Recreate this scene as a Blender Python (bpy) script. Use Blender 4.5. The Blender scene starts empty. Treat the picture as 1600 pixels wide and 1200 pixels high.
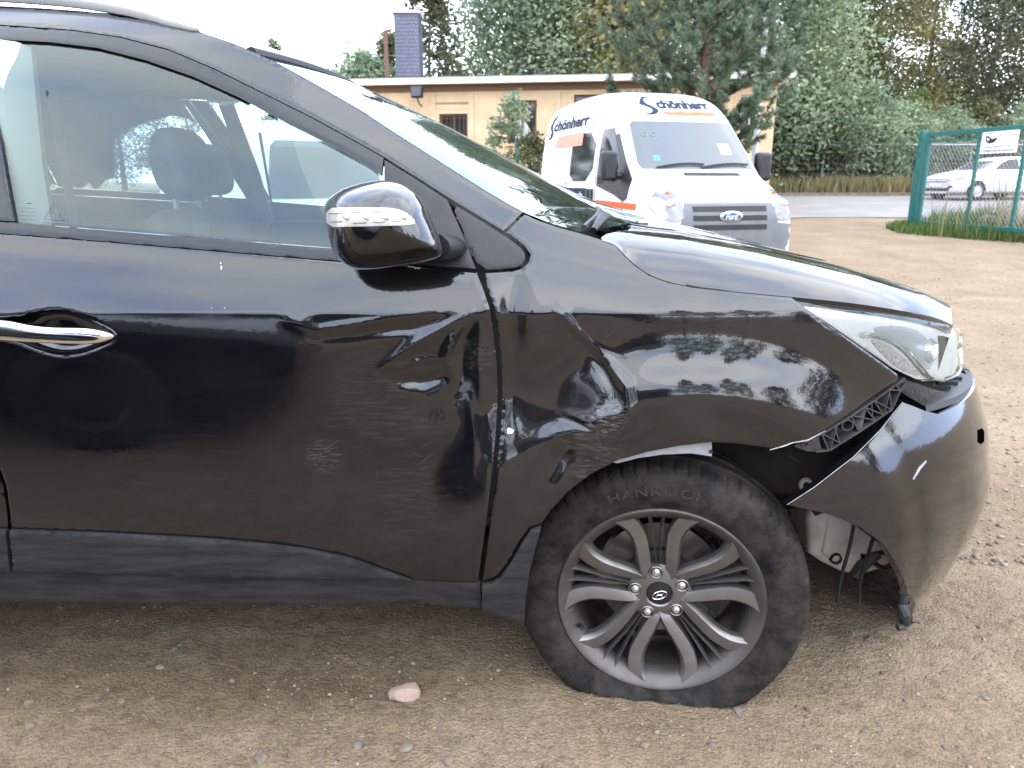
import bpy, bmesh, math, random
import numpy as np
from mathutils import Vector, Matrix
from mathutils.geometry import delaunay_2d_cdt
from mathutils.bvhtree import BVHTree

R = math.radians
scene = bpy.context.scene
COL = scene.collection

# ------------------------------------------------------------------ camera
F_PX, PITCH, CAM_H = 1160.0, R(15.2), 1.21
cam_d = bpy.data.cameras.new('camera')
cam_d.sensor_width = 36.0
cam_d.lens = F_PX / 1600.0 * 36.0
cam_d.clip_start, cam_d.clip_end = 0.05, 3000.0
cam_d.dof.use_dof = True
cam_d.dof.focus_distance = 1.75
cam_d.dof.aperture_fstop = 7.0
cam = bpy.data.objects.new('camera', cam_d)
COL.objects.link(cam)
cam.location = (0, 0, CAM_H)
cam.rotation_euler = (math.pi / 2 - PITCH, 0, 0)
scene.camera = cam

# ------------------------------------------------------------------ world: bright overcast
SUN_EL, SUN_AZ = R(48), R(128)     # azimuth measured from +Y towards +X
world = bpy.data.worlds.new('World')
scene.world = world
world.use_nodes = True
wn, wl = world.node_tree.nodes, world.node_tree.links
wn.clear()
w_out = wn.new('ShaderNodeOutputWorld')
w_bg = wn.new('ShaderNodeBackground'); w_bg.inputs[1].default_value = 0.12
w_sky = wn.new('ShaderNodeTexSky'); w_sky.sky_type = 'NISHITA'; w_sky.sun_disc = False
w_sky.sun_elevation = SUN_EL; w_sky.sun_rotation = SUN_AZ
w_sky.air_density = 1.0; w_sky.dust_density = 2.5
w_tc = wn.new('ShaderNodeTexCoord')
w_map = wn.new('ShaderNodeMapping'); w_map.inputs['Scale'].default_value = (1.0, 1.0, 2.6)
w_map.inputs['Location'].default_value = (0.35, 0.9, 0.2)
w_n = wn.new('ShaderNodeTexNoise'); w_n.inputs['Scale'].default_value = 2.1
w_n.inputs['Detail'].default_value = 5.0; w_n.inputs['Roughness'].default_value = 0.5
w_r = wn.new('ShaderNodeValToRGB')
w_r.color_ramp.elements[0].position = 0.38; w_r.color_ramp.elements[0].color = (0.53, 0.65, 0.96, 1)
w_r.color_ramp.elements[1].position = 0.60; w_r.color_ramp.elements[1].color = (0.95, 1.0, 1.06, 1)
w_s = wn.new('ShaderNodeVectorMath'); w_s.operation = 'SCALE'; w_s.inputs['Scale'].default_value = 23.5
w_m = wn.new('ShaderNodeMix'); w_m.data_type = 'RGBA'; w_m.inputs['Factor'].default_value = 0.86
wl.new(w_tc.outputs['Generated'], w_map.inputs['Vector'])
wl.new(w_map.outputs['Vector'], w_n.inputs['Vector'])
wl.new(w_n.outputs['Fac'], w_r.inputs['Fac'])
wl.new(w_r.outputs['Color'], w_s.inputs[0])
wl.new(w_sky.outputs['Color'], w_m.inputs['A'])
wl.new(w_s.outputs['Vector'], w_m.inputs['B'])
wl.new(w_m.outputs['Result'], w_bg.inputs['Color'])
wl.new(w_bg.outputs['Background'], w_out.inputs['Surface'])

sun_d = bpy.data.lights.new('sun', 'SUN')
sun_d.energy = 1.3; sun_d.angle = R(95); sun_d.color = (1.0, 0.95, 0.88)
sun = bpy.data.objects.new('sun', sun_d)
COL.objects.link(sun)
sdir = Vector((math.sin(SUN_AZ) * math.cos(SUN_EL), math.cos(SUN_AZ) * math.cos(SUN_EL), math.sin(SUN_EL)))
sun.rotation_euler = (-sdir).to_track_quat('-Z', 'Y').to_euler()
sun.location = sdir * 30

vs = scene.view_settings
vs.view_transform = 'Standard'; vs.look = 'None'; vs.exposure = 1.05; vs.gamma = 1.0
vs.use_curve_mapping = False
scene.cycles.use_denoising = True
scene.cycles.max_bounces = 10
scene.cycles.transparent_max_bounces = 16
scene.cycles.caustics_reflective = False
scene.cycles.caustics_refractive = False

# ------------------------------------------------------------------ pixel helpers (photo is 1600 x 1200)
CP, SP = math.cos(PITCH), math.sin(PITCH)
def ray(px, py):
    a, b = (px - 800) / F_PX, -(py - 600) / F_PX
    return np.array((a, CP + b * SP, -SP + b * CP))
def at_y(px, py, y):
    d = ray(px, py)
    return np.array((0, 0, CAM_H)) + d * (y / d[1])
def proj(p):
    v = np.asarray(p, float) - np.array((0, 0, CAM_H))
    dep = v[1] * CP - v[2] * SP
    return 800 + F_PX * v[0] / dep, 600 - F_PX * (v[1] * SP + v[2] * CP) / dep
def sstep(a, b, x):
    t = np.clip((np.asarray(x, float) - a) / (b - a), 0, 1)
    return t * t * (3 - 2 * t)
def lerp(a, b, t): return a + (b - a) * t

def gz(x, y):
    """height of the yard: level near the parked cars, climbing to the road"""
    x = np.asarray(x, float); y = np.asarray(y, float)
    s = np.clip((y - 10.0) / 1.6, -30, 30)
    z = 0.036 * 1.6 * np.log1p(np.exp(s))
    z = 0.78 - np.log1p(np.exp(np.clip((0.78 - z) / .08, -30, 60))) * .08
    dip = -0.13 * sstep(4.5, 8.5, y) * (1 - sstep(11, 16, y))
    return np.minimum(z, 0.78) + dip
def on_ground(px, py):
    d = ray(px, py)
    t = np.linspace(0.8, 200, 40000)
    z = CAM_H + d[2] * t
    k = np.argmax(z <= gz(d[0] * t, d[1] * t))
    return np.array((d[0] * t[k], d[1] * t[k], z[k]))

# ------------------------------------------------------------------ object helpers
def link(o, parent=None):
    COL.objects.link(o)
    if parent is not None:
        o.parent = parent
    return o
def thing(name, label, cat, loc=(0, 0, 0), rz=0.0, group=None):
    o = bpy.data.objects.new(name, None)
    o.empty_display_size = 0.1
    o.location = loc; o.rotation_euler = (0, 0, rz)
    o['label'] = label; o['category'] = cat
    if group: o['group'] = group
    return link(o)
def tag(o, label=None, cat=None, group=None, kind=None):
    if label: o['label'] = label
    if cat: o['category'] = cat
    if group: o['group'] = group
    if kind: o['kind'] = kind
    return o
def part(name, parent):
    o = bpy.data.objects.new(name, None)
    o.empty_display_size = 0.05
    return link(o, parent)
def me(name, V, Fc, mat=None, smooth=True, sharp=None):
    m = bpy.data.meshes.new(name)
    V = np.asarray(V, dtype=np.float64).reshape(-1, 3)
    m.from_pydata(V.tolist(), [], [tuple(int(i) for i in f) for f in Fc])
    if mat is not None: m.materials.append(mat)
    if smooth:
        m.polygons.foreach_set('use_smooth', [True] * len(m.polygons))
        if sharp: m.set_sharp_from_angle(angle=R(sharp))
    m.update()
    return m
def ob(name, V, Fc, mat=None, parent=None, smooth=True, sharp=35, world=None, fix=False):
    """one mesh object; world=True: coordinates are world ones although parented"""
    m = me(name, V, Fc, mat, smooth, sharp)
    if fix:
        bm = bmesh.new(); bm.from_mesh(m)
        bmesh.ops.recalc_face_normals(bm, faces=bm.faces)
        bm.to_mesh(m); bm.free()
    o = bpy.data.objects.new(name, m)
    link(o, parent)
    if world and parent is not None:
        o.matrix_parent_inverse = winv(parent)
    return o
def wmat(o):
    m = Matrix.LocRotScale(o.location, o.rotation_euler, o.scale)
    return m if o.parent is None else wmat(o.parent) @ o.matrix_parent_inverse @ m
def winv(p): return wmat(p).inverted()
def quads_fast(name, V, nq, mat, tint=None, parent=None, k=4):
    """big soup of k-gons: V is (nq*k,3); optional per-face tint"""
    m = bpy.data.meshes.new(name)
    V = np.asarray(V, np.float32).reshape(-1, 3)
    m.vertices.add(len(V)); m.vertices.foreach_set('co', V.ravel())
    m.loops.add(len(V)); m.loops.foreach_set('vertex_index', np.arange(len(V), dtype=np.int32))
    m.polygons.add(nq)
    m.polygons.foreach_set('loop_start', np.arange(0, nq * k, k, dtype=np.int32))
    if tint is not None:
        a = m.attributes.new('tint', 'FLOAT', 'FACE'); a.data.foreach_set('value', np.asarray(tint, np.float32))
    m.materials.append(mat)
    m.update(calc_edges=True)
    o = bpy.data.objects.new(name, m)
    return link(o, parent)

class MB:
    """collects simple solids into one mesh"""
    def __init__(s): s.V = []; s.F = []
    def add(s, V, Fc):
        n = len(s.V); s.V += [tuple(v) for v in V]; s.F += [tuple(i + n for i in f) for f in Fc]; return s
    def box(s, a, b):
        x0, y0, z0 = a; x1, y1, z1 = b
        return s.add([(x0, y0, z0), (x1, y0, z0), (x1, y1, z0), (x0, y1, z0), (x0, y0, z1), (x1, y0, z1), (x1, y1, z1), (x0, y1, z1)],
                     [(0, 3, 2, 1), (4, 5, 6, 7), (0, 1, 5, 4), (1, 2, 6, 5), (2, 3, 7, 6), (3, 0, 4, 7)])
    def bar(s, p, q, w, h, up=(0, 0, 1)):
        p = Vector(p); q = Vector(q); d = (q - p).normalized()
        sx = d.cross(Vector(up))
        if sx.length < 1e-4: sx = d.cross(Vector((1, 0, 0)))
        sx.normalize(); sy = sx.cross(d)
        V = []
        for c in (p, q):
            for a, b in ((-1, -1), (1, -1), (1, 1), (-1, 1)): V.append(c + sx * a * w / 2 + sy * b * h / 2)
        return s.add(V, [(0, 3, 2, 1), (4, 5, 6, 7), (0, 1, 5, 4), (1, 2, 6, 5), (2, 3, 7, 6), (3, 0, 4, 7)])
    def tube(s, P, r, n=8, cap=True, flat=1.0):
        P = [Vector(p) for p in P]; m = len(P)
        rr = r if hasattr(r, '__len__') else [r] * m
        V = []; Fc = []; up = Vector((0.13, 0.07, 1)).normalized()
        for i in range(m):
            d = (P[min(i + 1, m - 1)] - P[max(i - 1, 0)]).normalized()
            sx = d.cross(up)
            if sx.length < 1e-3: sx = d.cross(Vector((1, 0, 0)))
            sx.normalize(); sy = sx.cross(d)
            for k in range(n):
                a = 2 * math.pi * k / n
                V.append(P[i] + (sx * math.cos(a) + sy * math.sin(a) * flat) * rr[i])
        for i in range(m - 1):
            for k in range(n):
                k2 = (k + 1) % n
                Fc.append((i * n + k, i * n + k2, (i + 1) * n + k2, (i + 1) * n + k))
        if cap:
            Fc.append(tuple(range(n))[::-1]); Fc.append(tuple((m - 1) * n + k for k in range(n)))
        return s.add(V, Fc)
    def lathe(s, prof, n=48, c=(0, 0, 0), axis='y', closed=False):
        V = []; Fc = []; m = len(prof)
        for k in range(n):
            a = 2 * math.pi * k / n; ca, sa = math.cos(a), math.sin(a)
            for r, h in prof:
                V.append((c[0] + r * ca, c[1] + h, c[2] + r * sa) if axis == 'y' else
                         (c[0] + h, c[1] + r * ca, c[2] + r * sa) if axis == 'x' else (c[0] + r * ca, c[1] + r * sa, c[2] + h))
        for k in range(n):
            k2 = (k + 1) % n
            for i in range(m - 1 if not closed else m):
                j = (i + 1) % m
                Fc.append((k * m + i, k2 * m + i, k2 * m + j, k * m + j))
        return s.add(V, Fc)
    def prism(s, pts, axis, a, b):
        """polygon pts in the plane normal to axis, extruded from a to b"""
        n = len(pts)
        def P(u, v, w): return (w, u, v) if axis == 'x' else (u, w, v) if axis == 'y' else (u, v, w)
        V = [P(u, v, a) for u, v in pts] + [P(u, v, b) for u, v in pts]
        Fc = [tuple(range(n)), tuple(range(2 * n - 1, n - 1, -1))]
        for i in range(n):
            j = (i + 1) % n; Fc.append((i, i + n, j + n, j))
        return s.add(V, Fc)
    def build(s, name, mat, parent=None, smooth=True, sharp=35, world=False, fix=True, bevel=0.0, seg=2):
        o = ob(name, s.V, s.F, mat, parent, smooth, sharp, world, fix)
        if bevel:
            b = o.modifiers.new('bevel', 'BEVEL'); b.width = bevel; b.segments = seg; b.limit_method = 'ANGLE'; b.angle_limit = R(40)
            b.harden_normals = False
        return o

def resample(P, step, closed=True):
    P = [np.asarray(p, float) for p in P]; out = []
    n = len(P)
    for i in range(n if closed else n - 1):
        a, b = P[i], P[(i + 1) % n]
        k = max(1, int(math.ceil(np.linalg.norm(b - a) / step)))
        for j in range(k): out.append(a + (b - a) * j / k)
    if not closed: out.append(P[-1])
    return np.array(out)
def smooth_poly(P, closed=False, it=2):
    """Chaikin corner cutting"""
    P = [np.asarray(p, float) for p in P]
    for _ in range(it):
        Q = [] if closed else [P[0]]
        for i in range(len(P) if closed else len(P) - 1):
            a, b = P[i], P[(i + 1) % len(P)]
            Q += [a * .75 + b * .25, a * .25 + b * .75]
        if not closed: Q.append(P[-1])
        P = Q
    return P
def inside(poly, X, Y):
    poly = np.asarray(poly); X = np.asarray(X); Y = np.asarray(Y)
    r = np.zeros(X.shape, bool); n = len(poly)
    for i in range(n):
        x0, y0 = poly[i]; x1, y1 = poly[(i + 1) % n]
        if y0 == y1: continue
        c = ((y0 > Y) != (y1 > Y)) & (X < (x1 - x0) * (Y - y0) / (y1 - y0) + x0)
        r ^= c
    return r
def fill(outline, du, dv, step=None, holes=()):
    """triangulated region: returns uv (n,2), tris, boundary edges (oriented as in tris)"""
    step = step or min(du, dv) * 1.5
    B = resample(outline, step)
    loops = [B] + [resample(h, step) for h in holes]
    lo, hi = B.min(0), B.max(0)
    gu = np.arange(lo[0], hi[0], du); gv = np.arange(lo[1], hi[1], dv)
    U, V = np.meshgrid(gu, gv); U = U + (np.arange(len(gv)) % 2)[:, None] * du * .5
    U, V = U.ravel(), V.ravel()
    k = inside(B, U, V)
    for h in loops[1:]: k &= ~inside(h, U, V)
    U, V = U[k], V[k]
    allB = np.concatenate(loops)
    keep = np.ones(len(U), bool)
    for c in range(0, len(U), 2000):
        sl = slice(c, c + 2000)
        d = np.min(((U[sl, None] - allB[None, :, 0]) / du) ** 2 + ((V[sl, None] - allB[None, :, 1]) / dv) ** 2, axis=1)
        keep[sl] = d > 0.3
    U, V = U[keep], V[keep]
    pts = [Vector((float(x), float(y))) for x, y in np.concatenate([allB, np.stack([U, V], 1)])]
    E = []; o = 0
    for L in loops:
        n = len(L); E += [(o + i, o + (i + 1) % n) for i in range(n)]; o += n
    r = delaunay_2d_cdt(pts, E, [], 0, 1e-7)
    uv = np.array([(p.x, p.y) for p in r[0]]); T = np.array(r[2], dtype=int)
    c = uv[T].mean(1)
    k = inside(B, c[:, 0], c[:, 1])
    for h in loops[1:]: k &= ~inside(h, c[:, 0], c[:, 1])
    T = T[k]
    a = uv[T]; cr = (a[:, 1, 0] - a[:, 0, 0]) * (a[:, 2, 1] - a[:, 0, 1]) - (a[:, 1, 1] - a[:, 0, 1]) * (a[:, 2, 0] - a[:, 0, 0])
    T = T[np.abs(cr) > 1e-12]; cr = cr[np.abs(cr) > 1e-12]
    T[cr < 0] = T[cr < 0][:, ::-1]
    es = {}
    for t in T.tolist():
        for i in range(3):
            e = (t[i], t[(i + 1) % 3])
            if (e[1], e[0]) in es: del es[(e[1], e[0])]
            else: es[e] = 1
    return uv, T, list(es)
def panel(name, outline, fmap, mat, parent, du=.01, dv=.006, flange=(0, .014, 0), holes=(), drop=.0012, world=True, step=None, sharp=38, mirror=None):
    """sheet over the region, mapped to 3D by fmap(U,V)->(X,Y,Z), with a turned-in rim"""
    uv, T, be = fill(outline, du, dv, step, holes)
    P = np.stack(fmap(uv[:, 0], uv[:, 1]), 1)
    fl = np.asarray(flange, float); n = len(P)
    bi = sorted({i for e in be for i in e})
    idx = {b: n + i for i, b in enumerate(bi)}
    if drop: P[bi] += fl / max(1e-9, np.linalg.norm(fl)) * drop
    V = np.concatenate([P, P[bi] + fl])
    Fc = T.tolist() + [(b, a, idx[a], idx[b]) for a, b in be]
    # (u,v) = (x,z) seen from -y : counter-clockwise there faces the viewer
    if mirror is not None:
        V = V.copy(); V[:, 1] = 2 * mirror - V[:, 1]
        Fc = [tuple(reversed(f)) for f in Fc]
    return ob(name, V, Fc, mat, parent, True, sharp, world)

# ------------------------------------------------------------------ materials
MATS = {}
def pmat(name, col, rough=.5, metal=0.0, var=.0, vscale=6.0, bump=0.0, bscale=60.0, coat=0.0, spec=.5, col2=None, rvar=0.0, emit=None, trans=0.0, ior=1.45, detail=6.0, stretch=None, alpha=None):
    if name in MATS: return MATS[name]
    m = bpy.data.materials.new(name); m.use_nodes = True
    nt = m.node_tree; N, L = nt.nodes, nt.links
    b = N['Principled BSDF']
    b.inputs['Base Color'].default_value = (*col, 1); b.inputs['Roughness'].default_value = rough
    b.inputs['Metallic'].default_value = metal; b.inputs['Specular IOR Level'].default_value = spec
    b.inputs['Coat Weight'].default_value = coat; b.inputs['Coat Roughness'].default_value = .03
    b.inputs['IOR'].default_value = ior; b.inputs['Transmission Weight'].default_value = trans
    if var or col2 or rvar or bump:
        tc = N.new('ShaderNodeTexCoord'); mp = N.new('ShaderNodeMapping')
        if stretch: mp.inputs['Scale'].default_value = stretch
        L.new(tc.outputs['Object'], mp.inputs['Vector'])
    if var or col2 or rvar:
        no = N.new('ShaderNodeTexNoise'); no.inputs['Scale'].default_value = vscale; no.inputs['Detail'].default_value = detail
        no.inputs['Roughness'].default_value = .62
        L.new(mp.outputs['Vector'], no.inputs['Vector'])
        if var or col2:
            rp = N.new('ShaderNodeValToRGB')
            c2 = col2 or tuple(min(1, c * (1 + var)) for c in col); c1 = col if col2 else tuple(c * (1 - var) for c in col)
            rp.color_ramp.elements[0].position = .34; rp.color_ramp.elements[0].color = (*c1, 1)
            rp.color_ramp.elements[1].position = .68; rp.color_ramp.elements[1].color = (*c2, 1)
            L.new(no.outputs['Fac'], rp.inputs['Fac']); L.new(rp.outputs['Color'], b.inputs['Base Color'])
        if rvar:
            mr = N.new('ShaderNodeMapRange'); mr.inputs['From Min'].default_value = .3; mr.inputs['From Max'].default_value = .7
            mr.inputs['To Min'].default_value = max(.01, rough - rvar); mr.inputs['To Max'].default_value = min(1, rough + rvar)
            L.new(no.outputs['Fac'], mr.inputs['Value']); L.new(mr.outputs['Result'], b.inputs['Roughness'])
    if bump:
        n2 = N.new('ShaderNodeTexNoise'); n2.inputs['Scale'].default_value = bscale; n2.inputs['Detail'].default_value = 5
        L.new(mp.outputs['Vector'], n2.inputs['Vector'])
        bp = N.new('ShaderNodeBump'); bp.inputs['Strength'].default_value = bump; bp.inputs['Distance'].default_value = .01
        L.new(n2.outputs['Fac'], bp.inputs['Height']); L.new(bp.outputs['Normal'], b.inputs['Normal'])
    if emit:
        b.inputs['Emission Color'].default_value = (*emit[0], 1); b.inputs['Emission Strength'].default_value = emit[1]
    MATS[name] = m
    return m
def glass_mat(name, tint, ior=1.6, film=0.0, rough=0.0, filmcol=(.5, .55, .55)):
    """a thin pane: tinted view through, mirror by fresnel, a film of dust"""
    if name in MATS: return MATS[name]
    m = bpy.data.materials.new(name); m.use_nodes = True
    nt = m.node_tree; N, L = nt.nodes, nt.links; N.clear()
    out = N.new('ShaderNodeOutputMaterial')
    tr = N.new('ShaderNodeBsdfTransparent'); tr.inputs['Color'].default_value = (*tint, 1)
    gl = N.new('ShaderNodeBsdfGlossy'); gl.inputs['Roughness'].default_value = rough; gl.inputs['Color'].default_value = (.90, 1.0, .97, 1)
    fr = N.new('ShaderNodeFresnel'); fr.inputs['IOR'].default_value = ior
    mx = N.new('ShaderNodeMixShader')
    L.new(fr.outputs['Fac'], mx.inputs['Fac']); L.new(tr.outputs[0], mx.inputs[1]); L.new(gl.outputs[0], mx.inputs[2])
    last = mx
    if film:
        df = N.new('ShaderNodeBsdfDiffuse'); df.inputs['Color'].default_value = (*filmcol, 1)
        tc = N.new('ShaderNodeTexCoord'); no = N.new('ShaderNodeTexNoise'); no.inputs['Scale'].default_value = 4.0; no.inputs['Detail'].default_value = 8
        mr = N.new('ShaderNodeMapRange'); mr.inputs['From Min'].default_value = .3; mr.inputs['From Max'].default_value = .7
        mr.inputs['To Min'].default_value = film * .5; mr.inputs['To Max'].default_value = film * 1.5
        L.new(tc.outputs['Object'], no.inputs['Vector']); L.new(no.outputs['Fac'], mr.inputs['Value'])
        m2 = N.new('ShaderNodeMixShader'); L.new(mr.outputs['Result'], m2.inputs['Fac'])
        L.new(mx.outputs[0], m2.inputs[1]); L.new(df.outputs[0], m2.inputs[2]); last = m2
    L.new(last.outputs[0], out.inputs['Surface'])
    MATS[name] = m
    return m
def text_geo(body, shear=0.0, bold=0.0, space=1.0, depth=0.0):
    """flat letters: verts normalised to x 0..1 over the line width, y in the same unit; returns V, F, height"""
    cu = bpy.data.curves.new('lettering', 'FONT'); cu.body = body; cu.shear = shear; cu.offset = bold; cu.space_character = space
    cu.resolution_u = 3
    o = bpy.data.objects.new('lettering', cu)
    m = o.to_mesh()
    V = np.array([v.co[:] for v in m.vertices]); Fc = [tuple(p.vertices) for p in m.polygons]
    o.to_mesh_clear(); bpy.data.objects.remove(o); bpy.data.curves.remove(cu)
    lo, hi = V.min(0), V.max(0)
    V = V - lo
    return V[:, :2] / (hi[0] - lo[0]), Fc, (hi[1] - lo[1]) / (hi[0] - lo[0])
# ================================================================== materials of the damaged SUV
def paint_mat(name, spots=()):
    if name in MATS: return MATS[name]
    m = bpy.data.materials.new(name); m.use_nodes = True
    nt = m.node_tree; N, L = nt.nodes, nt.links; b = N['Principled BSDF']
    geo = N.new('ShaderNodeNewGeometry')
    def noise(scale, detail=6, rough=.6, stretch=None):
        n = N.new('ShaderNodeTexNoise'); n.inputs['Scale'].default_value = scale; n.inputs['Detail'].default_value = detail; n.inputs['Roughness'].default_value = rough
        if stretch:
            mp = N.new('ShaderNodeMapping'); mp.inputs['Scale'].default_value = stretch[:3]
            if len(stretch) > 3: mp.inputs['Rotation'].default_value = (0, stretch[3], 0)
            L.new(geo.outputs['Position'], mp.inputs['Vector']); L.new(mp.outputs[0], n.inputs['Vector'])
        else: L.new(geo.outputs['Position'], n.inputs['Vector'])
        return n.outputs['Fac']
    def rng(v, a, b_, c, d):
        r = N.new('ShaderNodeMapRange'); L.new(v, r.inputs['Value'])
        for k, x in zip(('From Min', 'From Max', 'To Min', 'To Max'), (a, b_, c, d)): r.inputs[k].default_value = x
        return r.outputs['Result']
    def mth(op, a, b_):
        n = N.new('ShaderNodeMath'); n.operation = op; n.use_clamp = True
        for i, v in enumerate((a, b_)):
            if isinstance(v, (int, float)): n.inputs[i].default_value = v
            else: L.new(v, n.inputs[i])
        return n.outputs[0]
    dust = rng(noise(3.0), .35, .75, .0, .012)
    fine = rng(noise(140, 3), .45, .75, 0, .002)
    streak = rng(noise(34, 5, .7, (.25, 1, 2.4, .5)), .60, .80, 0, .006)
    fac = mth('ADD', mth('ADD', dust, fine), streak)
    scf = None
    for (c, r, s, ang, amt) in spots:
        d = N.new('ShaderNodeVectorMath'); d.operation = 'DISTANCE'; d.inputs[1].default_value = c
        L.new(geo.outputs['Position'], d.inputs[0])
        w = rng(d.outputs['Value'], r, r * .35, 0, 1)
        k = mth('MULTIPLY', w, rng(noise(s * 3.2, 7, .8, (.12, 1, 1.3, ang)), .50, .74, .0, amt * 1.3))
        scf = k if scf is None else mth('ADD', scf, k)
    if scf is not None: fac = mth('ADD', fac, scf)
    mx = N.new('ShaderNodeMix'); mx.data_type = 'RGBA'
    mx.inputs['A'].default_value = (.0018, .0022, .003, 1); mx.inputs['B'].default_value = (.33, .30, .27, 1)
    L.new(fac, mx.inputs['Factor']); L.new(mx.outputs['Result'], b.inputs['Base Color'])
    b.inputs['Roughness'].default_value = .12
    cw = N.new('ShaderNodeMath'); cw.operation = 'SUBTRACT'; cw.inputs[0].default_value = 1.0; cw.use_clamp = True
    if scf is not None: L.new(scf, cw.inputs[1])
    else: cw.inputs[1].default_value = 0
    L.new(cw.outputs[0], b.inputs['Coat Weight'])
    b.inputs['Coat IOR'].default_value = 1.62; b.inputs['Specular IOR Level'].default_value = .10
    L.new(rng(noise(4, 8, .7), .35, .75, .012, .085), b.inputs['Coat Roughness'])
    bp = N.new('ShaderNodeBump'); bp.inputs['Strength'].default_value = .012; bp.inputs['Distance'].default_value = .01
    L.new(noise(70, 2), bp.inputs['Height']); L.new(bp.outputs[0], b.inputs['Coat Normal'])
    MATS[name] = m
    return m
M_PAINT = paint_mat('black_paint')
M_TRIM = pmat('black_trim', (.012, .013, .015), .42, var=.3, vscale=20, bump=.05, bscale=300)
M_GLOSSTRIM = pmat('gloss_trim', (.012, .013, .015), .16, rvar=.08, vscale=8)
M_CLAD = pmat('grey_cladding', (.009, .0095, .0105), .62, spec=.3, col2=(.030, .0285, .027), vscale=28, bump=.35, bscale=420, stretch=(.25, 1, 1.6), detail=10)
M_PLASTIC = pmat('black_plastic', (.012, .012, .013), .5, col2=(.035, .033, .031), vscale=25, bump=.08, bscale=200)
M_LINER = pmat('wheel_arch_liner', (.006, .006, .006), .8, col2=(.03, .027, .024), vscale=9, bump=.2, bscale=40)
M_SEAL = pmat('rubber_seal', (.008, .008, .009), .6)
M_CHROME = pmat('chrome', (.78, .77, .75), .07, 1.0, rvar=.04, vscale=10)
M_SILVER = pmat('satin_silver', (.62, .62, .61), .28, 1.0, rvar=.08, vscale=12)
M_RAIL = pmat('rail_silver', (.66, .66, .65), .42, .35, rvar=.06)
M_PRIMER = pmat('grey_primer', (.34, .36, .39), .45, col2=(.25, .26, .27), vscale=30)
M_TORN = pmat('torn_edge', (.26, .26, .26), .6, var=.3, vscale=60)
M_RES = pmat('reservoir_plastic', (.52, .50, .45), .45, col2=(.33, .29, .23), vscale=14, bump=.1, bscale=30)
M_RIM = pmat('grey_alloy', (.215, .210, .203), .36, .80, col2=(.145, .134, .122), vscale=14, rvar=.1, bump=.04, bscale=500)
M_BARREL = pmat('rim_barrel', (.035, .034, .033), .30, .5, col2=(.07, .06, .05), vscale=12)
M_DISC = pmat('brake_disc', (.30, .28, .26), .33, 1.0, rvar=.1, vscale=5, stretch=(1, 1, 1))
M_BOLT = pmat('lug_steel', (.62, .61, .58), .28, .9)
M_RUBBER = pmat('tyre_rubber', (.006, .0058, .0058), .78, spec=.22, col2=(.036, .031, .025), vscale=22, bump=.25, bscale=120, detail=9)
M_INT = pmat('interior_trim', (.10, .10, .105), .7, var=.2, vscale=8)
M_INTL = pmat('interior_light_trim', (.42, .42, .41), .8)
M_SEAT = pmat('seat_fabric', (.035, .036, .04), .85, var=.3, vscale=40)
M_SIDEGLASS = glass_mat('green_side_glass', (.70, .84, .82), 1.66, .012, filmcol=(.42, .46, .46))
M_WSGLASS = glass_mat('windscreen_glass', (.60, .72, .70), 1.95, .02, filmcol=(.42, .46, .46))
M_LENS = glass_mat('clear_lens', (.96, .97, .97), 1.5, .03)
M_AMBERLENS = glass_mat('signal_lens', (.93, .90, .84), 1.5)
M_CHIP = pmat('paint_chip', (.66, .60, .52), .7)

# ================================================================== body surface (car points to +x, near flank faces -y)
YC, ZC = 2.41, .954
WX, WZ = .363, .262                       # front hub
RX = WX - 2.64                            # rear hub
_z = np.arange(0, 1.9, .001)
_ks = np.interp(_z, [0, .22, .30, .38, .45, .60, .75, .86, .91, .95, 1.00, 1.06, 1.12, 1.25, 1.40, 1.50, 1.56, 1.62, 1.9],
                [-.25, -.22, -.14, -.12, -.10, -.055, -.028, -.005, .05, .085, .105, .15, .22, .27, .34, .50, .75, 1.2, 2.0])
_g = np.exp(-.5 * (np.arange(-45, 46) / 15.) ** 2); _g /= _g.sum()
_ks = np.convolve(np.pad(_ks, 45, 'edge'), _g, 'valid')
_ks = _ks + .235 / (1 + np.exp(-(_z - ZC) / .0016))
_sec = np.cumsum(_ks) * .001; _sec -= np.interp(ZC, _z, _sec)
def sec(z): return np.interp(z, _z, _sec)
def a_front(z): return .98 - .24 * np.clip(np.asarray(z, float) - .68, 0, 1)
def plan(x, z, a=None, b=.92):
    x = np.asarray(x, float)
    a = a_front(z) if a is None else a
    q = np.clip((x - .3) / a, 0, 1) ** 2.2
    q2 = np.clip((-2.35 - x) / .84, 0, 1) ** 2.6
    return YC - b * np.clip(1 - q - q2, 0, 1) ** (1 / 3)
def flare(x, z):
    o = 0
    for wx in (WX, RX):
        r = np.hypot(np.asarray(x) - wx - .005, np.asarray(z) - .32)
        o = o - .034 * (1 - sstep(.445, .62, r))
    return o * (1 - sstep(.80, .95, z))
DENTS = []       # filled below: (kind, data)
def seg_dist(x, z, P):
    d = np.full(np.shape(x), 9.); tt = np.zeros(np.shape(x)); n = len(P) - 1
    for i in range(n):
        a, b = np.asarray(P[i]), np.asarray(P[i + 1]); v = b - a
        t = np.clip(((x - a[0]) * v[0] + (z - a[1]) * v[1]) / (v @ v), 0, 1)
        e = np.hypot(x - a[0] - t * v[0], z - a[1] - t * v[1])
        k = e < d; d = np.where(k, e, d); tt = np.where(k, (i + t) / n, tt)
    return d, tt
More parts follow.
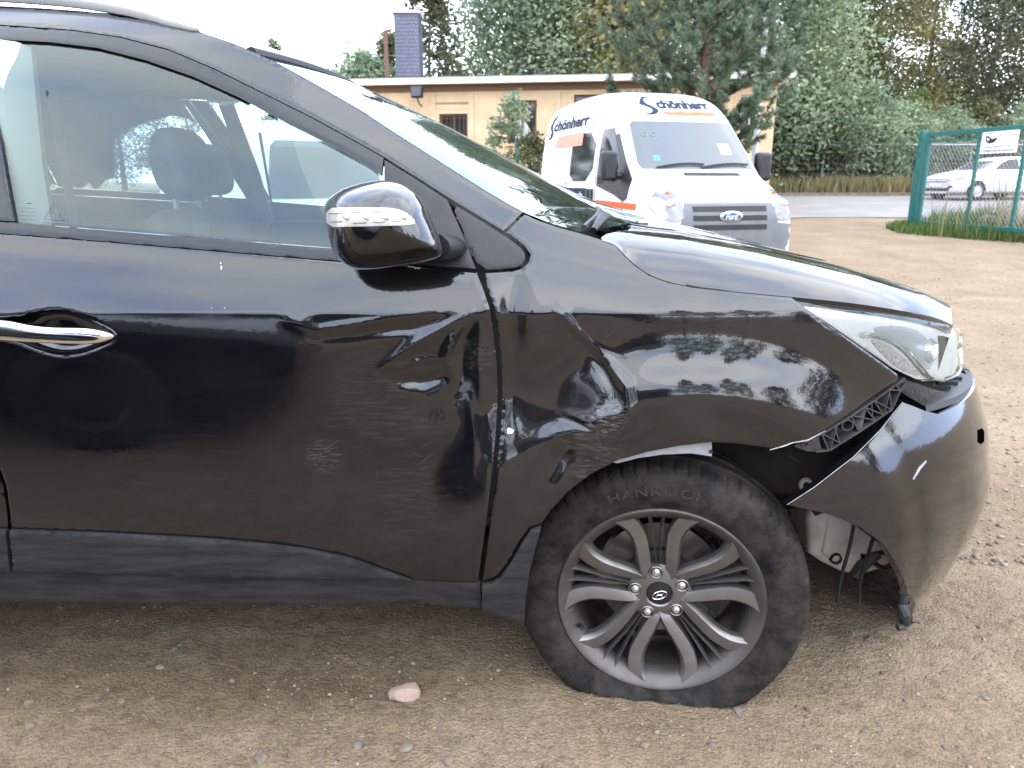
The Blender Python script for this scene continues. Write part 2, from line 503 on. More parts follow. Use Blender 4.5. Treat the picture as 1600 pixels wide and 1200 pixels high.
def dents(x, z):
    o = np.zeros(np.shape(x))
    for kind, D in DENTS:
        if kind == 'g':
            cx, cz, sx, sz, amp, rot = D
            u = (x - cx) * math.cos(rot) + (z - cz) * math.sin(rot); v = -(x - cx) * math.sin(rot) + (z - cz) * math.cos(rot)
            o += amp * np.exp(-.5 * ((u / sx) ** 2 + (v / sz) ** 2))
        elif kind == 'l':
            P, w, amp, taper = D
            d, t = seg_dist(x, z, P)
            o += amp * np.exp(-np.abs(d / w) ** 1.5) * (np.sin(np.pi * np.clip(t, .02, .98)) ** .6 if taper == 2 else (1 - t * taper))
    return o
def Y(x, z, dent=True):
    x = np.asarray(x, float); z = np.asarray(z, float)
    y = plan(x, z) + sec(z) + flare(x, z)
    y = y + .30 * sstep(.02, .45, x) * np.clip(z - 1.0, 0, .4) ** 2 * 6 * (z < 1.3)
    if dent: y = y + dents(x, z)
    return y
def hit(px, py, Yf=None, off=0.0):
    Yf = Yf or (lambda x, z: Y(x, z, False))
    d = ray(px, py); t = np.linspace(1.0, 4.2, 1600)
    X, Yy, Z = d[0] * t, d[1] * t, CAM_H + d[2] * t
    g = Yy - Yf(X, Z) - off
    k = int(np.argmax(g >= 0)); k = max(k, 1)
    f = g[k - 1] / (g[k - 1] - g[k]) if g[k] != g[k - 1] else 0
    tt = t[k - 1] + (t[k] - t[k - 1]) * f
    return np.array((d[0] * tt, d[1] * tt, CAM_H + d[2] * tt))
def O(pts, Yf=None): return [tuple(hit(a, b, Yf)[[0, 2]]) for a, b in pts]
def inset(P, d):
    P = np.asarray(P, float); n = len(P)
    A = .5 * np.sum(P[:, 0] * np.roll(P[:, 1], -1) - np.roll(P[:, 0], -1) * P[:, 1])
    s = 1 if A > 0 else -1
    out = []
    for i in range(n):
        e1 = P[i] - P[i - 1]; e2 = P[(i + 1) % n] - P[i]
        n1 = np.array((-e1[1], e1[0])) / (np.linalg.norm(e1) + 1e-9); n2 = np.array((-e2[1], e2[0])) / (np.linalg.norm(e2) + 1e-9)
        v = n1 + n2; l = v @ v
        v = v / (np.linalg.norm(v) + 1e-9) * d * min(2.0, 2 / max(.6, math.sqrt(l) + 1e-9) if l > 0 else 1)
        out.append(P[i] + s * v)
    return out
def smap(off=0.0, dent=True):
    return lambda U, V: (U, Y(U, V, dent) + off, V)

SUV = thing('damaged_suv', 'black SUV with dented front door and wing, flat tyre and torn-loose bumper corner', 'car', (-.96, YC, 0))
# ------------------------------------------------------------------ dent layout, traced on the photograph
def s2(px, py): return hit(px, py)[[0, 2]]
def g(px, py, sx, sz, amp, rot=0): c = s2(px, py); DENTS_NEW.append(('g', (c[0], c[1], sx, sz, amp, rot)))
def l(P, w, amp, taper=2): DENTS_NEW.append(('l', ([s2(*p) for p in P], w, amp, taper)))
DENTS_NEW = []
g(650, 600, .11, .085, .019)
g(560, 690, .16, .12, .007)
g(735, 560, .035, .06, .009)
l([(738, 489), (707, 530), (697, 560), (709, 606)], .0095, -.0105)
l([(738, 489), (722, 530), (720, 580), (712, 630)], .014, .0075)
l([(735, 491), (680, 520), (640, 545), (585, 585)], .012, -.0080)
l([(690, 562), (650, 566), (610, 578)], .006, -.0045)
l([(690, 500), (640, 515), (580, 520)], .010, .004)
l([(730, 610), (742, 680), (735, 760)], .012, -.0035)
l([(700, 590), (660, 602), (612, 600)], .012, .0085)
l([(752, 500), (746, 560), (752, 640)], .008, -.004)
l([(760, 480), (772, 560), (772, 700)], .012, .006)
l([(440, 500), (500, 516), (560, 507), (680, 491)], .011, -.0042)
l([(470, 530), (560, 524), (660, 506)], .014, .0040)
g(470, 500, .016, .008, -.0022)
g(585, 745, .12, .10, .004, .4)
# front wing
g(876, 668, .068, .110, .034, -.10)
g(820, 640, .04, .09, .008)
g(800, 560, .02, .10, .010)
l([(868, 484), (905, 520), (950, 565), (978, 606), (984, 650), (968, 690)], .011, -.0085)
l([(890, 505), (940, 565), (962, 612), (962, 650)], .016, .0075)
g(900, 684, .050, .018, -.0085, .35)
g(955, 652, .022, .012, -.007, .5)
l([(900, 690), (880, 720), (860, 760)], .012, .005)
l([(880, 660), (930, 676), (965, 662)], .006, .004)
g(820, 760, .03, .06, .006)
l([(975, 690), (1030, 662), (1100, 645)], .008, -.002, 1)
DENTS += DENTS_NEW
def w3(px, py): p = hit(px, py); return tuple(p)
M_PAINT_S = paint_mat('black_paint_scuffed', [
    (w3(505, 715), .05, 90, .7, .30), (w3(600, 640), .17, 42, -.9, .07), (w3(650, 780), .16, 50, 1.1, .06),
    (w3(945, 650), .055, 50, .5, .75), (w3(905, 676), .075, 30, .2, .22), (w3(940, 735), .09, 45, .9, .20), (w3(740, 560), .05, 70, 1.3, .22),
    (w3(300, 800), .35, 30, .6, .02), (w3(1130, 500), .10, 80, .6, .06)])

# ------------------------------------------------------------------ traced outlines (pixels)
SEAM = [(-80, 34), (0, 39), (112, 47), (188, 58), (262, 77), (338, 109), (412, 146), (488, 184), (563, 225), (600, 246), (650, 277), (700, 309)]
ROOFEDGE = [(-80, 5), (0, 9), (75, 13), (150, 19), (210, 28), (278, 41), (319, 52), (375, 71), (431, 97), (506, 139), (563, 172), (600, 197), (675, 245), (744, 289), (790, 317), (818, 332)]
GLASSTOP = [(-32, 61), (0, 62), (75, 66), (150, 75), (225, 94), (300, 120), (375, 154), (450, 195), (525, 232), (580, 263), (594, 274)]
GLASSBOT = [(-14, 345), (22, 347), (150, 358), (300, 370), (506, 386), (600, 394)]
BELT = [(-14, 361), (0, 362), (180, 376), (517, 405), (640, 415), (747, 424)]
DOORFRONT = [(747, 424), (755, 448), (766, 480), (772, 520), (777, 570), (779, 620), (776, 680), (770, 740), (763, 800), (755, 860), (748, 908)]
CLADTOP = [(17, 826), (160, 831), (300, 838), (400, 846), (480, 856), (545, 870), (600, 889), (645, 906)]
SILLTOP = [(-14, 892), (22, 893), (200, 897), (400, 902), (645, 908), (751, 911)]
SILLBOT = [(-14, 943), (200, 946), (500, 949), (752, 953)]

def side_part(name, px, mat, parent, du=.010, dv=.006, gap=.0022, off=0.0, dent=True, flange=.014, drop=.0015, both=False, xz=None, holes=(), step=None, smooth_it=0):
    P = xz if xz is not None else O(px)
    if smooth_it: P = smooth_poly(P, True, smooth_it)
    P = inset(P, gap) if gap else P
    o = panel(name, P, smap(off, dent), mat, parent, du, dv, (0, flange, 0), holes, drop, step=step)
    if both:
        panel(name, P, smap(off, False), mat, parent, .05, .03, (0, flange, 0), holes, drop, mirror=YC, step=.03)
    return o

# ------------------------------------------------------------------ front door
door_px = BELT[::-1] + [(-14, 735), (0, 737), (8, 760), (14, 800), (20, 890)] + [(200, 896), (400, 901), (645, 907), (748, 909)] + DOORFRONT[::-1][1:]
hb = smooth_poly([(-40, 500), (20, 497), (60, 486), (95, 483), (125, 491), (155, 507), (182, 525), (168, 537), (130, 553), (95, 557), (60, 548), (20, 530), (-40, 524)], True, 2)
hole = O(hb)
DOOR = side_part('front_door', door_px, M_PAINT_S, SUV, .0065, .0042, holes=[hole])
DOOR['label'] = 'dented black front door'
def far_part(name, px, mat, parent, gap=.0022, off=0.0, flange=.014, xz=None, du=.05, dv=.03, step=.03):
    P = xz if xz is not None else O(px)
    P = inset(P, gap) if gap else P
    return panel(name, P, smap(off, False), mat, parent, du, dv, (0, flange, 0), (), .0015, mirror=YC, step=step)
FDOOR = far_part('front_door', door_px, M_PAINT, SUV)

def door_upper(D, near=True):
    k = dict(gap=.0012)
    f = side_part if near else far_part
    frame_px = SEAM[:-2] + [(599, 252), (596, 276)] + GLASSTOP[::-1][1:] + [(-80, 59)]
    f('window_frame', frame_px, M_GLOSSTRIM, D, off=.002, **k)
    glass_px = GLASSTOP + [(606, 300), (606, 395)] + GLASSBOT[::-1][1:-1] + [(22, 347), (0, 225)]
    f('window_glass', glass_px, M_SIDEGLASS, D, off=.010, gap=-.003, flange=.0045)
    f('belt_moulding', GLASSBOT + [(640, 418), (517, 407.5), (180, 379), (-14, 364)], M_GLOSSTRIM, D, off=-.0035, **k)
    f('pillar_trim', [(-32, 62), (0, 225), (22, 347), (-14, 345), (-80, 60)], M_GLOSSTRIM, D, off=.003, **k)
    f('mirror_sail', [(600, 248), (650, 279), (699, 311), (722, 362), (745, 421), (690, 417), (640, 412), (606, 398), (600, 300)], M_TRIM, D, off=-.001, **k)
    f('cladding', CLADTOP + [(400, 901), (200, 896), (24, 891)], M_CLAD, D, off=-.010, gap=.001, flange=.012, drop=.003) if near else \
        f('cladding', CLADTOP + [(400, 901), (200, 896), (24, 891)], M_CLAD, D, off=-.010, gap=.001, flange=.012)
# etched marks low in the glass and a black clip behind it
_zl = lambda a, b: np.array(hit(a, b, off=.0085))
M_ETCH = pmat('etched_mark', (.16, .19, .20), .7)
def etch(P, r_=.0005): MB().tube([_zl(*q) for q in P], r_, 4).build('etched_mark', M_ETCH, DOOR, world=True)
etch([(67, 342), (99, 344), (84, 317), (67, 342)]); etch([(76, 338), (78, 331), (84, 328), (90, 332), (92, 339)]); etch([(66, 347), (100, 349)])
etch([(40, 317), (48, 317)], .0011)
for k in range(4): etch([(33, 324 + k * 6), (56, 325 + k * 6)])
cq = [hit(a, b, off=.03) for a, b in ((305, 348), (328, 350), (328, 369), (304, 367))]
n_ = 4; V = [tuple(q) for q in cq] + [tuple(q + np.array((0, .012, 0))) for q in cq]
ob('window_clip', V, [(0, 1, 2, 3), (7, 6, 5, 4)] + [(i, (i + 1) % 4, 4 + (i + 1) % 4, 4 + i) for i in range(4)], M_SEAL, DOOR, smooth=False, world=True, fix=True)
door_upper(DOOR, True)
door_upper(FDOOR, False)

# door handle: a chrome bar across a scooped bowl
bc = [p for p in hole]
c0 = np.mean(np.array(hole), 0)
bowl = []
rings = [(1.0, 0.001), (.985, .006), (.93, .014), (.75, .024), (.4, .030)]
V = []; Fc = []; n = len(hole)
for s_, dpt in rings:
    for x, z in hole:
        X = c0[0] + (x - c0[0]) * s_; Z = c0[1] + (z - c0[1]) * s_
        V.append((X, float(Y(X, Z)) + dpt, Z))
for r_ in range(len(rings) - 1):
    for i in range(n):
        j = (i + 1) % n
        Fc.append((r_ * n + i, r_ * n + j, (r_ + 1) * n + j, (r_ + 1) * n + i))
Fc.append(tuple((len(rings) - 1) * n + i for i in range(n)))
ob('handle_bowl', V, Fc, M_PAINT, DOOR, world=True, fix=True)
hp = [(-60, 511, 14), (-20, 512, 15.5), (25, 514, 17), (50, 518, 14), (90, 521, 12.5), (125, 522, 13.5), (150, 523, 13), (170, 524, 8.5), (181, 525, 2)]
V = []; Fc = []; K = 16
for i, (px, py, h) in enumerate(hp):
    c = hit(px, py); dpt = hit(px, py + h) - hit(px, py - h); hh = abs(dpt[2]) / 2
    out = .020 * math.sin(math.pi * (.12 + .86 * i / (len(hp) - 1))) ** .7
    for k in range(K):
        a = 2 * math.pi * k / K
        ca, sa = math.cos(a), math.sin(a)
        V.append((c[0], c[1] - out - .010 * np.sign(ca) * abs(ca) ** .7 * (1 if i < len(hp) - 1 else .3), c[2] + hh * np.sign(sa) * abs(sa) ** .8))
for i in range(len(hp) - 1):
    for k in range(K):
        k2 = (k + 1) % K
        Fc.append((i * K + k, i * K + k2, (i + 1) * K + k2, (i + 1) * K + k))
Fc += [tuple(range(K)), tuple((len(hp) - 1) * K + k for k in range(K))]
o = ob('door_handle', V, Fc, M_CHROME, DOOR, world=True, fix=True, sharp=60)
sm = o.modifiers.new('s', 'SUBSURF'); sm.levels = sm.render_levels = 2

# ------------------------------------------------------------------ flank behind the front door (runs out of the frame)
def xz_line(f): return [tuple(p) for p in f]
x_b = O([(-14, 361)])[0][0]
x_b2 = O([(-14, 735)])[0][0]; z_b2 = O([(-14, 735)])[0][1]
lo = O([(0, 737), (8, 760), (14, 800), (20, 890)])
zt = O([(-14, 361)])[0][1]
RDX = -1.98
rear_door = [(x_b - .004, zt), (RDX + .02, zt + .05), (RDX - .04, .80), (-1.80, .62), (-1.72, .37)] + [(p[0] - .003, p[1]) for p in reversed(lo)] + [(x_b2 - .004, z_b2)]
rd = side_part('rear_door', None, M_PAINT, SUV, .02, .008, xz=rear_door)
rdf = far_part('rear_door', None, M_PAINT, SUV, xz=rear_door)
zg, zgt = O([(-14, 345)])[0][1], O([(-80, 60)])[0][1]
x_t = O([(-80, 60)])[0][0]
rw = [(x_b - .06, zg + .01), (x_t - .03, zgt - .02), (x_t - .03, zgt), (-1.45, zgt + .005), (-1.80, zgt - .02), (RDX + .06, zgt - .10), (RDX + .08, zg + .06)]
for f, d in ((side_part, rd), (far_part, rdf)):
    f('window_glass', None, M_SIDEGLASS, d, xz=rw, off=.010, gap=-.002, flange=.0045)
    f('window_frame', None, M_GLOSSTRIM, d, xz=[(x_t - .002, zgt + .001), (x_t - .002, zgt + .030), (-1.45, zgt + .055), (-1.83, zgt + .03), (RDX - .06, zgt - .09), (RDX - .02, zg + .08), (RDX + .075, zg + .065), (RDX + .055, zgt - .10), (-1.80, zgt - .019), (-1.45, zgt + .006)], gap=0)
    f('belt_moulding', None, M_GLOSSTRIM, d, xz=[(x_b - .006, zg + .006), (RDX + .08, zg + .055), (RDX + .02, zg + .034), (x_b - .006, zg - .024)], gap=0, off=.001)
    cl = O([(17, 826), (24, 891)])
    f('cladding', None, M_CLAD, d, xz=[(cl[0][0] - .006, cl[0][1]), (cl[1][0] - .006, cl[1][1]), (-1.72, cl[1][1]), (-1.76, cl[0][1] + .02)], off=-.010, gap=.001, flange=.012)
    f('pillar_trim', None, M_GLOSSTRIM, d, xz=[(x_t - .002, zgt), (x_t - .028, zgt), (x_b - .058, zg + .01), (x_b - .002, zg)], gap=0, off=.003)
# rear quarter panel
ar = [(RX + .36 * math.cos(a), .32 + .36 * math.sin(a)) for a in np.linspace(-.25, math.pi + .25, 28)]
quarter = [(-3.06, .36), (-3.12, .60), (-3.10, .95), (-3.06, 1.14), (-2.62, zg + .10), (RDX + .016, zt + .052), (RDX - .044, .80), (-1.804, .62), (-1.724, .37), (-1.80, .27)] + ar[::-1]
ar2 = [p for p in ar if p[1] > .28]
quarter = [(-3.06, .36), (-3.12, .60), (-3.10, .95), (-3.06, 1.14), (-2.62, zg + .10), (RDX + .016, zt + .052), (RDX - .044, .80), (-1.804, .62), (-1.724, .37), (-1.80, .28)] + [p for p in ar2] + [(-2.75, .30)]
for f in (side_part, far_part):
    f('rear_quarter_panel', None, M_PAINT, SUV, xz=quarter, gap=.0015)
    f('rear_pillar', None, M_PAINT, SUV, xz=[(RDX + .02, zt + .054), (RDX - .02, zg + .085), (RDX - .07, zgt - .085), (-1.83, zgt + .034), (-1.45, zgt + .058), (-1.45, zgt + .10), (-2.3, zgt + .06), (-2.72, zgt - .04), (-3.04, 1.15), (-2.62, zg + .105)], gap=.001)

# ------------------------------------------------------------------ sill and pillar band
for f in (side_part, far_part):
    f('sill', SILLTOP + SILLBOT[::-1], M_CLAD, SUV, off=.006, gap=.001, flange=.04)
    f('sill', None, M_CLAD, SUV, xz=[(O([(-14, 892)])[0][0] - .004, O([(-14, 892)])[0][1]), (O([(-14, 943)])[0][0] - .004, O([(-14, 943)])[0][1]), (-1.78, .26), (-1.72, .365)], off=.006, gap=.001, flange=.04)
PILLAR_PX = ROOFEDGE + [(787, 362)] + SEAM[::-1]
side_part('roof_pillar', PILLAR_PX, M_PAINT, SUV, .008, .005, gap=.001, flange=.03)
far_part('roof_pillar', PILLAR_PX, M_PAINT, SUV, gap=.001, flange=.03)
xs0 = O([(-80, 5)])[0]; xs1 = O([(-80, 34)])[0]
for f in (side_part, far_part):
    f('roof_pillar', None, M_PAINT, SUV, xz=[(xs0[0] - .001, xs0[1]), (xs1[0] - .001, xs1[1] - .002), (-1.45, zgt + .057), (-1.45, zgt + .099)], gap=0, flange=.03)

# ------------------------------------------------------------------ front wing
HOODSEAM = [(962, 382), (975, 398), (992, 414), (1015, 430), (1045, 441), (1085, 449), (1150, 456), (1237, 464)]
wing_px = [(757, 426), (800, 424), (816, 419), (826, 408), (828, 398), (818, 384), (800, 370), (789, 363), (819, 334), (845, 345), (875, 355), (905, 363), (935, 372)] + HOODSEAM + \
    [(1290, 503), (1350, 545), (1403, 584), (1405, 592), (1340, 638), (1290, 672), (1262, 690), (1240, 694), (1212, 702), (1195, 700), (1150, 694), (1110, 692), (1060, 698), (1010, 708), (965, 722), (925, 745), (890, 772), (862, 800), (846, 822),
     (828, 828), (812, 850), (795, 880), (778, 903), (760, 909), (753, 909)] + [(x + 5, y) for x, y in DOORFRONT[::-1][1:-1]]
WING = side_part('front_wing', wing_px, M_PAINT_S, SUV, .0065, .0042, gap=.0016)
WING['label'] = 'crumpled black front wing'
FWING = far_part('front_wing', wing_px, M_PAINT, SUV, gap=.0016, du=.03, dv=.02)
tri_px = smooth_poly([(703, 315), (745, 340), (787, 366), (812, 384), (823, 399), (815, 416), (795, 421), (749, 422), (728, 372)], True, 1)
side_part('quarter_trim', tri_px, M_TRIM, WING, gap=.001, off=-.004)
far_part('quarter_trim', tri_px, M_TRIM, FWING, gap=.001, off=-.004)
mud_px = [(753, 911), (768, 909), (781, 902), (797, 880), (814, 850), (829, 829), (846, 823), (838, 850), (828, 890), (822, 930), (819, 976), (800, 968), (775, 960), (753, 953)]
side_part('arch_cladding', mud_px, M_CLAD, SUV, gap=.0006, off=-.010, flange=.05, drop=.002)
far_part('arch_cladding', mud_px, M_CLAD, SUV, gap=.0006, off=-.010, flange=.05)
# bent strip of the inner flange, showing bare grey
fl_px = [(955, 729), (1000, 713), (1050, 703), (1118, 696), (1118, 721), (1085, 716), (1040, 718), (1000, 724), (968, 733)]
side_part('inner_flange', fl_px, M_PRIMER, WING, .006, .004, gap=0, off=.028, flange=.002)
p = hit(1111, 706, off=.024)
MB().lathe([(.0001, -.0012), (.004, -.001), (.0042, .002)], 12, p).build('flange_hole', M_LINER, WING, world=True)
# torn, whitened edge where the bumper was pulled off
e1 = [hit(a, b, off=-.001) for a, b in ((1203, 703), (1225, 697), (1238, 692), (1262, 688), (1275, 681), (1290, 673))]
MB().tube(e1, [.0008, .0017, .0012, .0018, .0012, .0006], 6).build('torn_edge', M_TORN, WING, world=True)

# ------------------------------------------------------------------ bonnet
hn = O(HOODSEAM[1:]) ; HN = [hit(*p) for p in [(941, 376)] + HOODSEAM[0:] ]
HN2 = [hit(a, b) for a, b in ((1300, 470), (1350, 476), (1400, 484), (1440, 491), (1470, 500), (1489, 510))]
HNEAR = np.array(HN + HN2)
HNEAR = np.array(smooth_poly([tuple(p) for p in HNEAR], False, 2))
HNEAR = resample(HNEAR, .012, False)
xr_k = ([0, .02, .05, .09, .13, .2, .5, 1.0], [0, .0, .015, .05, .072, .09, .115, .13])
_hx = [.10, .24, .39, .556, .78, .98, 1.11, 1.20, 1.26, 1.34]
_hz = [1.112, 1.108, 1.092, 1.062, 1.015, .960, .912, .866, .822, .76]
def hood_pt(s, dlat):
    """s: fraction along the edge, dlat: lateral fraction from the near edge to the middle"""
    i = s * (len(HNEAR) - 1); k = min(int(i), len(HNEAR) - 2); N0 = HNEAR[k] + (HNEAR[k + 1] - HNEAR[k]) * (i - k)
    half = YC - N0[1]
    d = dlat * half
    fwd = (1.225 - N0[0]) * (1 - (1 - dlat) ** 2.2) * s ** 4 * .72
    back = np.interp(d, *xr_k) * (1 - s) ** 3
    x = N0[0] + back + fwd
    zt_ = np.interp(x, _hx, _hz)
    e = 1 - math.exp(-d / .055)
    z = N0[2] + (max(zt_, N0[2] + .002) - N0[2]) * e + .010 * (dlat * (2 - dlat)) + .0035 * math.exp(-((d - .34) / .03) ** 2) * (1 - s * .6)
    return (x, N0[1] + d, z)
ns = 90; lat = np.concatenate([np.linspace(0, .12, 22), np.linspace(.13, 1, 40)])
V = []; Fc = []
lat_all = list(lat) + [2 - q for q in lat[::-1][1:]]
for i in range(ns + 1):
    for q in lat_all:
        p = hood_pt(i / ns, q if q <= 1 else 2 - q)
        V.append(p if q <= 1 else (p[0], 2 * YC - p[1], p[2]))
m_ = len(lat_all)
for i in range(ns):
    for j in range(m_ - 1): Fc.append((i * m_ + j, i * m_ + j + 1, (i + 1) * m_ + j + 1, (i + 1) * m_ + j)[::-1])
# turned-down rim
rim = [(0, j) for j in range(m_)] + [(i, m_ - 1) for i in range(1, ns + 1)] + [(ns, j) for j in range(m_ - 2, -1, -1)] + [(i, 0) for i in range(ns - 1, 0, -1)]
nb = len(V)
for (i, j) in rim: v = V[i * m_ + j]; V.append((v[0], v[1] + (.006 if j < m_ / 2 else -.006), v[2] - .020))
for k in range(len(rim)):
    k2 = (k + 1) % len(rim); a = rim[k]; b = rim[k2]
    Fc.append((a[0] * m_ + a[1], b[0] * m_ + b[1], nb + k2, nb + k))
HOOD = ob('bonnet', V, Fc, M_PAINT, SUV, world=True, fix=True, sharp=50)
# dark shut line below the bonnet edge
MB().tube([p + np.array((0, .034, -.030 if p[0] < .72 else -.012)) for p in HNEAR[::3]], [.024 if p[0] < .70 else .010 for p in HNEAR[::3]], 6).build('shut_line_seal', M_SEAL, SUV, world=True)
# engine bay mass and front structure
MB().box((.42, 1.78, .42), (.98, 3.04, .86)).box((.70, 1.95, .30), (1.08, 2.87, .78)).build('engine_bay', M_LINER, SUV, world=True, bevel=.03)
MB().box((.05, 2.02, .30), (.72, 2.10, 1.0)).box((.05, 2.72, .30), (.72, 2.80, 1.0)).box((-.02, 1.66, .28), (.02, 3.16, 1.03)).build('inner_wing', M_LINER, SUV, world=True)

# ------------------------------------------------------------------ windscreen, roof, rails
near_e = [hit(a, b) for a, b in [(398, 85), (431, 97), (506, 139), (563, 172), (600, 197), (675, 245), (744, 289), (790, 317), (818, 332), (860, 349), (905, 362)]]
near_e = resample(np.array(near_e), .02, False)
def ws_pt(s, t, off=0.0):
    i = s * (len(near_e) - 1); k = min(int(i), len(near_e) - 2); N0 = near_e[k] + (near_e[k + 1] - near_e[k]) * (i - k)
    bl = .085 * (1 - (2 * t - 1) ** 2) * (1 + 2.1 * s)
    zc = .010 * (1 - (2 * t - 1) ** 2) * (1 - s * .9)
    y0 = N0[1] + .012
    return (N0[0] + bl + off, y0 + (2 * YC - 2 * y0) * t, N0[2] + zc)
V = []; Fc = []; a_, b_ = 60, 60
for i in range(a_ + 1):
    for j in range(b_ + 1): V.append(ws_pt(i / a_, j / b_))
for i in range(a_):
    for j in range(b_): Fc.append((i * (b_ + 1) + j, (i + 1) * (b_ + 1) + j, (i + 1) * (b_ + 1) + j + 1, i * (b_ + 1) + j + 1))
ob('windscreen', V, Fc, M_WSGLASS, SUV, world=True, fix=True)
hdr = [ws_pt(0.0, t) for t in np.linspace(0, 1, 25)]
MB().tube([(p[0] - .012, p[1], p[2] + .004) for p in hdr], .014, 8).build('windscreen_seal', M_SEAL, SUV, world=True)
roof_c = [hit(a, b) for a, b in [(398, 85), (375, 71), (319, 52), (278, 41), (210, 28), (150, 19), (75, 13), (0, 9)]]
roof_c = [np.array(p) for p in roof_c] + [np.array((-1.45, Y(-1.45, zgt + .10), zgt + .10)), np.array((-2.0, Y(-2.0, zgt + .085), zgt + .085)), np.array((-2.4, Y(-2.4, zgt + .05), zgt + .05)), np.array((-2.72, Y(-2.72, zgt - .04), zgt - .04))]
roof_c = resample(np.array(smooth_poly(roof_c, False, 1)), .06, False)
V = []; Fc = []; nj = 30
for i, p in enumerate(roof_c):
    s = i / (len(roof_c) - 1)
    for j in range(nj + 1):
        t = j / nj; c = 1 - (2 * t - 1) ** 2
        c4 = 1 - (2 * t - 1) ** 4
        V.append((p[0] + .085 * (1 - (2 * t - 1) ** 2) * max(0, 1 - s * 2.5), p[1] + (2 * YC - 2 * p[1]) * t, p[2] + (.030 * c4 + .012 * c) * min(1, .2 + s * 4)))
for i in range(len(roof_c) - 1):
    for j in range(nj): Fc.append((i * (nj + 1) + j, i * (nj + 1) + j + 1, (i + 1) * (nj + 1) + j + 1, (i + 1) * (nj + 1) + j))
ob('roof', V, Fc, M_PAINT, SUV, world=True, fix=True)
def rail(sgn):
    P = []
    base = [(0.0, .012, -.004), (.05, .030, .010), (.15, .040, .028), (.35, .045, .036), (.8, .045, .038), (1.4, .045, .036), (1.9, .045, .02), (2.05, .03, .0)]
    q0 = hit(312, 50)
    for dx, dy, dz in base:
        x = q0[0] - dx
        k = np.argmin([abs(c[0] - x) for c in roof_c]); c = roof_c[k]
        P.append((x, c[1] + dy * .45, c[2] + dz * .75 + .010))
    P = smooth_poly(P, False, 2)
    if sgn: P = [(a, 2 * YC - b, c) for a, b, c in P]
    mb = MB(); r_ = [.006 + .013 * min(1, i / 6, (len(P) - 1 - i) / 6) for i in range(len(P))]
    mb.tube(P, r_, 10, flat=1.25)
    o = mb.build('roof_rail', M_RAIL, SUV, world=True)
rail(0); rail(1)
# far pillar posts, headliner, interior
def mir(p): return (p[0], 2 * YC - p[1], p[2])
hl = MB()
V = []; Fc = []
for i, p in enumerate(roof_c):
    for j in range(9):
        t = j / 8; y = p[1] + .03 + (2 * YC - 2 * p[1] - .06) * t
        V.append((p[0], y, p[2] - .03 + .02 * (1 - (2 * t - 1) ** 2)))
for i in range(len(roof_c) - 1):
    for j in range(8): Fc.append((i * 9 + j, i * 9 + j + 1, (i + 1) * 9 + j + 1, (i + 1) * 9 + j))
ob('headliner', V, Fc, M_INT, SUV, world=True)
for f_ in (lambda y: y, lambda y: 2 * YC - y):
    MB().tube([(p[0], f_(p[1] + .045), p[2] - .045) for p in roof_c], .038, 8).build('roof_lining_edge', M_INT, SUV, world=True)
MB().box((-2.9, 1.60, .28), (.02, 3.22, .40)).build('floor_pan', M_LINER, SUV, world=True)
mb = MB()
mb.prism([(.06, 1.00), (-.10, 1.02), (-.34, .98), (-.42, .88), (-.40, .62), (-.05, .45), (.06, .45)], 'y', 1.58, 3.24)
mb.build('dashboard', M_INT, SUV, world=True, bevel=.03, seg=3)
mb = MB(); mb.lathe([(.185 + .014 * math.cos(a), .014 * math.sin(a)) for a in np.linspace(0, 2 * math.pi, 9)[:-1]], 32, (0, 0, 0), 'x', True)
mb.tube([(0, -.18, 0), (.02, 0, 0), (0, .18, 0)], .018, 6).tube([(.02, 0, 0), (.12, 0, -.02)], .04, 8)
sw = mb.build('steering_wheel', M_TRIM, SUV)
sw.matrix_parent_inverse = winv(SUV); sw.location = (-.52, 2.80, .95); sw.rotation_euler = (0, R(-24), 0)
def seat(x, y, w=.50):
    def cush(P, wid, name, par):
        V = []; Fc = []; n = len(P)
        for k, yy in enumerate(np.linspace(-1, 1, 7)):
            sh = 1 - .12 * abs(yy) ** 3
            c = np.mean(np.array(P), 0)
            for q in P: V.append((x + c[0] + (q[0] - c[0]) * sh, y + yy * wid / 2, c[1] + (q[1] - c[1]) * sh))
        for k in range(6):
            for i in range(n):
                j = (i + 1) % n; Fc.append((k * n + i, k * n + j, (k + 1) * n + j, (k + 1) * n + i))
        Fc += [tuple(range(n)), tuple(6 * n + i for i in range(n))]
        o = ob(name, V, Fc, M_SEAT, par, world=True, fix=True, sharp=70)
        s_ = o.modifiers.new('s', 'SUBSURF'); s_.levels = s_.render_levels = 2
        return o
    b_ = cush([(-.30, .60), (-.36, .85), (-.44, 1.12), (-.48, 1.16), (-.54, 1.13), (-.48, .85), (-.42, .58)], w, 'seat_back', SUV)
    cush([(.18, .52), (.20, .60), (-.05, .60), (-.34, .56), (-.36, .46), (.1, .44)], w, 'seat_cushion', b_)
    cush([(-.42, 1.18), (-.43, 1.27), (-.455, 1.345), (-.51, 1.35), (-.535, 1.28), (-.52, 1.18), (-.46, 1.155)], .22, 'headrest', b_)
    for q in (-.07, .07): MB().tube([(x - .48, y + q, 1.12), (x - .48, y + q, 1.22)], .007, 6).build('headrest_post', M_BOLT, b_, world=True)
seat(-.37, 2.00); seat(-.62, 2.82); seat(-1.50, 2.05, .58); seat(-1.50, 2.77, .58)
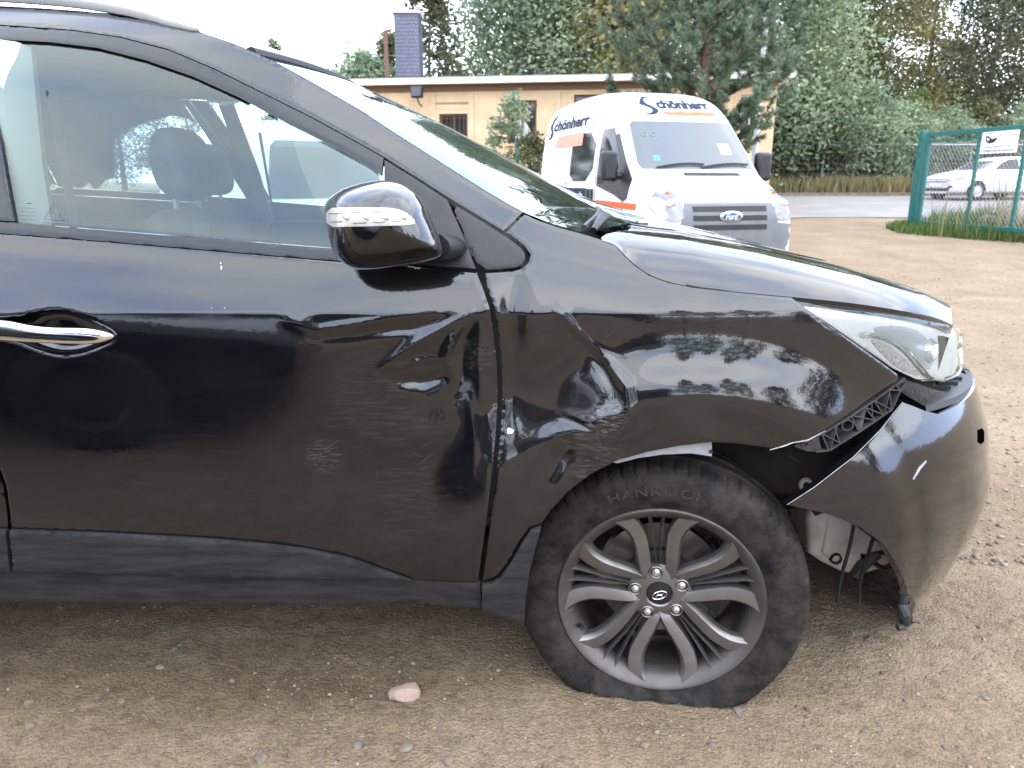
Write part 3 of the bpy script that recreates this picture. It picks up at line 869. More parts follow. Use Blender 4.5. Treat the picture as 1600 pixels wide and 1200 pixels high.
# inner door trims, pillar linings
for sgn in (0, 1):
    f_ = (lambda y: y) if not sgn else (lambda y: 2 * YC - y)
    y0, y1 = sorted((f_(1.60), f_(1.66)))
    MB().box((-2.0, y0, .42), (-.02, y1, 1.055)).build('door_lining', M_INT, SUV, world=True, bevel=.015)
    P = [(-1.03, f_(1.62), 1.02), (-1.06, f_(1.68), 1.25), (-1.10, f_(1.78), 1.50)]
    MB().tube(P, [.05, .045, .04], 8, flat=.5).build('pillar_lining', M_INTL, SUV, world=True)
    pa = [near_e[int(q * (len(near_e) - 1))] for q in (.08, .3, .6, .9)]
    MB().tube([(p[0] - .04, f_(p[1] + .035), p[2] - .035) for p in pa], .022, 8).build('pillar_lining', M_INTL, SUV, world=True)
    MB().tube([(-1.00, f_(1.72), 1.40), (-.98, f_(1.70), 1.1), (-.93, f_(1.68), .6)], .022, 4, flat=.1).build('seat_belt', M_INT, SUV, world=True)
# tailgate, closing the back
MB().prism([(-3.14, .34), (-3.19, .62), (-3.16, .96), (-3.10, 1.14), (-2.80, 1.47), (-2.74, 1.50), (-2.72, 1.44), (-3.0, 1.1), (-3.05, .34)], 'y', 1.75, 3.07).build('tailgate', M_PAINT, SUV, world=True, bevel=.03, seg=3)
# cowl panel with wiper arms
mb = MB()
mb.prism([(.06, 1.06), (.18, 1.055), (.36, 1.03), (.36, .98), (.06, .98)], 'y', 1.72, 3.10)
mb.build('cowl_panel', M_PLASTIC, SUV, world=True, bevel=.008)
cw = hit(905, 362)
W1 = [np.array(cw) + np.array(q) for q in ((.015, .05, .005), (.05, .16, .022), (.09, .42, .03), (.07, .85, .05))]
MB().tube(W1, [.007, .006, .005, .004], 6).build('wiper_arm', M_PLASTIC, SUV, world=True)
MB().tube([W1[0] + np.array((.02, .0, -.005)), W1[0] + np.array((.045, .05, .02)), W1[0] + np.array((.06, .11, .018))], [.007, .012, .009], 8).build('wiper_hub', M_TRIM, SUV, world=True, sharp=60)
rng_ = random.Random(4)
for k in range(5):
    px, py = ((925, 338), (940, 350), (968, 352), (985, 362), (955, 366))[k]
    c = at_y(px, py, 1.86 + .12 * (4 - k))
    w_ = .028 + .012 * rng_.random(); a0 = rng_.random() * 3
    P = []
    for i in range(5):
        P.append((c[0] + (i - 2) * .022 + .012 * math.sin(a0 + i * 1.9), c[1] + .016 * math.cos(a0 + i * 2.3), c[2] + .010 * math.sin(a0 * 2 + i * 1.3)))
    MB().tube(P, [w_ * .4, w_ * .9, w_ * .7, w_, w_ * .4], 6, flat=.55).build('crumpled_cowl_cover', pmat('dusty_cowl_plastic', (.10, .095, .09), .6, col2=(.26, .23, .20), vscale=30) if k in (0, 2) else M_PLASTIC, SUV, world=True, sharp=30)
# ------------------------------------------------------------------ door mirror
def bvh_of(o):
    m = o.data
    V = [v.co.copy() for v in m.vertices]; Fc = [tuple(p.vertices) for p in m.polygons]
    return BVHTree.FromPolygons(V, Fc)
def cam_decal(name, px, bvh, mat, parent, du=4, dv=4, off=.002, depth=.004, step=None):
    uv, T, be = fill(px, du, dv, step)
    P = []
    for a, b in uv:
        d = Vector(ray(a, b)).normalized()
        h = bvh.ray_cast(Vector((0, 0, CAM_H)), d)
        P.append(h[0] - d * off if h[0] is not None else None)
    good = [p for p in P if p is not None]
    P = [p if p is not None else min(good, key=lambda q: 0) for p in P]
    n = len(P); bi = sorted({i for e in be for i in e}); idx = {b: n + i for i, b in enumerate(bi)}
    V = [tuple(p) for p in P] + [tuple(P[b] + Vector((0, depth, 0))) for b in bi]
    Fc = [t[::-1] for t in T.tolist()] + [(a, b, idx[b], idx[a]) for a, b in be]
    return ob(name, V, Fc, mat, parent, world=True)
mo = smooth_poly([(506, 330), (508, 316), (522, 302), (545, 291), (580, 283), (605, 281), (630, 287), (650, 300), (665, 320), (675, 345), (688, 372), (694, 392), (690, 402), (668, 409), (630, 415), (590, 421), (562, 422), (545, 418), (528, 405), (516, 385), (508, 355)], True, 2)
mc = np.array((598, 352.)); V = []; Fc = []; nn = len(mo)
rhos = [1.0, .985, .955, .91, .85, .77, .67, .55, .4, .2, .03]
back = [(1.50, .62), (1.47, .86), (1.435, .965)]
ringsP = []
for y, s in back: ringsP.append([at_y(*(mc + (np.array(p) - mc) * s + (0 if s > .9 else np.array((30, 12)) * (1 - s))), y) for p in mo])
for r_ in rhos:
    y = 1.405 - .115 * (1 - r_ ** 2.4) ** (1 / 1.9)
    ringsP.append([at_y(*(mc + (np.array(p) - mc) * r_), y) for p in mo])
for rg in ringsP: V += [tuple(p) for p in rg]
for i in range(len(ringsP) - 1):
    for k in range(nn):
        k2 = (k + 1) % nn; Fc.append((i * nn + k, i * nn + k2, (i + 1) * nn + k2, (i + 1) * nn + k))
Fc.append(tuple((len(ringsP) - 1) * nn + k for k in range(nn))); Fc.append(tuple(range(nn)))
MIR = ob('door_mirror', V, Fc, M_PAINT, SUV, world=True, fix=True, sharp=80)
bv = bvh_of(MIR)
sig = smooth_poly([(509, 325), (545, 324), (590, 324), (620, 326), (638, 334), (651, 348), (640, 351), (600, 353), (550, 354), (510, 355)], True, 1)
cam_decal('turn_signal', sig, bv, pmat('signal_reflector', (.66, .60, .54), .22, .55, var=.12, vscale=50, bump=.08, bscale=150), MIR, 4, 4, .003)
for cx in (542, 573, 603, 630):
    h = bv.ray_cast(Vector((0, 0, CAM_H)), Vector(ray(cx, 339.5)).normalized())[0]
    MB().lathe([(.0001, -.005), (.003, -.0045), (.0052, -.002), (.0058, 0.0), (.0072, -.0008), (.0072, .002)], 14, (h.x, h.y - .004, h.z)).build('signal_bulb', pmat('signal_bulb', (.85, .80, .74), .12, .8), MIR, world=True)
for (a, b, c, d) in ((514, 333, 532, 333), (514, 346, 534, 346), (548, 331, 565, 331), (552, 348, 572, 348), (580, 331, 596, 331), (584, 347, 602, 347), (609, 332, 622, 333), (612, 346, 628, 346)):
    p = [bv.ray_cast(Vector((0, 0, CAM_H)), Vector(ray(u, v)).normalized())[0] for u, v in ((a, b), ((a + c) / 2, (b + d) / 2), (c, d))]
    MB().tube([q - Vector((0, .0035, 0)) for q in p], .0011, 5).build('signal_rib', pmat('signal_rib', (.22, .20, .18), .4), MIR, world=True)
cam_decal('mirror_lower_cap', smooth_poly([(662, 398), (690, 389), (695, 372), (700, 380), (700, 398), (680, 408), (640, 414), (625, 412)], True, 1), bv, M_TRIM, MIR, 6, 6, .0015) if False else None
# stalk that carries the housing
MB().tube([at_y(672, 385, 1.44), at_y(690, 386, 1.48), at_y(702, 385, 1.54)], [.045, .040, .038], 12, flat=.62).build('mirror_foot', M_TRIM, MIR, world=True, sharp=60)
V2 = [mir(v) for v in V]
ob('door_mirror', V2, Fc, M_PAINT, SUV, world=True, fix=True, sharp=80)

# ------------------------------------------------------------------ headlight
def phi_of(x, z): return math.asin(min(1, max(0, (x - .3) / float(a_front(z))) ** 1.1))
def front_map(off=0.0, shr=0.0):
    def f(U, V_):
        a = a_front(V_) - shr; s = np.clip(np.sin(U), 0, 1) ** (1 / 1.1)
        return .3 + a * s, YC - (.92 - off) * np.clip(np.cos(U), 0, 1) ** (2 / 3) + sec(V_), V_
    return f
def PZ(pts):
    out = []
    for a, b in pts:
        p = hit(a, b); out.append((phi_of(p[0], p[2]), p[2]))
    return out
HL_TOP = [(1240, 469), (1300, 480), (1380, 489), (1430, 496), (1465, 503)]
HL_LOW = [(1440, 597), (1405, 581), (1352, 545), (1292, 505)]
top = PZ(HL_TOP); low = PZ(HL_LOW)
z_top, z_lo = top[-1][1], low[0][1]
hl = top + [(.98, z_top - .035), (1.12, z_top - .075), (1.20, z_top - .12), (1.20, z_lo + .01), (1.10, z_lo - .015), (.95, z_lo - .022), (.82, z_lo - .015)] + low
LAMP = panel('headlight', inset(hl, .002), front_map(), M_LENS, SUV, .012, .006, (-.002, .006, 0), step=.01)
LAMP['label'] = 'clear headlight with chrome inside'
hin = inset(hl, .004)
panel('reflector', hin, front_map(.012, .012), pmat('lamp_reflector', (.74, .74, .72), .32, .12, rvar=.1, vscale=20), LAMP, .012, .008, (-.004, .05, 0), step=.012, drop=0)
def lamp_piece(name, px, off, shr, mat, step=.01, ins=0.0):
    pz = PZ(px)
    return panel(name, smooth_poly(pz, True, 2), front_map(off, shr), mat, LAMP, .010, .006, (-.003, .012, 0), step=step)
# honeycomb side reflector, chrome brow, dark projector cavity
hc = pmat('honeycomb_reflector', (.62, .60, .56), .35, .4, var=.35, vscale=160, bump=.8, bscale=260)
lamp_piece('side_reflector', [(1362, 530), (1385, 534), (1412, 552), (1438, 578), (1448, 590), (1425, 585), (1398, 568)], .009, .009, hc)
ch = PZ([(1352, 524), (1380, 525), (1410, 538), (1432, 560), (1448, 582), (1462, 592), (1490, 596), (1508, 592)])
fm = front_map(.007, .007); cp = [np.array([float(c) for c in fm(np.array(a), np.array(b))]) for a, b in ch]
cp = smooth_poly(cp, False, 2)
MB().tube(cp, .0055, 8).build('chrome_bezel', M_CHROME, LAMP, world=True)
cav = PZ([(1372, 512), (1400, 510), (1425, 512), (1445, 519), (1462, 536), (1468, 566), (1460, 582), (1450, 572), (1430, 548), (1400, 530), (1375, 522)])
panel('lamp_cavity', smooth_poly(cav, True, 2), front_map(.010, .010), pmat('lamp_cavity', (.50, .53, .56), .14, .35), LAMP, .012, .006, (-.002, .004, 0), step=.01)
pc = np.array(front_map(.03, .03)(np.array(phi_of(*hit(1462, 545)[[0, 2]])), np.array(hit(1462, 545)[2])))
pj = MB(); pj.lathe([(.0001, .055), (.020, .050), (.032, .034), (.037, .014), (.038, .0), (.042, -.002), (.043, -.010)], 28, (0, 0, 0), 'x')
po = pj.build('projector_lens', pmat('projector_glass', (.62, .68, .74), .04, .55), LAMP); po.matrix_parent_inverse = winv(LAMP)
po.location = pc + np.array((-.012, .012, -.008)); po.rotation_euler = (0, R(4), R(-38))
p2 = hit(1438, 552)
_bs = None
# black housing underneath
hb_px = [(1392, 588), (1420, 594), (1440, 600), (1470, 612), (1500, 616), (1505, 628), (1480, 638), (1450, 634), (1425, 620), (1402, 602)]
hz = PZ(hb_px)
panel('lamp_housing', smooth_poly(hz, True, 1), front_map(.012, .012), pmat('lamp_housing', (.012, .011, .010), .55, var=.5, vscale=30, bump=.4, bscale=60), LAMP, .012, .006, (-.03, .08, 0), step=.012)
# far lamp
uv, T, be = fill(inset(hl, .002), .05, .02, .03)
P = np.stack(front_map()(uv[:, 0], uv[:, 1]), 1); P[:, 1] = 2 * YC - P[:, 1]
ob('headlight', P, T[:, ::-1].tolist(), pmat('far_lamp', (.6, .62, .64), .1, .6), SUV, world=True)

# ------------------------------------------------------------------ bumper corner, sprung loose
_bz = [.06, .13, .20, .30, .42, .55, .66, .75]
def ab(z): return np.interp(z, _bz, [.955, .985, 1.025, 1.07, 1.095, 1.07, 1.03, .99])
def bb(z): return np.interp(z, _bz, [.895, .92, .94, .955, .96, .95, .93, .90])
_zz = np.arange(0, .9, .002); _gg = np.exp(-.5 * (np.arange(-30, 31) / 14.) ** 2); _gg /= _gg.sum()
_ta = np.convolve(np.pad(ab(_zz), 30, 'edge'), _gg, 'valid'); _tb = np.convolve(np.pad(bb(_zz), 30, 'edge'), _gg, 'valid')
def ab(z): return np.interp(z, _zz, _ta)
def bb(z): return np.interp(z, _zz, _tb)
def bflare(x, z):
    r = np.hypot(x - WX - .01, z - .30)
    return -.010 * (1 - sstep(.515, .60, r)) + .020 * sstep(.60, .74, r) * .7 * (1 - sstep(.50, .60, z))
def Yb(x, z):
    q = np.clip((np.asarray(x) - .3) / ab(z), 0, 1) ** 2.2
    return YC - bb(z) * np.clip(1 - q, 0, 1) ** (1 / 3) + bflare(x, z) * np.clip((1 - q) * 2.2, 0, 1)
def bmap(U, V_):
    x = .3 + ab(V_) * np.clip(np.sin(U), 0, 1) ** (1 / 1.1)
    q = np.clip((x - .3) / ab(V_), 0, 1) ** 2.2
    return x, YC - bb(V_) * np.clip(np.cos(U), 0, 1) ** (2 / 3) + bflare(x, V_) * np.clip((1 - q) * 2.2, 0, 1), V_
def PB(pts):
    o = []
    for a, b in pts:
        p = hit(a, b, Yb); o.append((math.asin(min(1, max(0, (p[0] - .3) / float(ab(p[2]))) ** 1.1)), p[2]))
    return o
arch_e = PB([(1231, 789), (1265, 796), (1297, 804), (1343, 823), (1381, 851), (1404, 888), (1418, 925), (1427, 957)])
bot_e = PB([(1474, 944), (1500, 922)])
diag = PB([(1411, 629), (1376, 673), (1334, 715), (1273, 762)])
top_e = PB([(1425, 634), (1445, 642), (1465, 647)])
zt_, zb_ = top_e[-1][1], bot_e[-1][1]
bo = arch_e + bot_e + [(1.1, zb_ + .0), (1.57, zb_ + .01), (1.57, zt_ - .0), (1.25, zt_ + .02), (1.05, zt_ + .015)] + top_e[::-1] + diag
uv, T, be = fill(bo, .014, .008, .012)
P = np.stack(bmap(uv[:, 0], uv[:, 1]), 1); n = len(P)
bi = sorted({i for e in be for i in e}); idx = {b: n + i for i, b in enumerate(bi)}
PV = np.concatenate([P, P[bi] + np.array((-.010, .016, 0))])
PF = T.tolist() + [(b, a, idx[a], idx[b]) for a, b in be]
PM = PV.copy(); PM[:, 1] = 2 * YC - PM[:, 1]
BUMP = ob('front_bumper', np.concatenate([PV, PM]), PF + [tuple(len(PV) + i for i in reversed(f)) for f in PF], M_PAINT_S, SUV, world=True, sharp=38)
BUMP['label'] = 'black bumper corner torn loose from its bracket'
bvb = bvh_of(BUMP)
def on_b(px, py, off=.002):
    d = Vector(ray(px, py)).normalized(); h = bvb.ray_cast(Vector((0, 0, CAM_H)), d)[0]
    return h - d * off if h is not None else Vector(hit(px, py, Yb))
def b_decal(name, px, mat, off=.0015):
    P = [on_b(a, b, off) for a, b in px]
    n = len(P); V = [tuple(p) for p in P] + [tuple(p + Vector((0, .004, 0))) for p in P]
    return ob(name, V, [tuple(range(n)), tuple(range(2 * n - 1, n - 1, -1))] + [(i, (i + 1) % n, n + (i + 1) % n, n + i) for i in range(n)], mat, BUMP, world=True, fix=True)
b_decal('tow_hole', [(1529, 672), (1535, 669), (1538, 674), (1538, 690), (1533, 694), (1529, 690)], pmat('void_black', (.001, .001, .001), 1.0, spec=0.0), .006)
b_decal('scratch_mark', [(1426, 748), (1436, 730), (1447, 719), (1448, 722), (1438, 734), (1428, 750)], M_TORN, .001)
fl_ = MB().lathe([(.0001, .02), (.03, .012), (.042, .0), (.046, -.02), (.046, -.05)], 20, (0, 0, 0), 'x').build('fog_lamp', pmat('fog_lens', (.25, .32, .40), .06, .4), BUMP)
fl_.matrix_parent_inverse = winv(BUMP)
_f = bmap(np.array(1.0), np.array(.40)); fl_.location = (float(_f[0]) - .012, float(_f[1]) + .008, .40); fl_.scale = (.6, .8, 1); fl_.rotation_euler = (0, 0, R(-35))
# thin light edge along the torn diagonal
dg_ = [np.array([float(c) for c in bmap(np.array(a), np.array(b))]) + np.array((-.002, -.001, .001)) for a, b in diag[::1] + [arch_e[0]]]
MB().tube(dg_, [.0007, .0009, .0008, .0009, .0006], 6).build('torn_edge', M_TORN, BUMP, world=True)
# grille and lower intake, behind the skin in the middle
MB().prism([(1.18, .30), (1.24, .42), (1.235, .56), (1.16, .70), (1.05, .70), (1.05, .30)], 'y', 1.95, 2.87).build('front_grille', M_PLASTIC, SUV, world=True, bevel=.02)
# top step pad seen between lamp and bumper
sp = [bmap(np.array(u), np.array(zt_ + .012)) for u in np.linspace(top_e[1][0] + .02, 1.15, 14)]
V = []; Fc = []
for i, q in enumerate(sp):
    x, y, z = [float(c) for c in q]
    t = i / (len(sp) - 1)
    for dx, dy, dz in ((-.004, .004, .000), (-.006, .008, .014), (-.030, .030, .022), (-.09, .07, .024), (-.09, .07, -.02)): V.append((x + dx, y + dy, z + dz - .006))
for i in range(len(sp) - 1):
    for k in range(4): Fc.append((i * 5 + k, i * 5 + k + 1, (i + 1) * 5 + k + 1, (i + 1) * 5 + k))
ob('bumper_step', V, Fc, pmat('step_plastic', (.010, .010, .011), .45, var=.3, vscale=30), BUMP, world=True, fix=True)
for t in (.45, .6, .75):
    q = [float(c) for c in bmap(np.array(top_e[1][0] + (1.15 - top_e[1][0]) * t), np.array(zt_))]
    MB().box((q[0] - .07, q[1] + .035, zt_ + .024), (q[0] - .02, q[1] + .047, zt_ + .034)).build('step_rib', M_SEAL, BUMP, world=True)

# ------------------------------------------------------------------ plastic bumper bracket with ribs
def bk(px, py, o=0.020): return np.array(hit(px, py, off=o))
A_ = [(1262, 684), (1279, 675), (1320, 650), (1365, 620), (1407, 589)]
B_ = [(1270, 703), (1290, 701), (1335, 673), (1362, 655), (1387, 638), (1398, 612), (1408, 597)]
mb = MB()
def strip(P, w, dep=.024):
    for a, b in zip(P[:-1], P[1:]):
        p, q = bk(*a), bk(*b)
        mb.bar(p + np.array((0, dep / 2 - .004, 0)), q + np.array((0, dep / 2 - .004, 0)), w, dep, (0, 1, 0)) if False else mb.bar(p, q, dep, w, (0, 0, 1))
for P_, w in ((A_, .0045), (B_, .004)): strip(P_, w)
for a, b in (((1279, 675), (1290, 701)), ((1300, 664), (1308, 690)), ((1325, 647), (1337, 672)), ((1345, 634), (1362, 655)), ((1360, 624), (1374, 646)), ((1383, 607), (1387, 638)), ((1393, 600), (1400, 608)),
             ((1325, 647), (1362, 655)), ((1337, 672), (1345, 634)), ((1345, 634), (1374, 646)), ((1362, 655), (1360, 624)), ((1374, 646), (1383, 607)), ((1360, 624), (1387, 638)),
             ((1279, 675), (1308, 690)), ((1290, 701), (1300, 664)), ((1393, 600), (1408, 590)), ((1383, 607), (1400, 608))):
    strip([a, b], .0028)
c = bk(1321, 662)
mb.lathe([(.0105, -.012), (.0135, -.012), (.0135, .012), (.0105, .012)], 16, c, 'y', True)
mb.build('bumper_bracket', pmat('bracket_plastic', (.035, .035, .036), .42, var=.3, vscale=30), SUV, world=True, smooth=False)
V = [tuple(bk(a, b, .034)) for a, b in A_ + B_[::-1]]
nA = len(V); V += [(x, y + .004, z) for x, y, z in V]
ob('bracket_back', V, [tuple(range(nA)), tuple(range(2 * nA - 1, nA - 1, -1))] + [(i, (i + 1) % nA, nA + (i + 1) % nA, nA + i) for i in range(nA)], M_PLASTIC, SUV, smooth=False, world=True, fix=True)
mb = MB(); q = [bk(*p, .012) for p in ((1240, 697), (1262, 686), (1280, 684), (1284, 706), (1262, 705), (1250, 701))]
n = len(q); V = [tuple(p) for p in q] + [tuple(p + np.array((0, .02, 0))) for p in q]
ob('bracket_lug', V, [tuple(range(n)), tuple(range(2 * n - 1, n - 1, -1))] + [(i, (i + 1) % n, n + (i + 1) % n, n + i) for i in range(n)], M_PLASTIC, SUV, smooth=False, world=True, fix=True)
c = bk(1258, 693, .010); mb.lathe([(.006, -.003), (.0085, -.003), (.0085, .004), (.006, .004)], 12, c, 'y', True)
mb.bar(c + np.array((-.006, 0, .006)), c + np.array((.006, 0, -.006)), .002, .003).bar(c + np.array((-.006, 0, -.006)), c + np.array((.006, 0, .006)), .002, .003)
mb.build('bracket_clip', pmat('bracket_plastic', (.05, .05, .05), .42), SUV, smooth=False, world=True)

# ------------------------------------------------------------------ things laid bare behind the bumper
rp = [(1286, 742), (1300, 712), (1322, 706), (1352, 716), (1398, 800), (1410, 850), (1392, 888), (1352, 900), (1318, 898), (1285, 882), (1264, 868), (1262, 812)]
V = [tuple(at_y(a, b, 1.80)) for a, b in rp]; n = len(V)
V += [tuple(at_y(a, b, 1.80) + np.array((.02, .16, 0))) for a, b in rp]
RES = ob('washer_reservoir', V, [tuple(range(n)), tuple(range(2 * n - 1, n - 1, -1))] + [(i, (i + 1) % n, n + (i + 1) % n, n + i) for i in range(n)], M_RES, SUV, world=True, fix=True, sharp=50)
b_ = RES.modifiers.new('bevel', 'BEVEL'); b_.width = .022; b_.segments = 4; b_.limit_method = 'ANGLE'; b_.angle_limit = R(50)
q = [(1296, 806), (1330, 808), (1372, 838), (1388, 868), (1350, 885), (1310, 884), (1285, 866)]
V = [tuple(at_y(a, b, 1.792)) for a, b in q]; n = len(V); V += [(x, y + .02, z) for x, y, z in V]
o = ob('reservoir_rib', V, [tuple(range(n)), tuple(range(2 * n - 1, n - 1, -1))] + [(i, (i + 1) % n, n + (i + 1) % n, n + i) for i in range(n)], M_RES, RES, world=True, fix=True)
b_ = o.modifiers.new('bevel', 'BEVEL'); b_.width = .006; b_.segments = 3
c = at_y(1306, 873, 1.79); MB().lathe([(.0001, .012), (.010, .010), (.011, -.004), (.0145, -.006), (.016, .0), (.016, .02)], 20, c).build('reservoir_grommet', M_SEAL, RES, world=True)
def wire(name, P, y, r, mat=M_SEAL, dy=0.0):
    Q = smooth_poly([at_y(a, b, y + dy * i) for i, (a, b) in enumerate(P)], False, 2)
    return MB().tube(Q, r, 8).build(name, mat, SUV, world=True)
wire('hanging_hose', [(1338, 780), (1334, 822), (1326, 862), (1313, 905), (1308, 940)], 1.66, .0045)
wire('hanging_hose', [(1376, 800), (1364, 842), (1352, 880), (1343, 912), (1342, 942)], 1.68, .0045)
wire('wiring_loop', [(1366, 880), (1378, 888), (1392, 884), (1397, 872), (1392, 862), (1374, 864)], 1.74, .0065)
MB().tube([at_y(1333, 898, 1.74), at_y(1346, 885, 1.735), at_y(1362, 872, 1.73), at_y(1374, 866, 1.73)], [.012, .017, .014, .010], 6).tube([at_y(1350, 866, 1.74), at_y(1348, 888, 1.73), at_y(1340, 902, 1.74)], [.010, .013, .009], 5).build('wiring_connector', M_PLASTIC, SUV, world=True, sharp=30)
MB().tube([at_y(1412, 926, 1.56), at_y(1411, 944, 1.56)], .010, 10).tube([at_y(1411, 944, 1.56), at_y(1413, 960, 1.55), at_y(1415, 974, 1.55)], [.014, .014, .012], 10).tube([at_y(1402, 980, 1.545), at_y(1412, 977, 1.55), at_y(1420, 974, 1.555)], [.008, .010, .006], 8).tube([at_y(1424, 970, 1.55), at_y(1437, 973, 1.55)], .003, 6).build('hanging_sensor', M_PLASTIC, SUV, world=True)
c = at_y(1259, 757, 1.72)
MB().lathe([(.0085, -.004), (.017, -.004), (.018, .002), (.0085, .002)], 18, c, 'y', True).build('bolt_tab', pmat('bolt_tab', (.34, .31, .27), .5, var=.3, vscale=50), SUV, world=True)

# ------------------------------------------------------------------ wheel-arch liners
for wx, rr in ((WX, .395), (RX, .385)):
    for sgn in (0, 1):
        V = []; Fc = []; a0, a1 = (R(42), R(185)) if wx == WX else (R(-5), R(185))
        na = 26
        for i in range(na + 1):
            a = a0 + (a1 - a0) * i / na
            for j in range(7):
                y = 1.53 + .45 * j / 6; rj = rr + .006 * math.sin(i * 1.9 + j)
                V.append((wx + rj * math.cos(a), y if not sgn else 2 * YC - y, .32 + rj * math.sin(a)))
        for i in range(na):
            for j in range(6): Fc.append((i * 7 + j, i * 7 + j + 1, (i + 1) * 7 + j + 1, (i + 1) * 7 + j))
        ob('wheel_arch_liner', V, Fc, M_LINER, SUV, world=True)
MB().prism([(.66, .60), (.98, .62), (1.02, .86), (.70, .92), (.52, .80)], 'y', 1.70, 1.76).build('front_panel', M_LINER, SUV, world=True)
MB().prism([(.70, .50), (.80, .36), (.90, .40), (.95, .60), (.80, .66)], 'y', 1.80, 1.86).build('front_panel', M_LINER, SUV, world=True)
MB().tube([(WX, 1.98, .20), (WX, 1.96, .40), (WX - .02, 1.98, .80)], [.06, .05, .07], 12).tube([(WX, 1.75, .262), (WX, 2.2, .30)], .03, 10).build('suspension_strut', M_LINER, SUV, world=True)

# ------------------------------------------------------------------ wheels
TYRE_PROF = [(.229, -.092), (.236, -.101), (.247, -.108), (.254, -.1095), (.258, -.1125), (.272, -.1165), (.290, -.1175), (.305, -.1150), (.317, -.1105), (.326, -.1045), (.333, -.096), (.3385, -.085), (.3415, -.072), (.3435, -.056),
             (.3445, -.052), (.338, -.049), (.338, -.041), (.3450, -.038), (.346, -.012), (.339, -.009), (.339, .009), (.346, .012), (.345, .038), (.338, .041), (.338, .049), (.3445, .052), (.3415, .072), (.333, .096), (.305, .115), (.272, .1165), (.247, .108), (.229, .092)]
def wheel(cx, cy, cz, steer, camber, flat, label=None, nt=420, name='front_wheel', flip=False):
    W = part(name, SUV)
    if label: W['label'] = label
    Rm = Matrix.Rotation(steer, 3, 'Z') @ Matrix.Rotation(camber, 3, 'X')
    if flip: Rm = Matrix.Rotation(math.pi, 3, 'Z') @ Rm
    Rn = np.array(Rm); C = np.array((cx, cy, cz))
    def tf(V): return np.asarray(V, float) @ Rn.T + C
    def put(nm, mb, mat, sharp=35): return ob(nm, tf(mb.V), mb.F, mat, W, world=True, fix=True, sharp=sharp)
    # tyre with cut shoulder grooves
    V = []; Fc = []; m = len(TYRE_PROF); pitch = 6
    for k in range(nt):
        a = 2 * math.pi * k / nt; gr = (k % pitch) == 0
        for i, (r, h) in enumerate(TYRE_PROF):
            if gr and (9 <= i <= 13 or 25 <= i <= 27): r = r - (.0045 if i in (10, 11, 12, 13, 26) else .002)
            V.append((r * math.cos(a + (0 if not gr else 0)), h, r * math.sin(a)))
    V = np.array(V); Vw = tf(V)
    if flat:
        g0 = .0015; mid = (Vw - C) @ Rn            # local coords again
        zz = Vw[:, 2]
        hgt = np.clip((.15 - zz) / .15, 0, 1.4)
        side = np.sign(mid[:, 1]) * np.clip(np.abs(mid[:, 1]) / .08, 0, 1)
        rr = np.hypot(mid[:, 0], mid[:, 2])
        low = np.clip(-(mid[:, 2]) / rr, 0, 1) ** 2
        amt = np.clip((rr - .235) / .05, 0, 1) * hgt ** 1.2 * .016 * low
        comp = np.clip(g0 - zz, 0, 1)
        bul = side * (amt - comp * .22)
        ax = Rn @ np.array((0, 1, 0))
        Vw = Vw + bul[:, None] * ax[None, :]
        Vw[:, 2] = np.where(zz < g0, g0 + .0008 * np.sin(mid[:, 0] * 40) * (comp > .01), zz)
        wr = .0025 * np.sin(mid[:, 0] * 90 + mid[:, 1] * 30) * hgt * low
        Vw[:, 1] += wr
    for k in range(nt):
        k2 = (k + 1) % nt
        for i in range(m - 1): Fc.append((k * m + i, k2 * m + i, k2 * m + i + 1, k * m + i + 1))
    ob('tyre', Vw, Fc, M_RUBBER, W, world=True, fix=True, sharp=50)
    # rim ring and barrel
    mb = MB(); mb.lathe([(.226, -.080), (.232, -.092), (.2365, -.1015), (.241, -.103), (.243, -.0995), (.2425, -.1055), (.2385, -.1085), (.2325, -.107), (.227, -.101), (.2185, -.094), (.210, -.082), (.2065, -.064), (.2065, -.05)], 128)
    put('rim', mb, pmat('dusty_rim_lip', (.105, .098, .09), .48, .6, col2=(.075, .066, .056), vscale=18), 50)
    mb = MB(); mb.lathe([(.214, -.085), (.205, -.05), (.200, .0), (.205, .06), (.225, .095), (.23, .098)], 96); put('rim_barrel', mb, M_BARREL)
    mb = MB(); mb.lathe([(.06, .03), (.062, .008), (.150, .008), (.150, .030), (.06, .030)], 64); put('brake_disc', mb, M_DISC)
    mb = MB()
    for a in (R(-22), R(10)):
        mb.prism([(.10 * math.cos(a), .10 * math.sin(a)), (.165 * math.cos(a - .1), .165 * math.sin(a - .1)), (.170 * math.cos(a + .2), .170 * math.sin(a + .2)), (.165 * math.cos(a + .5), .165 * math.sin(a + .5)), (.10 * math.cos(a + .45), .10 * math.sin(a + .45))], 'y', -.020, .05)
    put('brake_caliper', mb, M_PLASTIC)
    # spokes: five groups of two blades and two thin ribs
    def sweep(ang0, thf, wf, hf, r0, r1, nseg, ridge=0.0, dp=.026, wall=.75):
        mb = MB(); V = []; Fc = []
        for i in range(nseg + 1):
            r = r0 + (r1 - r0) * i / nseg; th = ang0 + thf(r); w = wf(r); h = hf(r)
            for s_, hh in ((-1.0, dp), (-.96, .0125), (-.88, .0085), (ridge - .05, .0002), (ridge + .05, .0002), (.88, .0085), (.96, .0125), (1.0, dp)):
                t = th + s_ * w / r
                V.append((r * math.cos(t), h + hh, r * math.sin(t)))
        for i in range(nseg):
            for k in range(7): Fc.append((i * 8 + k, i * 8 + k + 1, (i + 1) * 8 + k + 1, (i + 1) * 8 + k))
        Fc += [tuple(range(8)), tuple(nseg * 8 + k for k in range(8))]
        return mb.add(V, Fc)
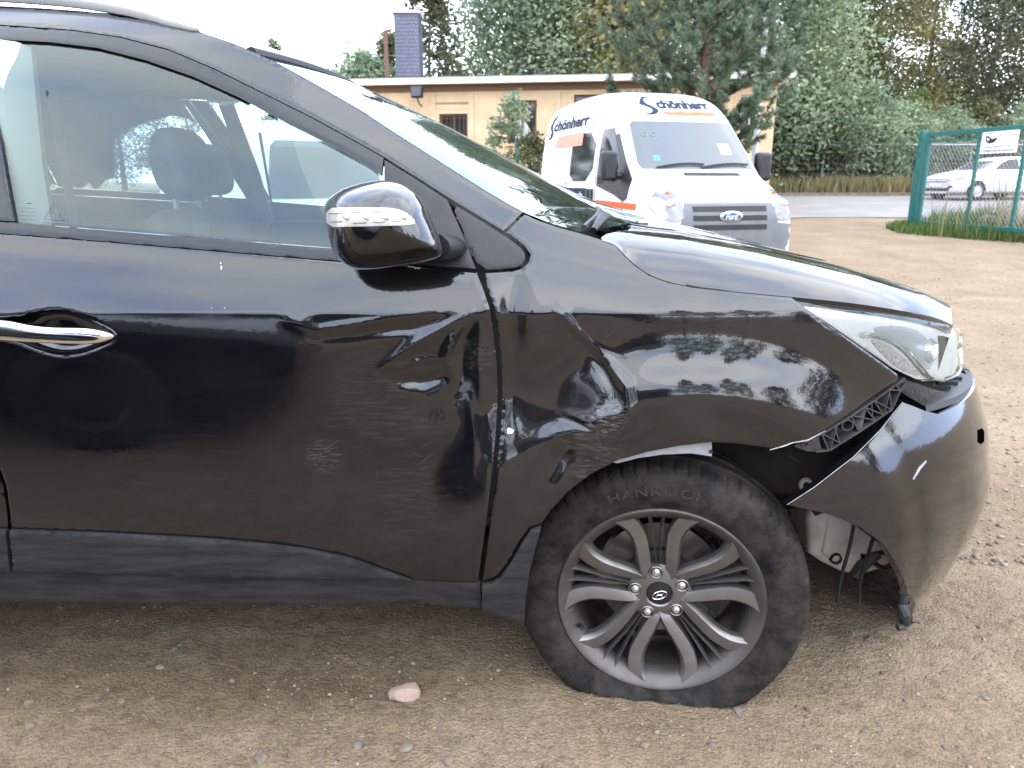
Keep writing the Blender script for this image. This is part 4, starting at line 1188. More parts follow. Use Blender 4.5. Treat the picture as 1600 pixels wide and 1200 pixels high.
    h_b = lambda r: np.interp(r, [.04, .07, .12, .17, .205, .226, .234], [-.064, -.073, -.081, -.0875, -.095, -.1010, -.1025])
    for kk in range(5):
        a0 = R(95 + 72 * kk)
        for sg in (-1, 1):
            th = lambda r, sg=sg: sg * R(float(np.interp(r, [.045, .065, .085, .11, .14, .165, .19, .21, .227], [34, 27.0, 22.4, 18.4, 15.8, 15.2, 16.4, 18.6, 21.5])))
            wf = lambda r: float(np.interp(r, [.045, .06, .10, .15, .19, .21, .234], [.010, .0145, .0185, .0195, .0215, .0245, .028]))
            put('spoke', sweep(a0, th, wf, h_b, .045, .234, 28, ridge=sg * .45), M_RIM, 26)
            th2 = lambda r, sg=sg: sg * R(float(np.interp(r, [.07, .12, .227], [2.0, 3.0, 4.6])))
            h_t = lambda r: np.interp(r, [.07, .12, .2, .226], [-.060, -.071, -.087, -.0985])
            put('thin_spoke', sweep(a0, th2, lambda r: float(np.interp(r, [.07, .2, .227], [.0030, .0044, .0056])), h_t, .070, .234, 14, dp=.022), M_RIM, 26)
    mb = MB(); mb.lathe([(.030, -.066), (.034, -.0685), (.046, -.0670), (.060, -.0640), (.074, -.0590), (.080, -.045), (.080, .0)], 80); put('hub', mb, M_RIM)
    mb = MB(); mb.lathe([(.0001, -.0725), (.018, -.0720), (.0275, -.0695), (.0300, -.0655), (.0300, -.05)], 48); put('centre_cap', mb, M_GLOSSTRIM)
    # badge: slanted letter in an oval
    mb = MB(); hb_ = -.0735
    P = [(.0165 * math.cos(t) + .0015 * math.sin(t), hb_, .0108 * math.sin(t) + .004 * math.cos(t)) for t in np.linspace(0, 2 * math.pi, 40)]
    mb.tube(P, .0011, 6, cap=False)
    for p, q in (((-.0085, -.0082), (-.0035, .0080)), ((.0035, -.0080), (.0085, .0082))): mb.tube([(p[0], hb_, p[1]), (q[0], hb_, q[1])], .0015, 6)
    mb.tube([(-.006, hb_, -.0015), (.0, hb_, .0008), (.006, hb_, .0015)], .0013, 6)
    put('badge', mb, M_CHROME)
    for kk in range(5):
        a = R(100 + 72 * kk); c = (.058 * math.cos(a), 0, .058 * math.sin(a))
        mb = MB(); mb.lathe([(.0125, -.062), (.0128, -.0675), (.0145, -.0688), (.0162, -.0675), (.0165, -.060)], 28, c); put('lug_ring', mb, M_RIM)
        mb = MB(); mb.lathe([(.0001, -.0652), (.0127, -.0652), (.0127, -.05)], 24, c); put('lug_recess', mb, M_SEAL)
        mb = MB(); mb.lathe([(.0001, -.0745), (.0052, -.0742), (.0066, -.0725), (.0066, -.068), (.0092, -.067), (.0095, -.064)], 6 if False else 14, c); put('lug_nut', mb, M_BOLT)
    mb = MB(); a = R(206); mb.tube([(.208 * math.cos(a), -.088, .208 * math.sin(a)), (.200 * math.cos(a), -.104, .200 * math.sin(a))], .0055, 10); put('valve', mb, M_SEAL)
    if flat:      # maker's lettering moulded along the top of the sidewall
        tv, tf_, th_ = text_geo('HANKOOK', bold=.012, space=1.15)
        span = R(44); hgt = .021; V = []
        lh = tv[:, 1].max()
        for dep in (-.1182, -.1160):
            for x, y in tv:
                a = R(94) + span / 2 - x * span; r = .279 + y / lh * hgt
                V.append((r * math.cos(a), dep + (.0008 if r > .295 else 0), r * math.sin(a)))
        nv = len(tv)
        es = {}
        for f in tf_:
            for i in range(len(f)):
                e = (f[i], f[(i + 1) % len(f)])
                if (e[1], e[0]) in es: del es[(e[1], e[0])]
                else: es[e] = 1
        mb = MB().add(V, list(tf_) + [(a, b, b + nv, a + nv) for a, b in es]); put('sidewall_lettering', mb, pmat('worn_lettering', (.016, .015, .014), .8, col2=(.05, .044, .036), spec=.2, vscale=40))
    return W
wheel(WX, 1.648, WZ, R(-9), R(1.5), True, 'flat front tyre on a grey alloy wheel')
wheel(RX, 1.62, .343, 0, 0, False, name='rear_wheel', nt=180)
wheel(WX, 2 * YC - 1.648, .30, R(-9), 0, True, nt=180, flip=True)
wheel(RX, 2 * YC - 1.62, .343, 0, 0, False, name='rear_wheel', nt=180, flip=True)
# small marks on the door
for px, py, w_, h_ in ((346, 418, 1.0, 3.2), (345, 411, .7, 1.2), (797, 673, 5.5, 4.5), (331, 481, .5, .5), (351, 481, .6, .6)):
    c = hit(px, py, lambda x, z: Y(x, z)); s_ = 1.5 / F_PX
    rr = random.Random(px); pts = [(c[0] + w_ * s_ * math.cos(t) * (.7 + .5 * rr.random()), c[2] + h_ * s_ * math.sin(t) * (.7 + .5 * rr.random())) for t in np.linspace(0, 2 * math.pi, 11)[:-1]]
    panel('paint_chip' if px > 700 else 'white_spot', pts, smap(-.0008), M_CHIP if px > 700 else pmat('bird_dropping', (.7, .72, .74), .6), WING if px > 780 else DOOR, .01, .01, (0, .002, 0), drop=0)

# fine scratches across the crumpled panels
M_SCR = pmat('fine_scratch', (.055, .055, .055), .7)
def scratch(P, host, r_=.00026):
    Q = [hit(a, b, lambda x, z: Y(x, z), off=-.0003) for a, b in resample([np.array(q, float) for q in P], 12, False)]
    MB().tube(Q, r_, 4).build('scratch_mark', M_SCR, host, world=True)
rs9 = random.Random(9)
for (x0, y0, x1, y1, n_, host) in ((905, 640, 960, 680, 7, WING), (890, 520, 950, 590, 3, WING), (1085, 495, 1140, 525, 3, WING), (580, 660, 680, 780, 5, DOOR), (480, 700, 520, 720, 4, DOOR)):
    for k in range(n_):
        ax, ay = rs9.uniform(x0, x1), rs9.uniform(y0, y1); L_ = rs9.uniform(8, 30); t_ = -.55 + rs9.uniform(-.15, .15) + (1.7 if k % 4 == 3 else 0)
        bx, by = ax + L_ * math.cos(t_), ay + L_ * math.sin(t_)
        scratch([(ax, ay), ((ax + bx) / 2 + rs9.uniform(-2, 2), (ay + by) / 2 + rs9.uniform(-2, 2)), (bx, by)], host)
# ================================================================== the yard
rs = np.random.RandomState(7)
_NG = {}
def vnoise(shape_pts, scale, seed):
    """smooth value noise on arbitrary points"""
    if seed not in _NG: _NG[seed] = np.random.RandomState(seed).rand(257, 257)
    G = _NG[seed]
    x = shape_pts[0] / scale; y = shape_pts[1] / scale
    xi = np.floor(x).astype(int); yi = np.floor(y).astype(int); fx = x - xi; fy = y - yi
    fx = fx * fx * (3 - 2 * fx); fy = fy * fy * (3 - 2 * fy)
    g_ = lambda a, b: G[a % 257, b % 257]
    return (g_(xi, yi) * (1 - fx) + g_(xi + 1, yi) * fx) * (1 - fy) + (g_(xi, yi + 1) * (1 - fx) + g_(xi + 1, yi + 1) * fx) * fy
def grow(a, b, s0, k):
    out = [a]; s = s0
    while (out[-1] < b) if b > a else (out[-1] > b):
        out.append(out[-1] + s * (1 if b > a else -1)); s *= k
    return out
gx = sorted(set(np.round(grow(-1.9, -600, .05, 1.16)[1:] + list(np.arange(-1.9, 2.9, .014)) + grow(2.9, 600, .05, 1.12), 4)))
gy = sorted(set(np.round(grow(.9, -500, .05, 1.2)[1:] + list(np.arange(.9, 3.4, .014)) + grow(3.4, 900, .03, 1.06), 4)))
GX, GY = np.meshgrid(gx, gy)
def micro(X, Yv):
    f = 1 / (1 + (np.hypot(X, Yv) / 14) ** 2)
    h = (vnoise((X + 50, Yv + 50), .55, 1) - .5) * .030 + (vnoise((X + 50, Yv + 50), .17, 2) - .5) * .013 + (vnoise((X + 50, Yv + 50), .06, 3) - .5) * .008 + (vnoise((X + 50, Yv + 50), .028, 4) - .5) * .0055
    w = np.ones(np.shape(X))
    for cx, cy, rx, ry in ((WX + .0, 1.64, .42, .26), (RX, 1.6, .4, .3), (WX, 3.2, .4, .3), (RX, 3.2, .4, .3)):
        w = w * (1 - .97 * np.exp(-((X - cx) / rx) ** 2 - ((Yv - cy) / ry) ** 2))
    return h * f * w - .004
GZ = gz(GX, GY) + micro(GX, GY)
def gtop(x, y): return float(gz(x, y) + micro(np.array(x), np.array(y)))
V = np.stack([GX.ravel(), GY.ravel(), GZ.ravel()], 1)
ny, nx = GX.shape
I = np.arange(nx * ny).reshape(ny, nx)
Fq = np.stack([I[:-1, :-1].ravel(), I[:-1, 1:].ravel(), I[1:, 1:].ravel(), I[1:, :-1].ravel()], 1)
def dirt_mat():
    m = bpy.data.materials.new('dirt'); m.use_nodes = True
    N, L = m.node_tree.nodes, m.node_tree.links; b = N['Principled BSDF']
    geo = N.new('ShaderNodeNewGeometry')
    def noise(s, d=6, r=.6):
        n = N.new('ShaderNodeTexNoise'); n.inputs['Scale'].default_value = s; n.inputs['Detail'].default_value = d; n.inputs['Roughness'].default_value = r
        L.new(geo.outputs['Position'], n.inputs['Vector']); return n.outputs['Fac']
    def ramp(f, stops):
        r = N.new('ShaderNodeValToRGB'); L.new(f, r.inputs['Fac'])
        while len(r.color_ramp.elements) < len(stops): r.color_ramp.elements.new(.5)
        for e, (p, c) in zip(r.color_ramp.elements, stops): e.position = p; e.color = (*c, 1)
        return r.outputs['Color']
    def mix(a, c, f, mode='MIX'):
        x = N.new('ShaderNodeMix'); x.data_type = 'RGBA'; x.blend_type = mode
        L.new(a, x.inputs['A']); L.new(c, x.inputs['B'])
        if isinstance(f, float): x.inputs['Factor'].default_value = f
        else: L.new(f, x.inputs['Factor'])
        return x.outputs['Result']
    base = ramp(noise(1.3, 8), [(.30, (.205, .153, .099)), (.50, (.250, .188, .123)), (.70, (.288, .227, .157))])
    mid = ramp(noise(26, 8, .7), [(.30, (.55, .52, .50)), (.50, (1, 1, 1)), (.72, (1.22, 1.2, 1.17))])
    c = mix(base, mid, .75, 'MULTIPLY')
    sp = ramp(noise(210, 3, .6), [(.36, (.45, .43, .41)), (.48, (1, 1, 1)), (.64, (1, 1, 1)), (.76, (1.5, 1.48, 1.45))])
    c = mix(c, sp, .65, 'MULTIPLY')
    v2_ = N.new('ShaderNodeTexVoronoi'); v2_.inputs['Scale'].default_value = 130; L.new(geo.outputs['Position'], v2_.inputs['Vector'])
    bw = N.new('ShaderNodeRGBToBW'); L.new(v2_.outputs['Color'], bw.inputs[0])
    c = mix(c, ramp(bw.outputs[0], [(.25, (.74, .72, .70)), (.5, (1, 1, 1)), (.78, (1.2, 1.19, 1.17))]), .42, 'MULTIPLY')
    big = ramp(noise(.55, 5, .55), [(.30, (.97, .965, .96)), (.55, (1, 1, 1)), (.75, (1.14, 1.13, 1.11))])
    c = mix(c, big, 1.0, 'MULTIPLY')
    # ground colour darkened in a patch beside the sill, with a ragged noisy edge
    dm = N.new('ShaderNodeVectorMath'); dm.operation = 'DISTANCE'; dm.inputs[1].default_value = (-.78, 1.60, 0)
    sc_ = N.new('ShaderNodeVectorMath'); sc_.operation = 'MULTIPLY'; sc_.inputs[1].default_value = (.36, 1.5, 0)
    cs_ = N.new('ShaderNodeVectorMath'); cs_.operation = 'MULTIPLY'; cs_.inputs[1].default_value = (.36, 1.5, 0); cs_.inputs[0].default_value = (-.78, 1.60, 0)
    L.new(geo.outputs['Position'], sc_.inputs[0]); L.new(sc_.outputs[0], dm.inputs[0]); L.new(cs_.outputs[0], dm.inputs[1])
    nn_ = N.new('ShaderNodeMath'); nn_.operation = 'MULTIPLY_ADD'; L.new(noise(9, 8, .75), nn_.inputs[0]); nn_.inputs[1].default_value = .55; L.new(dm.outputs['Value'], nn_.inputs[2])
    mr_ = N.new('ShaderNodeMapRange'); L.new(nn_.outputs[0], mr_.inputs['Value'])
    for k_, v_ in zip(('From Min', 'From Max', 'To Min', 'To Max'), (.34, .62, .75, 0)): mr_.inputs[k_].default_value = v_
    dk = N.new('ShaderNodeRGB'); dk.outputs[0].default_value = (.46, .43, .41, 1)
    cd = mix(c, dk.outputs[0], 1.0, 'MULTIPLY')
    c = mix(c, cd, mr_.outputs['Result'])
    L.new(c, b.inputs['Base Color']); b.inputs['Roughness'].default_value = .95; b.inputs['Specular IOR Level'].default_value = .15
    h1 = noise(60, 8, .7)
    vo = N.new('ShaderNodeTexVoronoi'); vo.inputs['Scale'].default_value = 130; vo.inputs['Randomness'].default_value = 1.0
    L.new(geo.outputs['Position'], vo.inputs['Vector'])
    iv = N.new('ShaderNodeMath'); iv.operation = 'SUBTRACT'; iv.inputs[0].default_value = .7; L.new(vo.outputs['Distance'], iv.inputs[1]); h2 = iv.outputs[0]
    ad = N.new('ShaderNodeMath'); ad.operation = 'MULTIPLY_ADD'; L.new(h2, ad.inputs[0]); ad.inputs[1].default_value = .35; L.new(h1, ad.inputs[2])
    bp = N.new('ShaderNodeBump'); bp.inputs['Strength'].default_value = 1.0; bp.inputs['Distance'].default_value = .013
    L.new(ad.outputs[0], bp.inputs['Height']); L.new(bp.outputs[0], b.inputs['Normal'])
    return m
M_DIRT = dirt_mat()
yard = bpy.data.meshes.new('ground')
yard.vertices.add(len(V)); yard.vertices.foreach_set('co', V.astype(np.float32).ravel())
yard.loops.add(Fq.size); yard.loops.foreach_set('vertex_index', Fq.ravel().astype(np.int32))
yard.polygons.add(len(Fq)); yard.polygons.foreach_set('loop_start', np.arange(0, Fq.size, 4, dtype=np.int32))
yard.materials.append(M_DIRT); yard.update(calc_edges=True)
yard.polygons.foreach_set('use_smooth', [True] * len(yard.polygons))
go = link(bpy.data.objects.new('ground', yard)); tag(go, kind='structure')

# ------------------------------------------------------------------ stones
def stone_mesh(seed, flat=.7, sub=1):
    bm = bmesh.new(); bmesh.ops.create_icosphere(bm, subdivisions=sub, radius=1)
    r = random.Random(seed)
    pl = [(Vector((r.gauss(0, 1), r.gauss(0, 1), r.gauss(0, 1))).normalized(), .55 + .3 * r.random()) for _ in range(7)]
    for v in bm.verts:
        for n_, d in pl:
            k = v.co.dot(n_)
            if k > d: v.co -= n_ * (k - d)
        v.co.z *= flat
    V = np.array([v.co[:] for v in bm.verts]); Fc = [tuple(q.index for q in f.verts) for f in bm.faces]; bm.free()
    return V, Fc
SM = [stone_mesh(k, .6 + .05 * (k % 4), 1) for k in range(8)]
M_STONE = pmat('pale_stone', (.125, .100, .076), .95, spec=.15, col2=(.21, .175, .14), vscale=30, bump=.4, bscale=120)
M_STONE2 = pmat('grey_stone', (.095, .085, .075), .95, col2=(.165, .150, .132), vscale=30, bump=.4, bscale=120)
# countless gravel as one mass
nV, nT = [], []; cnt = 0
SV = [stone_mesh(50 + k, .65, 0) for k in range(10)]
rs = np.random.RandomState(11)
tints = []
for k in range(21000):
    if k < 14600:
        x = rs.uniform(-1.5, 2.4); y = 1.12 + rs.rand() ** 1.3 * 1.7; s = .0016 + .0042 * rs.rand() ** 4 + (.004 * rs.rand() if rs.rand() < .05 else 0)
    else:
        y = 2.2 + rs.rand() ** 1.6 * 11; x = rs.uniform(.3, 1.0) * y * .9; s = .003 + .011 * rs.rand() ** 4
    if k < 14600 and rs.rand() < .75:
        if vnoise((np.array(x + 50), np.array(y + 50)), .30, 9) < .52: continue
    v, f = SV[k % 10]
    a = rs.rand() * 6.28; ca, sa = math.cos(a), math.sin(a); q = v * s * np.array((1 + .5 * rs.rand(), 1, 1))
    zz = gtop(x, y) + s * .08
    nV.append(np.stack([x + q[:, 0] * ca - q[:, 1] * sa, y + q[:, 0] * sa + q[:, 1] * ca, zz + q[:, 2]], 1)); nT.append(np.array(f) + cnt); cnt += len(v); tints += [rs.rand()] * len(f)
m = bpy.data.meshes.new('gravel'); VV = np.concatenate(nV); TT = np.concatenate(nT)
m.vertices.add(len(VV)); m.vertices.foreach_set('co', VV.astype(np.float32).ravel())
m.loops.add(TT.size); m.loops.foreach_set('vertex_index', TT.ravel().astype(np.int32))
m.polygons.add(len(TT)); m.polygons.foreach_set('loop_start', np.arange(0, TT.size, 3, dtype=np.int32))
a_ = m.attributes.new('tint', 'FLOAT', 'FACE'); a_.data.foreach_set('value', np.array(tints, np.float32))
def tint_mat(name, stops, rough=.9, trans=0.0, spec=.3):
    if name in MATS: return MATS[name]
    mt = bpy.data.materials.new(name); mt.use_nodes = True
    N, L = mt.node_tree.nodes, mt.node_tree.links; b = N['Principled BSDF']
    at = N.new('ShaderNodeAttribute'); at.attribute_name = 'tint'
    r = N.new('ShaderNodeValToRGB')
    while len(r.color_ramp.elements) < len(stops): r.color_ramp.elements.new(.5)
    for e, (p, c) in zip(r.color_ramp.elements, stops): e.position = p; e.color = (*c, 1)
    L.new(at.outputs['Fac'], r.inputs['Fac']); L.new(r.outputs['Color'], b.inputs['Base Color'])
    b.inputs['Roughness'].default_value = rough; b.inputs['Specular IOR Level'].default_value = spec
    if trans:
        tl = N.new('ShaderNodeBsdfTranslucent'); L.new(r.outputs['Color'], tl.inputs['Color'])
        mx = N.new('ShaderNodeMixShader'); mx.inputs['Fac'].default_value = trans
        L.new(b.outputs[0], mx.inputs[1]); L.new(tl.outputs[0], mx.inputs[2]); L.new(mx.outputs[0], N['Material Output'].inputs['Surface'])
    MATS[name] = mt
    return mt
m.materials.append(tint_mat('gravel', [(0, (.08, .066, .055)), (.3, (.15, .115, .085)), (.75, (.205, .16, .122)), (1, (.28, .235, .19))]))
m.update(calc_edges=True)
tag(link(bpy.data.objects.new('gravel', m)), 'loose grit and small gravel strewn over the dirt yard', 'gravel', kind='stuff')
# single stones one can pick out
def stone(px, py, wpx, label, mat, seed, flat=.65, rz=0.0, group=None, stretch=(1, 1, 1)):
    p = on_ground(px, py); s = wpx / 2 / F_PX * (p[1] * CP + (CAM_H - p[2]) * SP)
    v, f = stone_mesh(seed, flat, 2)
    o = ob('stone', v * s * np.array(stretch), f, mat, None, True, 28)
    o.location = (p[0], p[1], gtop(p[0], p[1]) + s * flat * (.40 if wpx > 40 else .22)); o.rotation_euler = (0, 0, rz)
    tag(o, label, 'stone', group)
    return o
M_PINK = pmat('pink_stone', (.27, .195, .15), .95, col2=(.35, .265, .21), vscale=18, bump=.3, bscale=80)
stone(633, 1084, 52, 'large pinkish angular stone lying on the dirt beside the black SUV', M_PINK, 3, .62, .35, stretch=(1.05, .8, .95))
LS = 'small tan pebble lying on the bare dirt of the yard'
for i, (px, py, w) in enumerate([(252, 1046, 15), (272, 1020, 13), (190, 1098, 12), (46, 1102, 16), (115, 1114, 13), (48, 1138, 14), (320, 1153, 14), (306, 1133, 10), (431, 1163, 15), (559, 1170, 18), (635, 1170, 22), (409, 1188, 20), (500, 1192, 22), (943, 1143, 17),
                                 (995, 1157, 13), (1007, 1168, 18), (1113, 1170, 14), (1103, 1140, 12), (1359, 991, 15), (1352, 1142, 11), (1374, 1131, 11), (1478, 1166, 11), (1316, 1110, 11), (1152, 1110, 17), (96, 950, 11), (281, 1012, 9), (362, 1062, 12), (238, 1092, 9), (1562, 822, 13), (1540, 1092, 10), (700, 1195, 20)]):
    gs = i in (1, 9, 18, 20, 21, 19, 23)
    stone(px, py, w, 'dark grey pebble lying on the bare dirt of the yard' if gs else LS, M_STONE2 if gs else M_STONE, 20 + i, .6, i * 1.3, 'pebbles on the yard', (1.15, .9, 1))
# ================================================================== road and verge
def sheet(name, x0, x1, y0, y1, dz, mat, nx=60, ny=14, wob=0.0):
    xs = np.linspace(x0, x1, nx); V = []; Fc = []
    for j in range(ny):
        for i, x in enumerate(xs):
            e = (1 if j in (0, ny - 1) else 0) * wob * math.sin(i * 1.7 + j) * (.5 + .5 * math.sin(i * .73))
            y = y0 + (y1 - y0) * j / (ny - 1) + e
            V.append((x, y, float(gz(x, y)) + dz))
    for j in range(ny - 1):
        for i in range(nx - 1): Fc.append((j * nx + i, j * nx + i + 1, (j + 1) * nx + i + 1, (j + 1) * nx + i))
    return tag(ob(name, V, Fc, mat), kind='structure')
M_ASPH = pmat('old_asphalt', (.165, .155, .145), .85, col2=(.225, .21, .195), vscale=1.2, bump=.2, bscale=90)
sheet('road', 3, 140, 19.3, 30.0, .012, M_ASPH, 120, 14, .35)
M_KERB = pmat('verge_stone', (.16, .12, .09), .9, var=.3, vscale=4)
V = []; Fc = []
for i, x in enumerate(np.linspace(3, 140, 120)):
    z = float(gz(x, 30.1))
    V += [(x, 29.98, z - .1), (x, 29.98, z + .11), (x, 30.25, z + .12), (x, 30.25, z - .1)]
for i in range(119):
    for k in range(3): Fc.append((i * 4 + k, i * 4 + k + 1, (i + 1) * 4 + k + 1, (i + 1) * 4 + k))
tag(ob('kerb', V, Fc, M_KERB, fix=True), kind='structure')
M_EARTH = pmat('verge_earth', (.10, .085, .05), .95, col2=(.16, .13, .08), vscale=2, bump=.3, bscale=20)
sheet('verge', -60, 140, 30.2, 75, .10, M_EARTH, 60, 10)

# ================================================================== grass
def blades(name, pts, h0, h1, w, mat, label, cat, lean=.35, seed=0):
    r = np.random.RandomState(seed); n = len(pts)
    P = np.asarray(pts); h = h0 + (h1 - h0) * r.rand(n); a = r.rand(n) * 6.283
    dx, dy = np.cos(a), np.sin(a); la = r.rand(n) * 6.283; ll = lean * h * r.rand(n)
    tip = P + np.stack([np.cos(la) * ll, np.sin(la) * ll, h], 1)
    mid = P + np.stack([np.cos(la) * ll * .35, np.sin(la) * ll * .35, h * .55], 1)
    ww = w * (.6 + .8 * r.rand(n))
    off = np.stack([dx * ww, dy * ww, np.zeros(n)], 1)
    Q1 = np.stack([P - off, P + off, mid + off * .8, mid - off * .8], 1)
    Q2 = np.stack([mid - off * .8, mid + off * .8, tip + off * .12, tip - off * .12], 1)
    V = np.concatenate([Q1, Q2]).reshape(-1, 3); t = r.rand(n)
    o = quads_fast(name, V, 2 * n, mat, np.concatenate([t, t]))
    return tag(o, label, cat, kind='stuff')
M_GRASS = tint_mat('green_grass', [(0, (.035, .075, .018)), (.5, (.075, .135, .03)), (.85, (.12, .17, .045)), (1, (.22, .19, .09))], .6, .35)
M_DRY = tint_mat('dry_grass', [(0, (.10, .115, .045)), (.3, (.24, .20, .10)), (.75, (.38, .30, .17)), (1, (.14, .17, .06))], .8, .3)
r5 = np.random.RandomState(5)
def gp(n, f):
    out = []
    while len(out) < n:
        x, y = f(r5); out.append((x, y, gtop(x, y) - .01))
    return out
# island of grass round the gate foot, its edge traced on the ground
isl = [on_ground(a, b)[:2] for a, b in ((1384, 357), (1400, 352), (1432, 348), (1470, 343), (1600, 338), (1700, 345), (1700, 392), (1600, 380), (1540, 376), (1490, 372), (1440, 368), (1402, 364))]
isl = np.array(isl)
def isl_pt(r):
    while True:
        x = r.uniform(isl[:, 0].min(), isl[:, 0].max()); y = r.uniform(isl[:, 1].min(), isl[:, 1].max())
        if inside(isl, np.array([x]), np.array([y]))[0]: return x, y
blades('gate_grass', gp(15000, isl_pt), .05, .20, .010, M_GRASS, 'bright green grass growing round the foot of the open green gate', 'grass', seed=3)
lo_ = isl.min(0); hi_ = isl.max(0)
def tall_pt(r):
    while True:
        x, y = isl_pt(r)
        u, v = proj((x, y, .3))
        if u > 1452 and y > 14.2: return x, y
blades('tall_grass', gp(4200, tall_pt), .12, .42, .008, M_GRASS, 'tall unmown grass standing behind the open green gate', 'grass', seed=8)
def vg_pt(r):
    while True:
        x = r.uniform(6, 38)
        if vnoise((np.array(x + 50), np.array(3.0)), 1.1, 19) * .8 + .35 * vnoise((np.array(x + 50), np.array(9.0)), .3, 20) > r.rand() * .8: return x, 30.3 + abs(r.randn()) * .9
blades('verge_grass', gp(30000, vg_pt), .15, .85, .016, M_DRY, 'dry yellow grass along the far edge of the road', 'grass', seed=4)

# ================================================================== trees
BARK = pmat('bark', (.060, .048, .038), .9, col2=(.11, .095, .08), vscale=9, bump=.5, bscale=30, stretch=(2, 2, .5))
BIRCH = pmat('birch_bark', (.42, .40, .37), .8, col2=(.10, .09, .08), vscale=5, stretch=(1, 1, 3))
PINEBARK = pmat('pine_bark', (.17, .085, .05), .9, col2=(.10, .06, .045), vscale=9, bump=.4, bscale=30)
def leafmat(n, a, b, c, d): return tint_mat(n, [(0, a), (.4, b), (.8, c), (1, d)], .55, .40, .35)
_L = {'birch': leafmat('birch_leaves', (0.109, 0.155, 0.092), (0.201, 0.259, 0.155), (0.299, 0.356, 0.207), (0.437, 0.437, 0.253)),
      'mixed': leafmat('mixed_leaves', (0.046, 0.058, 0.024), (0.098, 0.106, 0.042), (0.155, 0.152, 0.062), (0.259, 0.195, 0.075)),
      'dark': leafmat('dark_leaves', (0.042, 0.053, 0.028), (0.084, 0.099, 0.050), (0.143, 0.151, 0.074), (0.207, 0.197, 0.094)),
      'yellow': leafmat('yellowing_leaves', (0.084, 0.086, 0.030), (0.175, 0.162, 0.057), (0.259, 0.220, 0.083), (0.414, 0.290, 0.089)),
      'fresh': leafmat('fresh_leaves', (0.085, 0.128, 0.041), (0.178, 0.232, 0.083), (0.264, 0.315, 0.130), (0.372, 0.390, 0.185)),
      'pine': leafmat('pine_needles', (.062, .095, .060), (.130, .180, .112), (.195, .255, .165), (.28, .33, .22))}
LM = _L
def leaf_quads(C, T, n, sig, size, r, droop=0.0, up=0.0):
    k = np.repeat(np.arange(len(C)), n)
    P = C[k] + r.randn(len(k), 3) * np.asarray(sig)
    if droop: P[:, 2] -= np.abs(r.randn(len(k))) * droop
    a = r.randn(len(k), 3); a[:, 2] = a[:, 2] * .6 + up; a /= np.linalg.norm(a, axis=1)[:, None]
    b = np.cross(a, r.randn(len(k), 3)); b /= np.linalg.norm(b, axis=1)[:, None] + 1e-9
    s = size * (.55 + .9 * r.rand(len(k)))[:, None]
    a = a * s; b = b * s * .62
    V = np.stack([P - a, P + b * .8 - a * .1, P + a, P - b * .8 + a * .1], 1).reshape(-1, 3)
    t = np.clip(T[k] + r.randn(len(k)) * .13, 0, 1)
    return V, t
def tree(name, label, x, y, h, rad, kind, seed, base=.2, n_cl=150, n_lf=46, size=.12, trunk=.16, env='round', group=None, bark=None, z=None, droop=0.0, cl=.42, cat='tree', lean=(0, 0)):
    r = np.random.RandomState(seed); z0 = float(gz(x, y)) if z is None else z
    t = thing(name, label, cat, (x, y, z0 - .05), 0, group)
    # limbs
    mb = MB(); ph = h * .92
    tr = [(lean[0] * q * q * h + .12 * math.sin(q * 5 + seed) * q, lean[1] * q * h + .12 * math.cos(q * 4 + seed) * q, q * ph) for q in np.linspace(0, 1, 8)]
    mb.tube(tr, [trunk * (1.25 if i == 0 else 1) * (1 - .88 * i / 7) for i in range(8)], 8)
    tips = []
    nb = 12
    def envr(q):
        if env == 'round': return math.sin(math.pi * min(1, max(.02, .08 + .92 * q))) ** .55
        if env == 'cone': return (1 - q) ** .8 + .05
        if env == 'egg': return math.sin(math.pi * (.12 + .86 * q) ** .75) ** .7
        return math.sin(math.pi * (.18 + .80 * q) ** 1.0) ** .5
    for k in range(nb):
        q = base + (1 - base) * (.03 + .85 * k / nb); a = k * 2.4 + r.rand()
        i = q * 7; i0 = min(6, int(i)); p = np.array(tr[i0]) + (np.array(tr[i0 + 1]) - np.array(tr[i0])) * (i - i0)
        L = rad * envr((q - base) / (1 - base)) * .8
        e = p + np.array((math.cos(a) * L, math.sin(a) * L, L * (.55 if kind != 'spruce' else -.1)))
        m_ = (p + e) / 2 + np.array((0, 0, .1 * L))
        w = trunk * (1 - .8 * q) * .45
        mb.tube([p, m_, e], [w, w * .6, w * .2], 5); tips.append((p, e))
    mb.build('trunk', bark or BARK, t, sharp=60, fix=False)
    # crown
    q = r.rand(n_cl) ** .85; a = r.rand(n_cl) * 6.283
    rr = np.array([envr(v) for v in q]) * rad * (.35 + .65 * np.sqrt(r.rand(n_cl))) * (.80 + .42 * r.rand(n_cl))
    zc = (base + (1 - base) * q) * h
    ax = np.array([np.interp(zc, [p[2] for p in tr], [p[k] for p in tr]) for k in (0, 1)])
    C = np.stack([ax[0] + np.cos(a) * rr, ax[1] + np.sin(a) * rr, zc], 1)
    T = np.clip(.42 + r.randn(n_cl) * .20, 0, 1)
    sg = cl * rad * .33
    V, tt = leaf_quads(C, T, n_lf, (sg, sg, sg * (.7 if not droop else 1.2)), size, r, droop)
    m_ = LM[kind]
    quads_fast('crown', V, len(tt), m_, tt, t)
    return t
def copy_tree(src, label, x, y, s, rz, z=None, group=None):
    c = src.copy(); COL.objects.link(c); c.location = (x, y, (float(gz(x, y)) if z is None else z) - .05); c.rotation_euler = (0, 0, rz); c.scale = (s, s, s * 1.05)
    c['label'] = label
    if group: c['group'] = group
    for ch in src.children:
        d = ch.copy(); COL.objects.link(d); d.parent = c
    return c
def xat(px, y, z=2.0):
    dep = y * CP - (z - CAM_H) * SP
    return (px - 800) / F_PX * dep

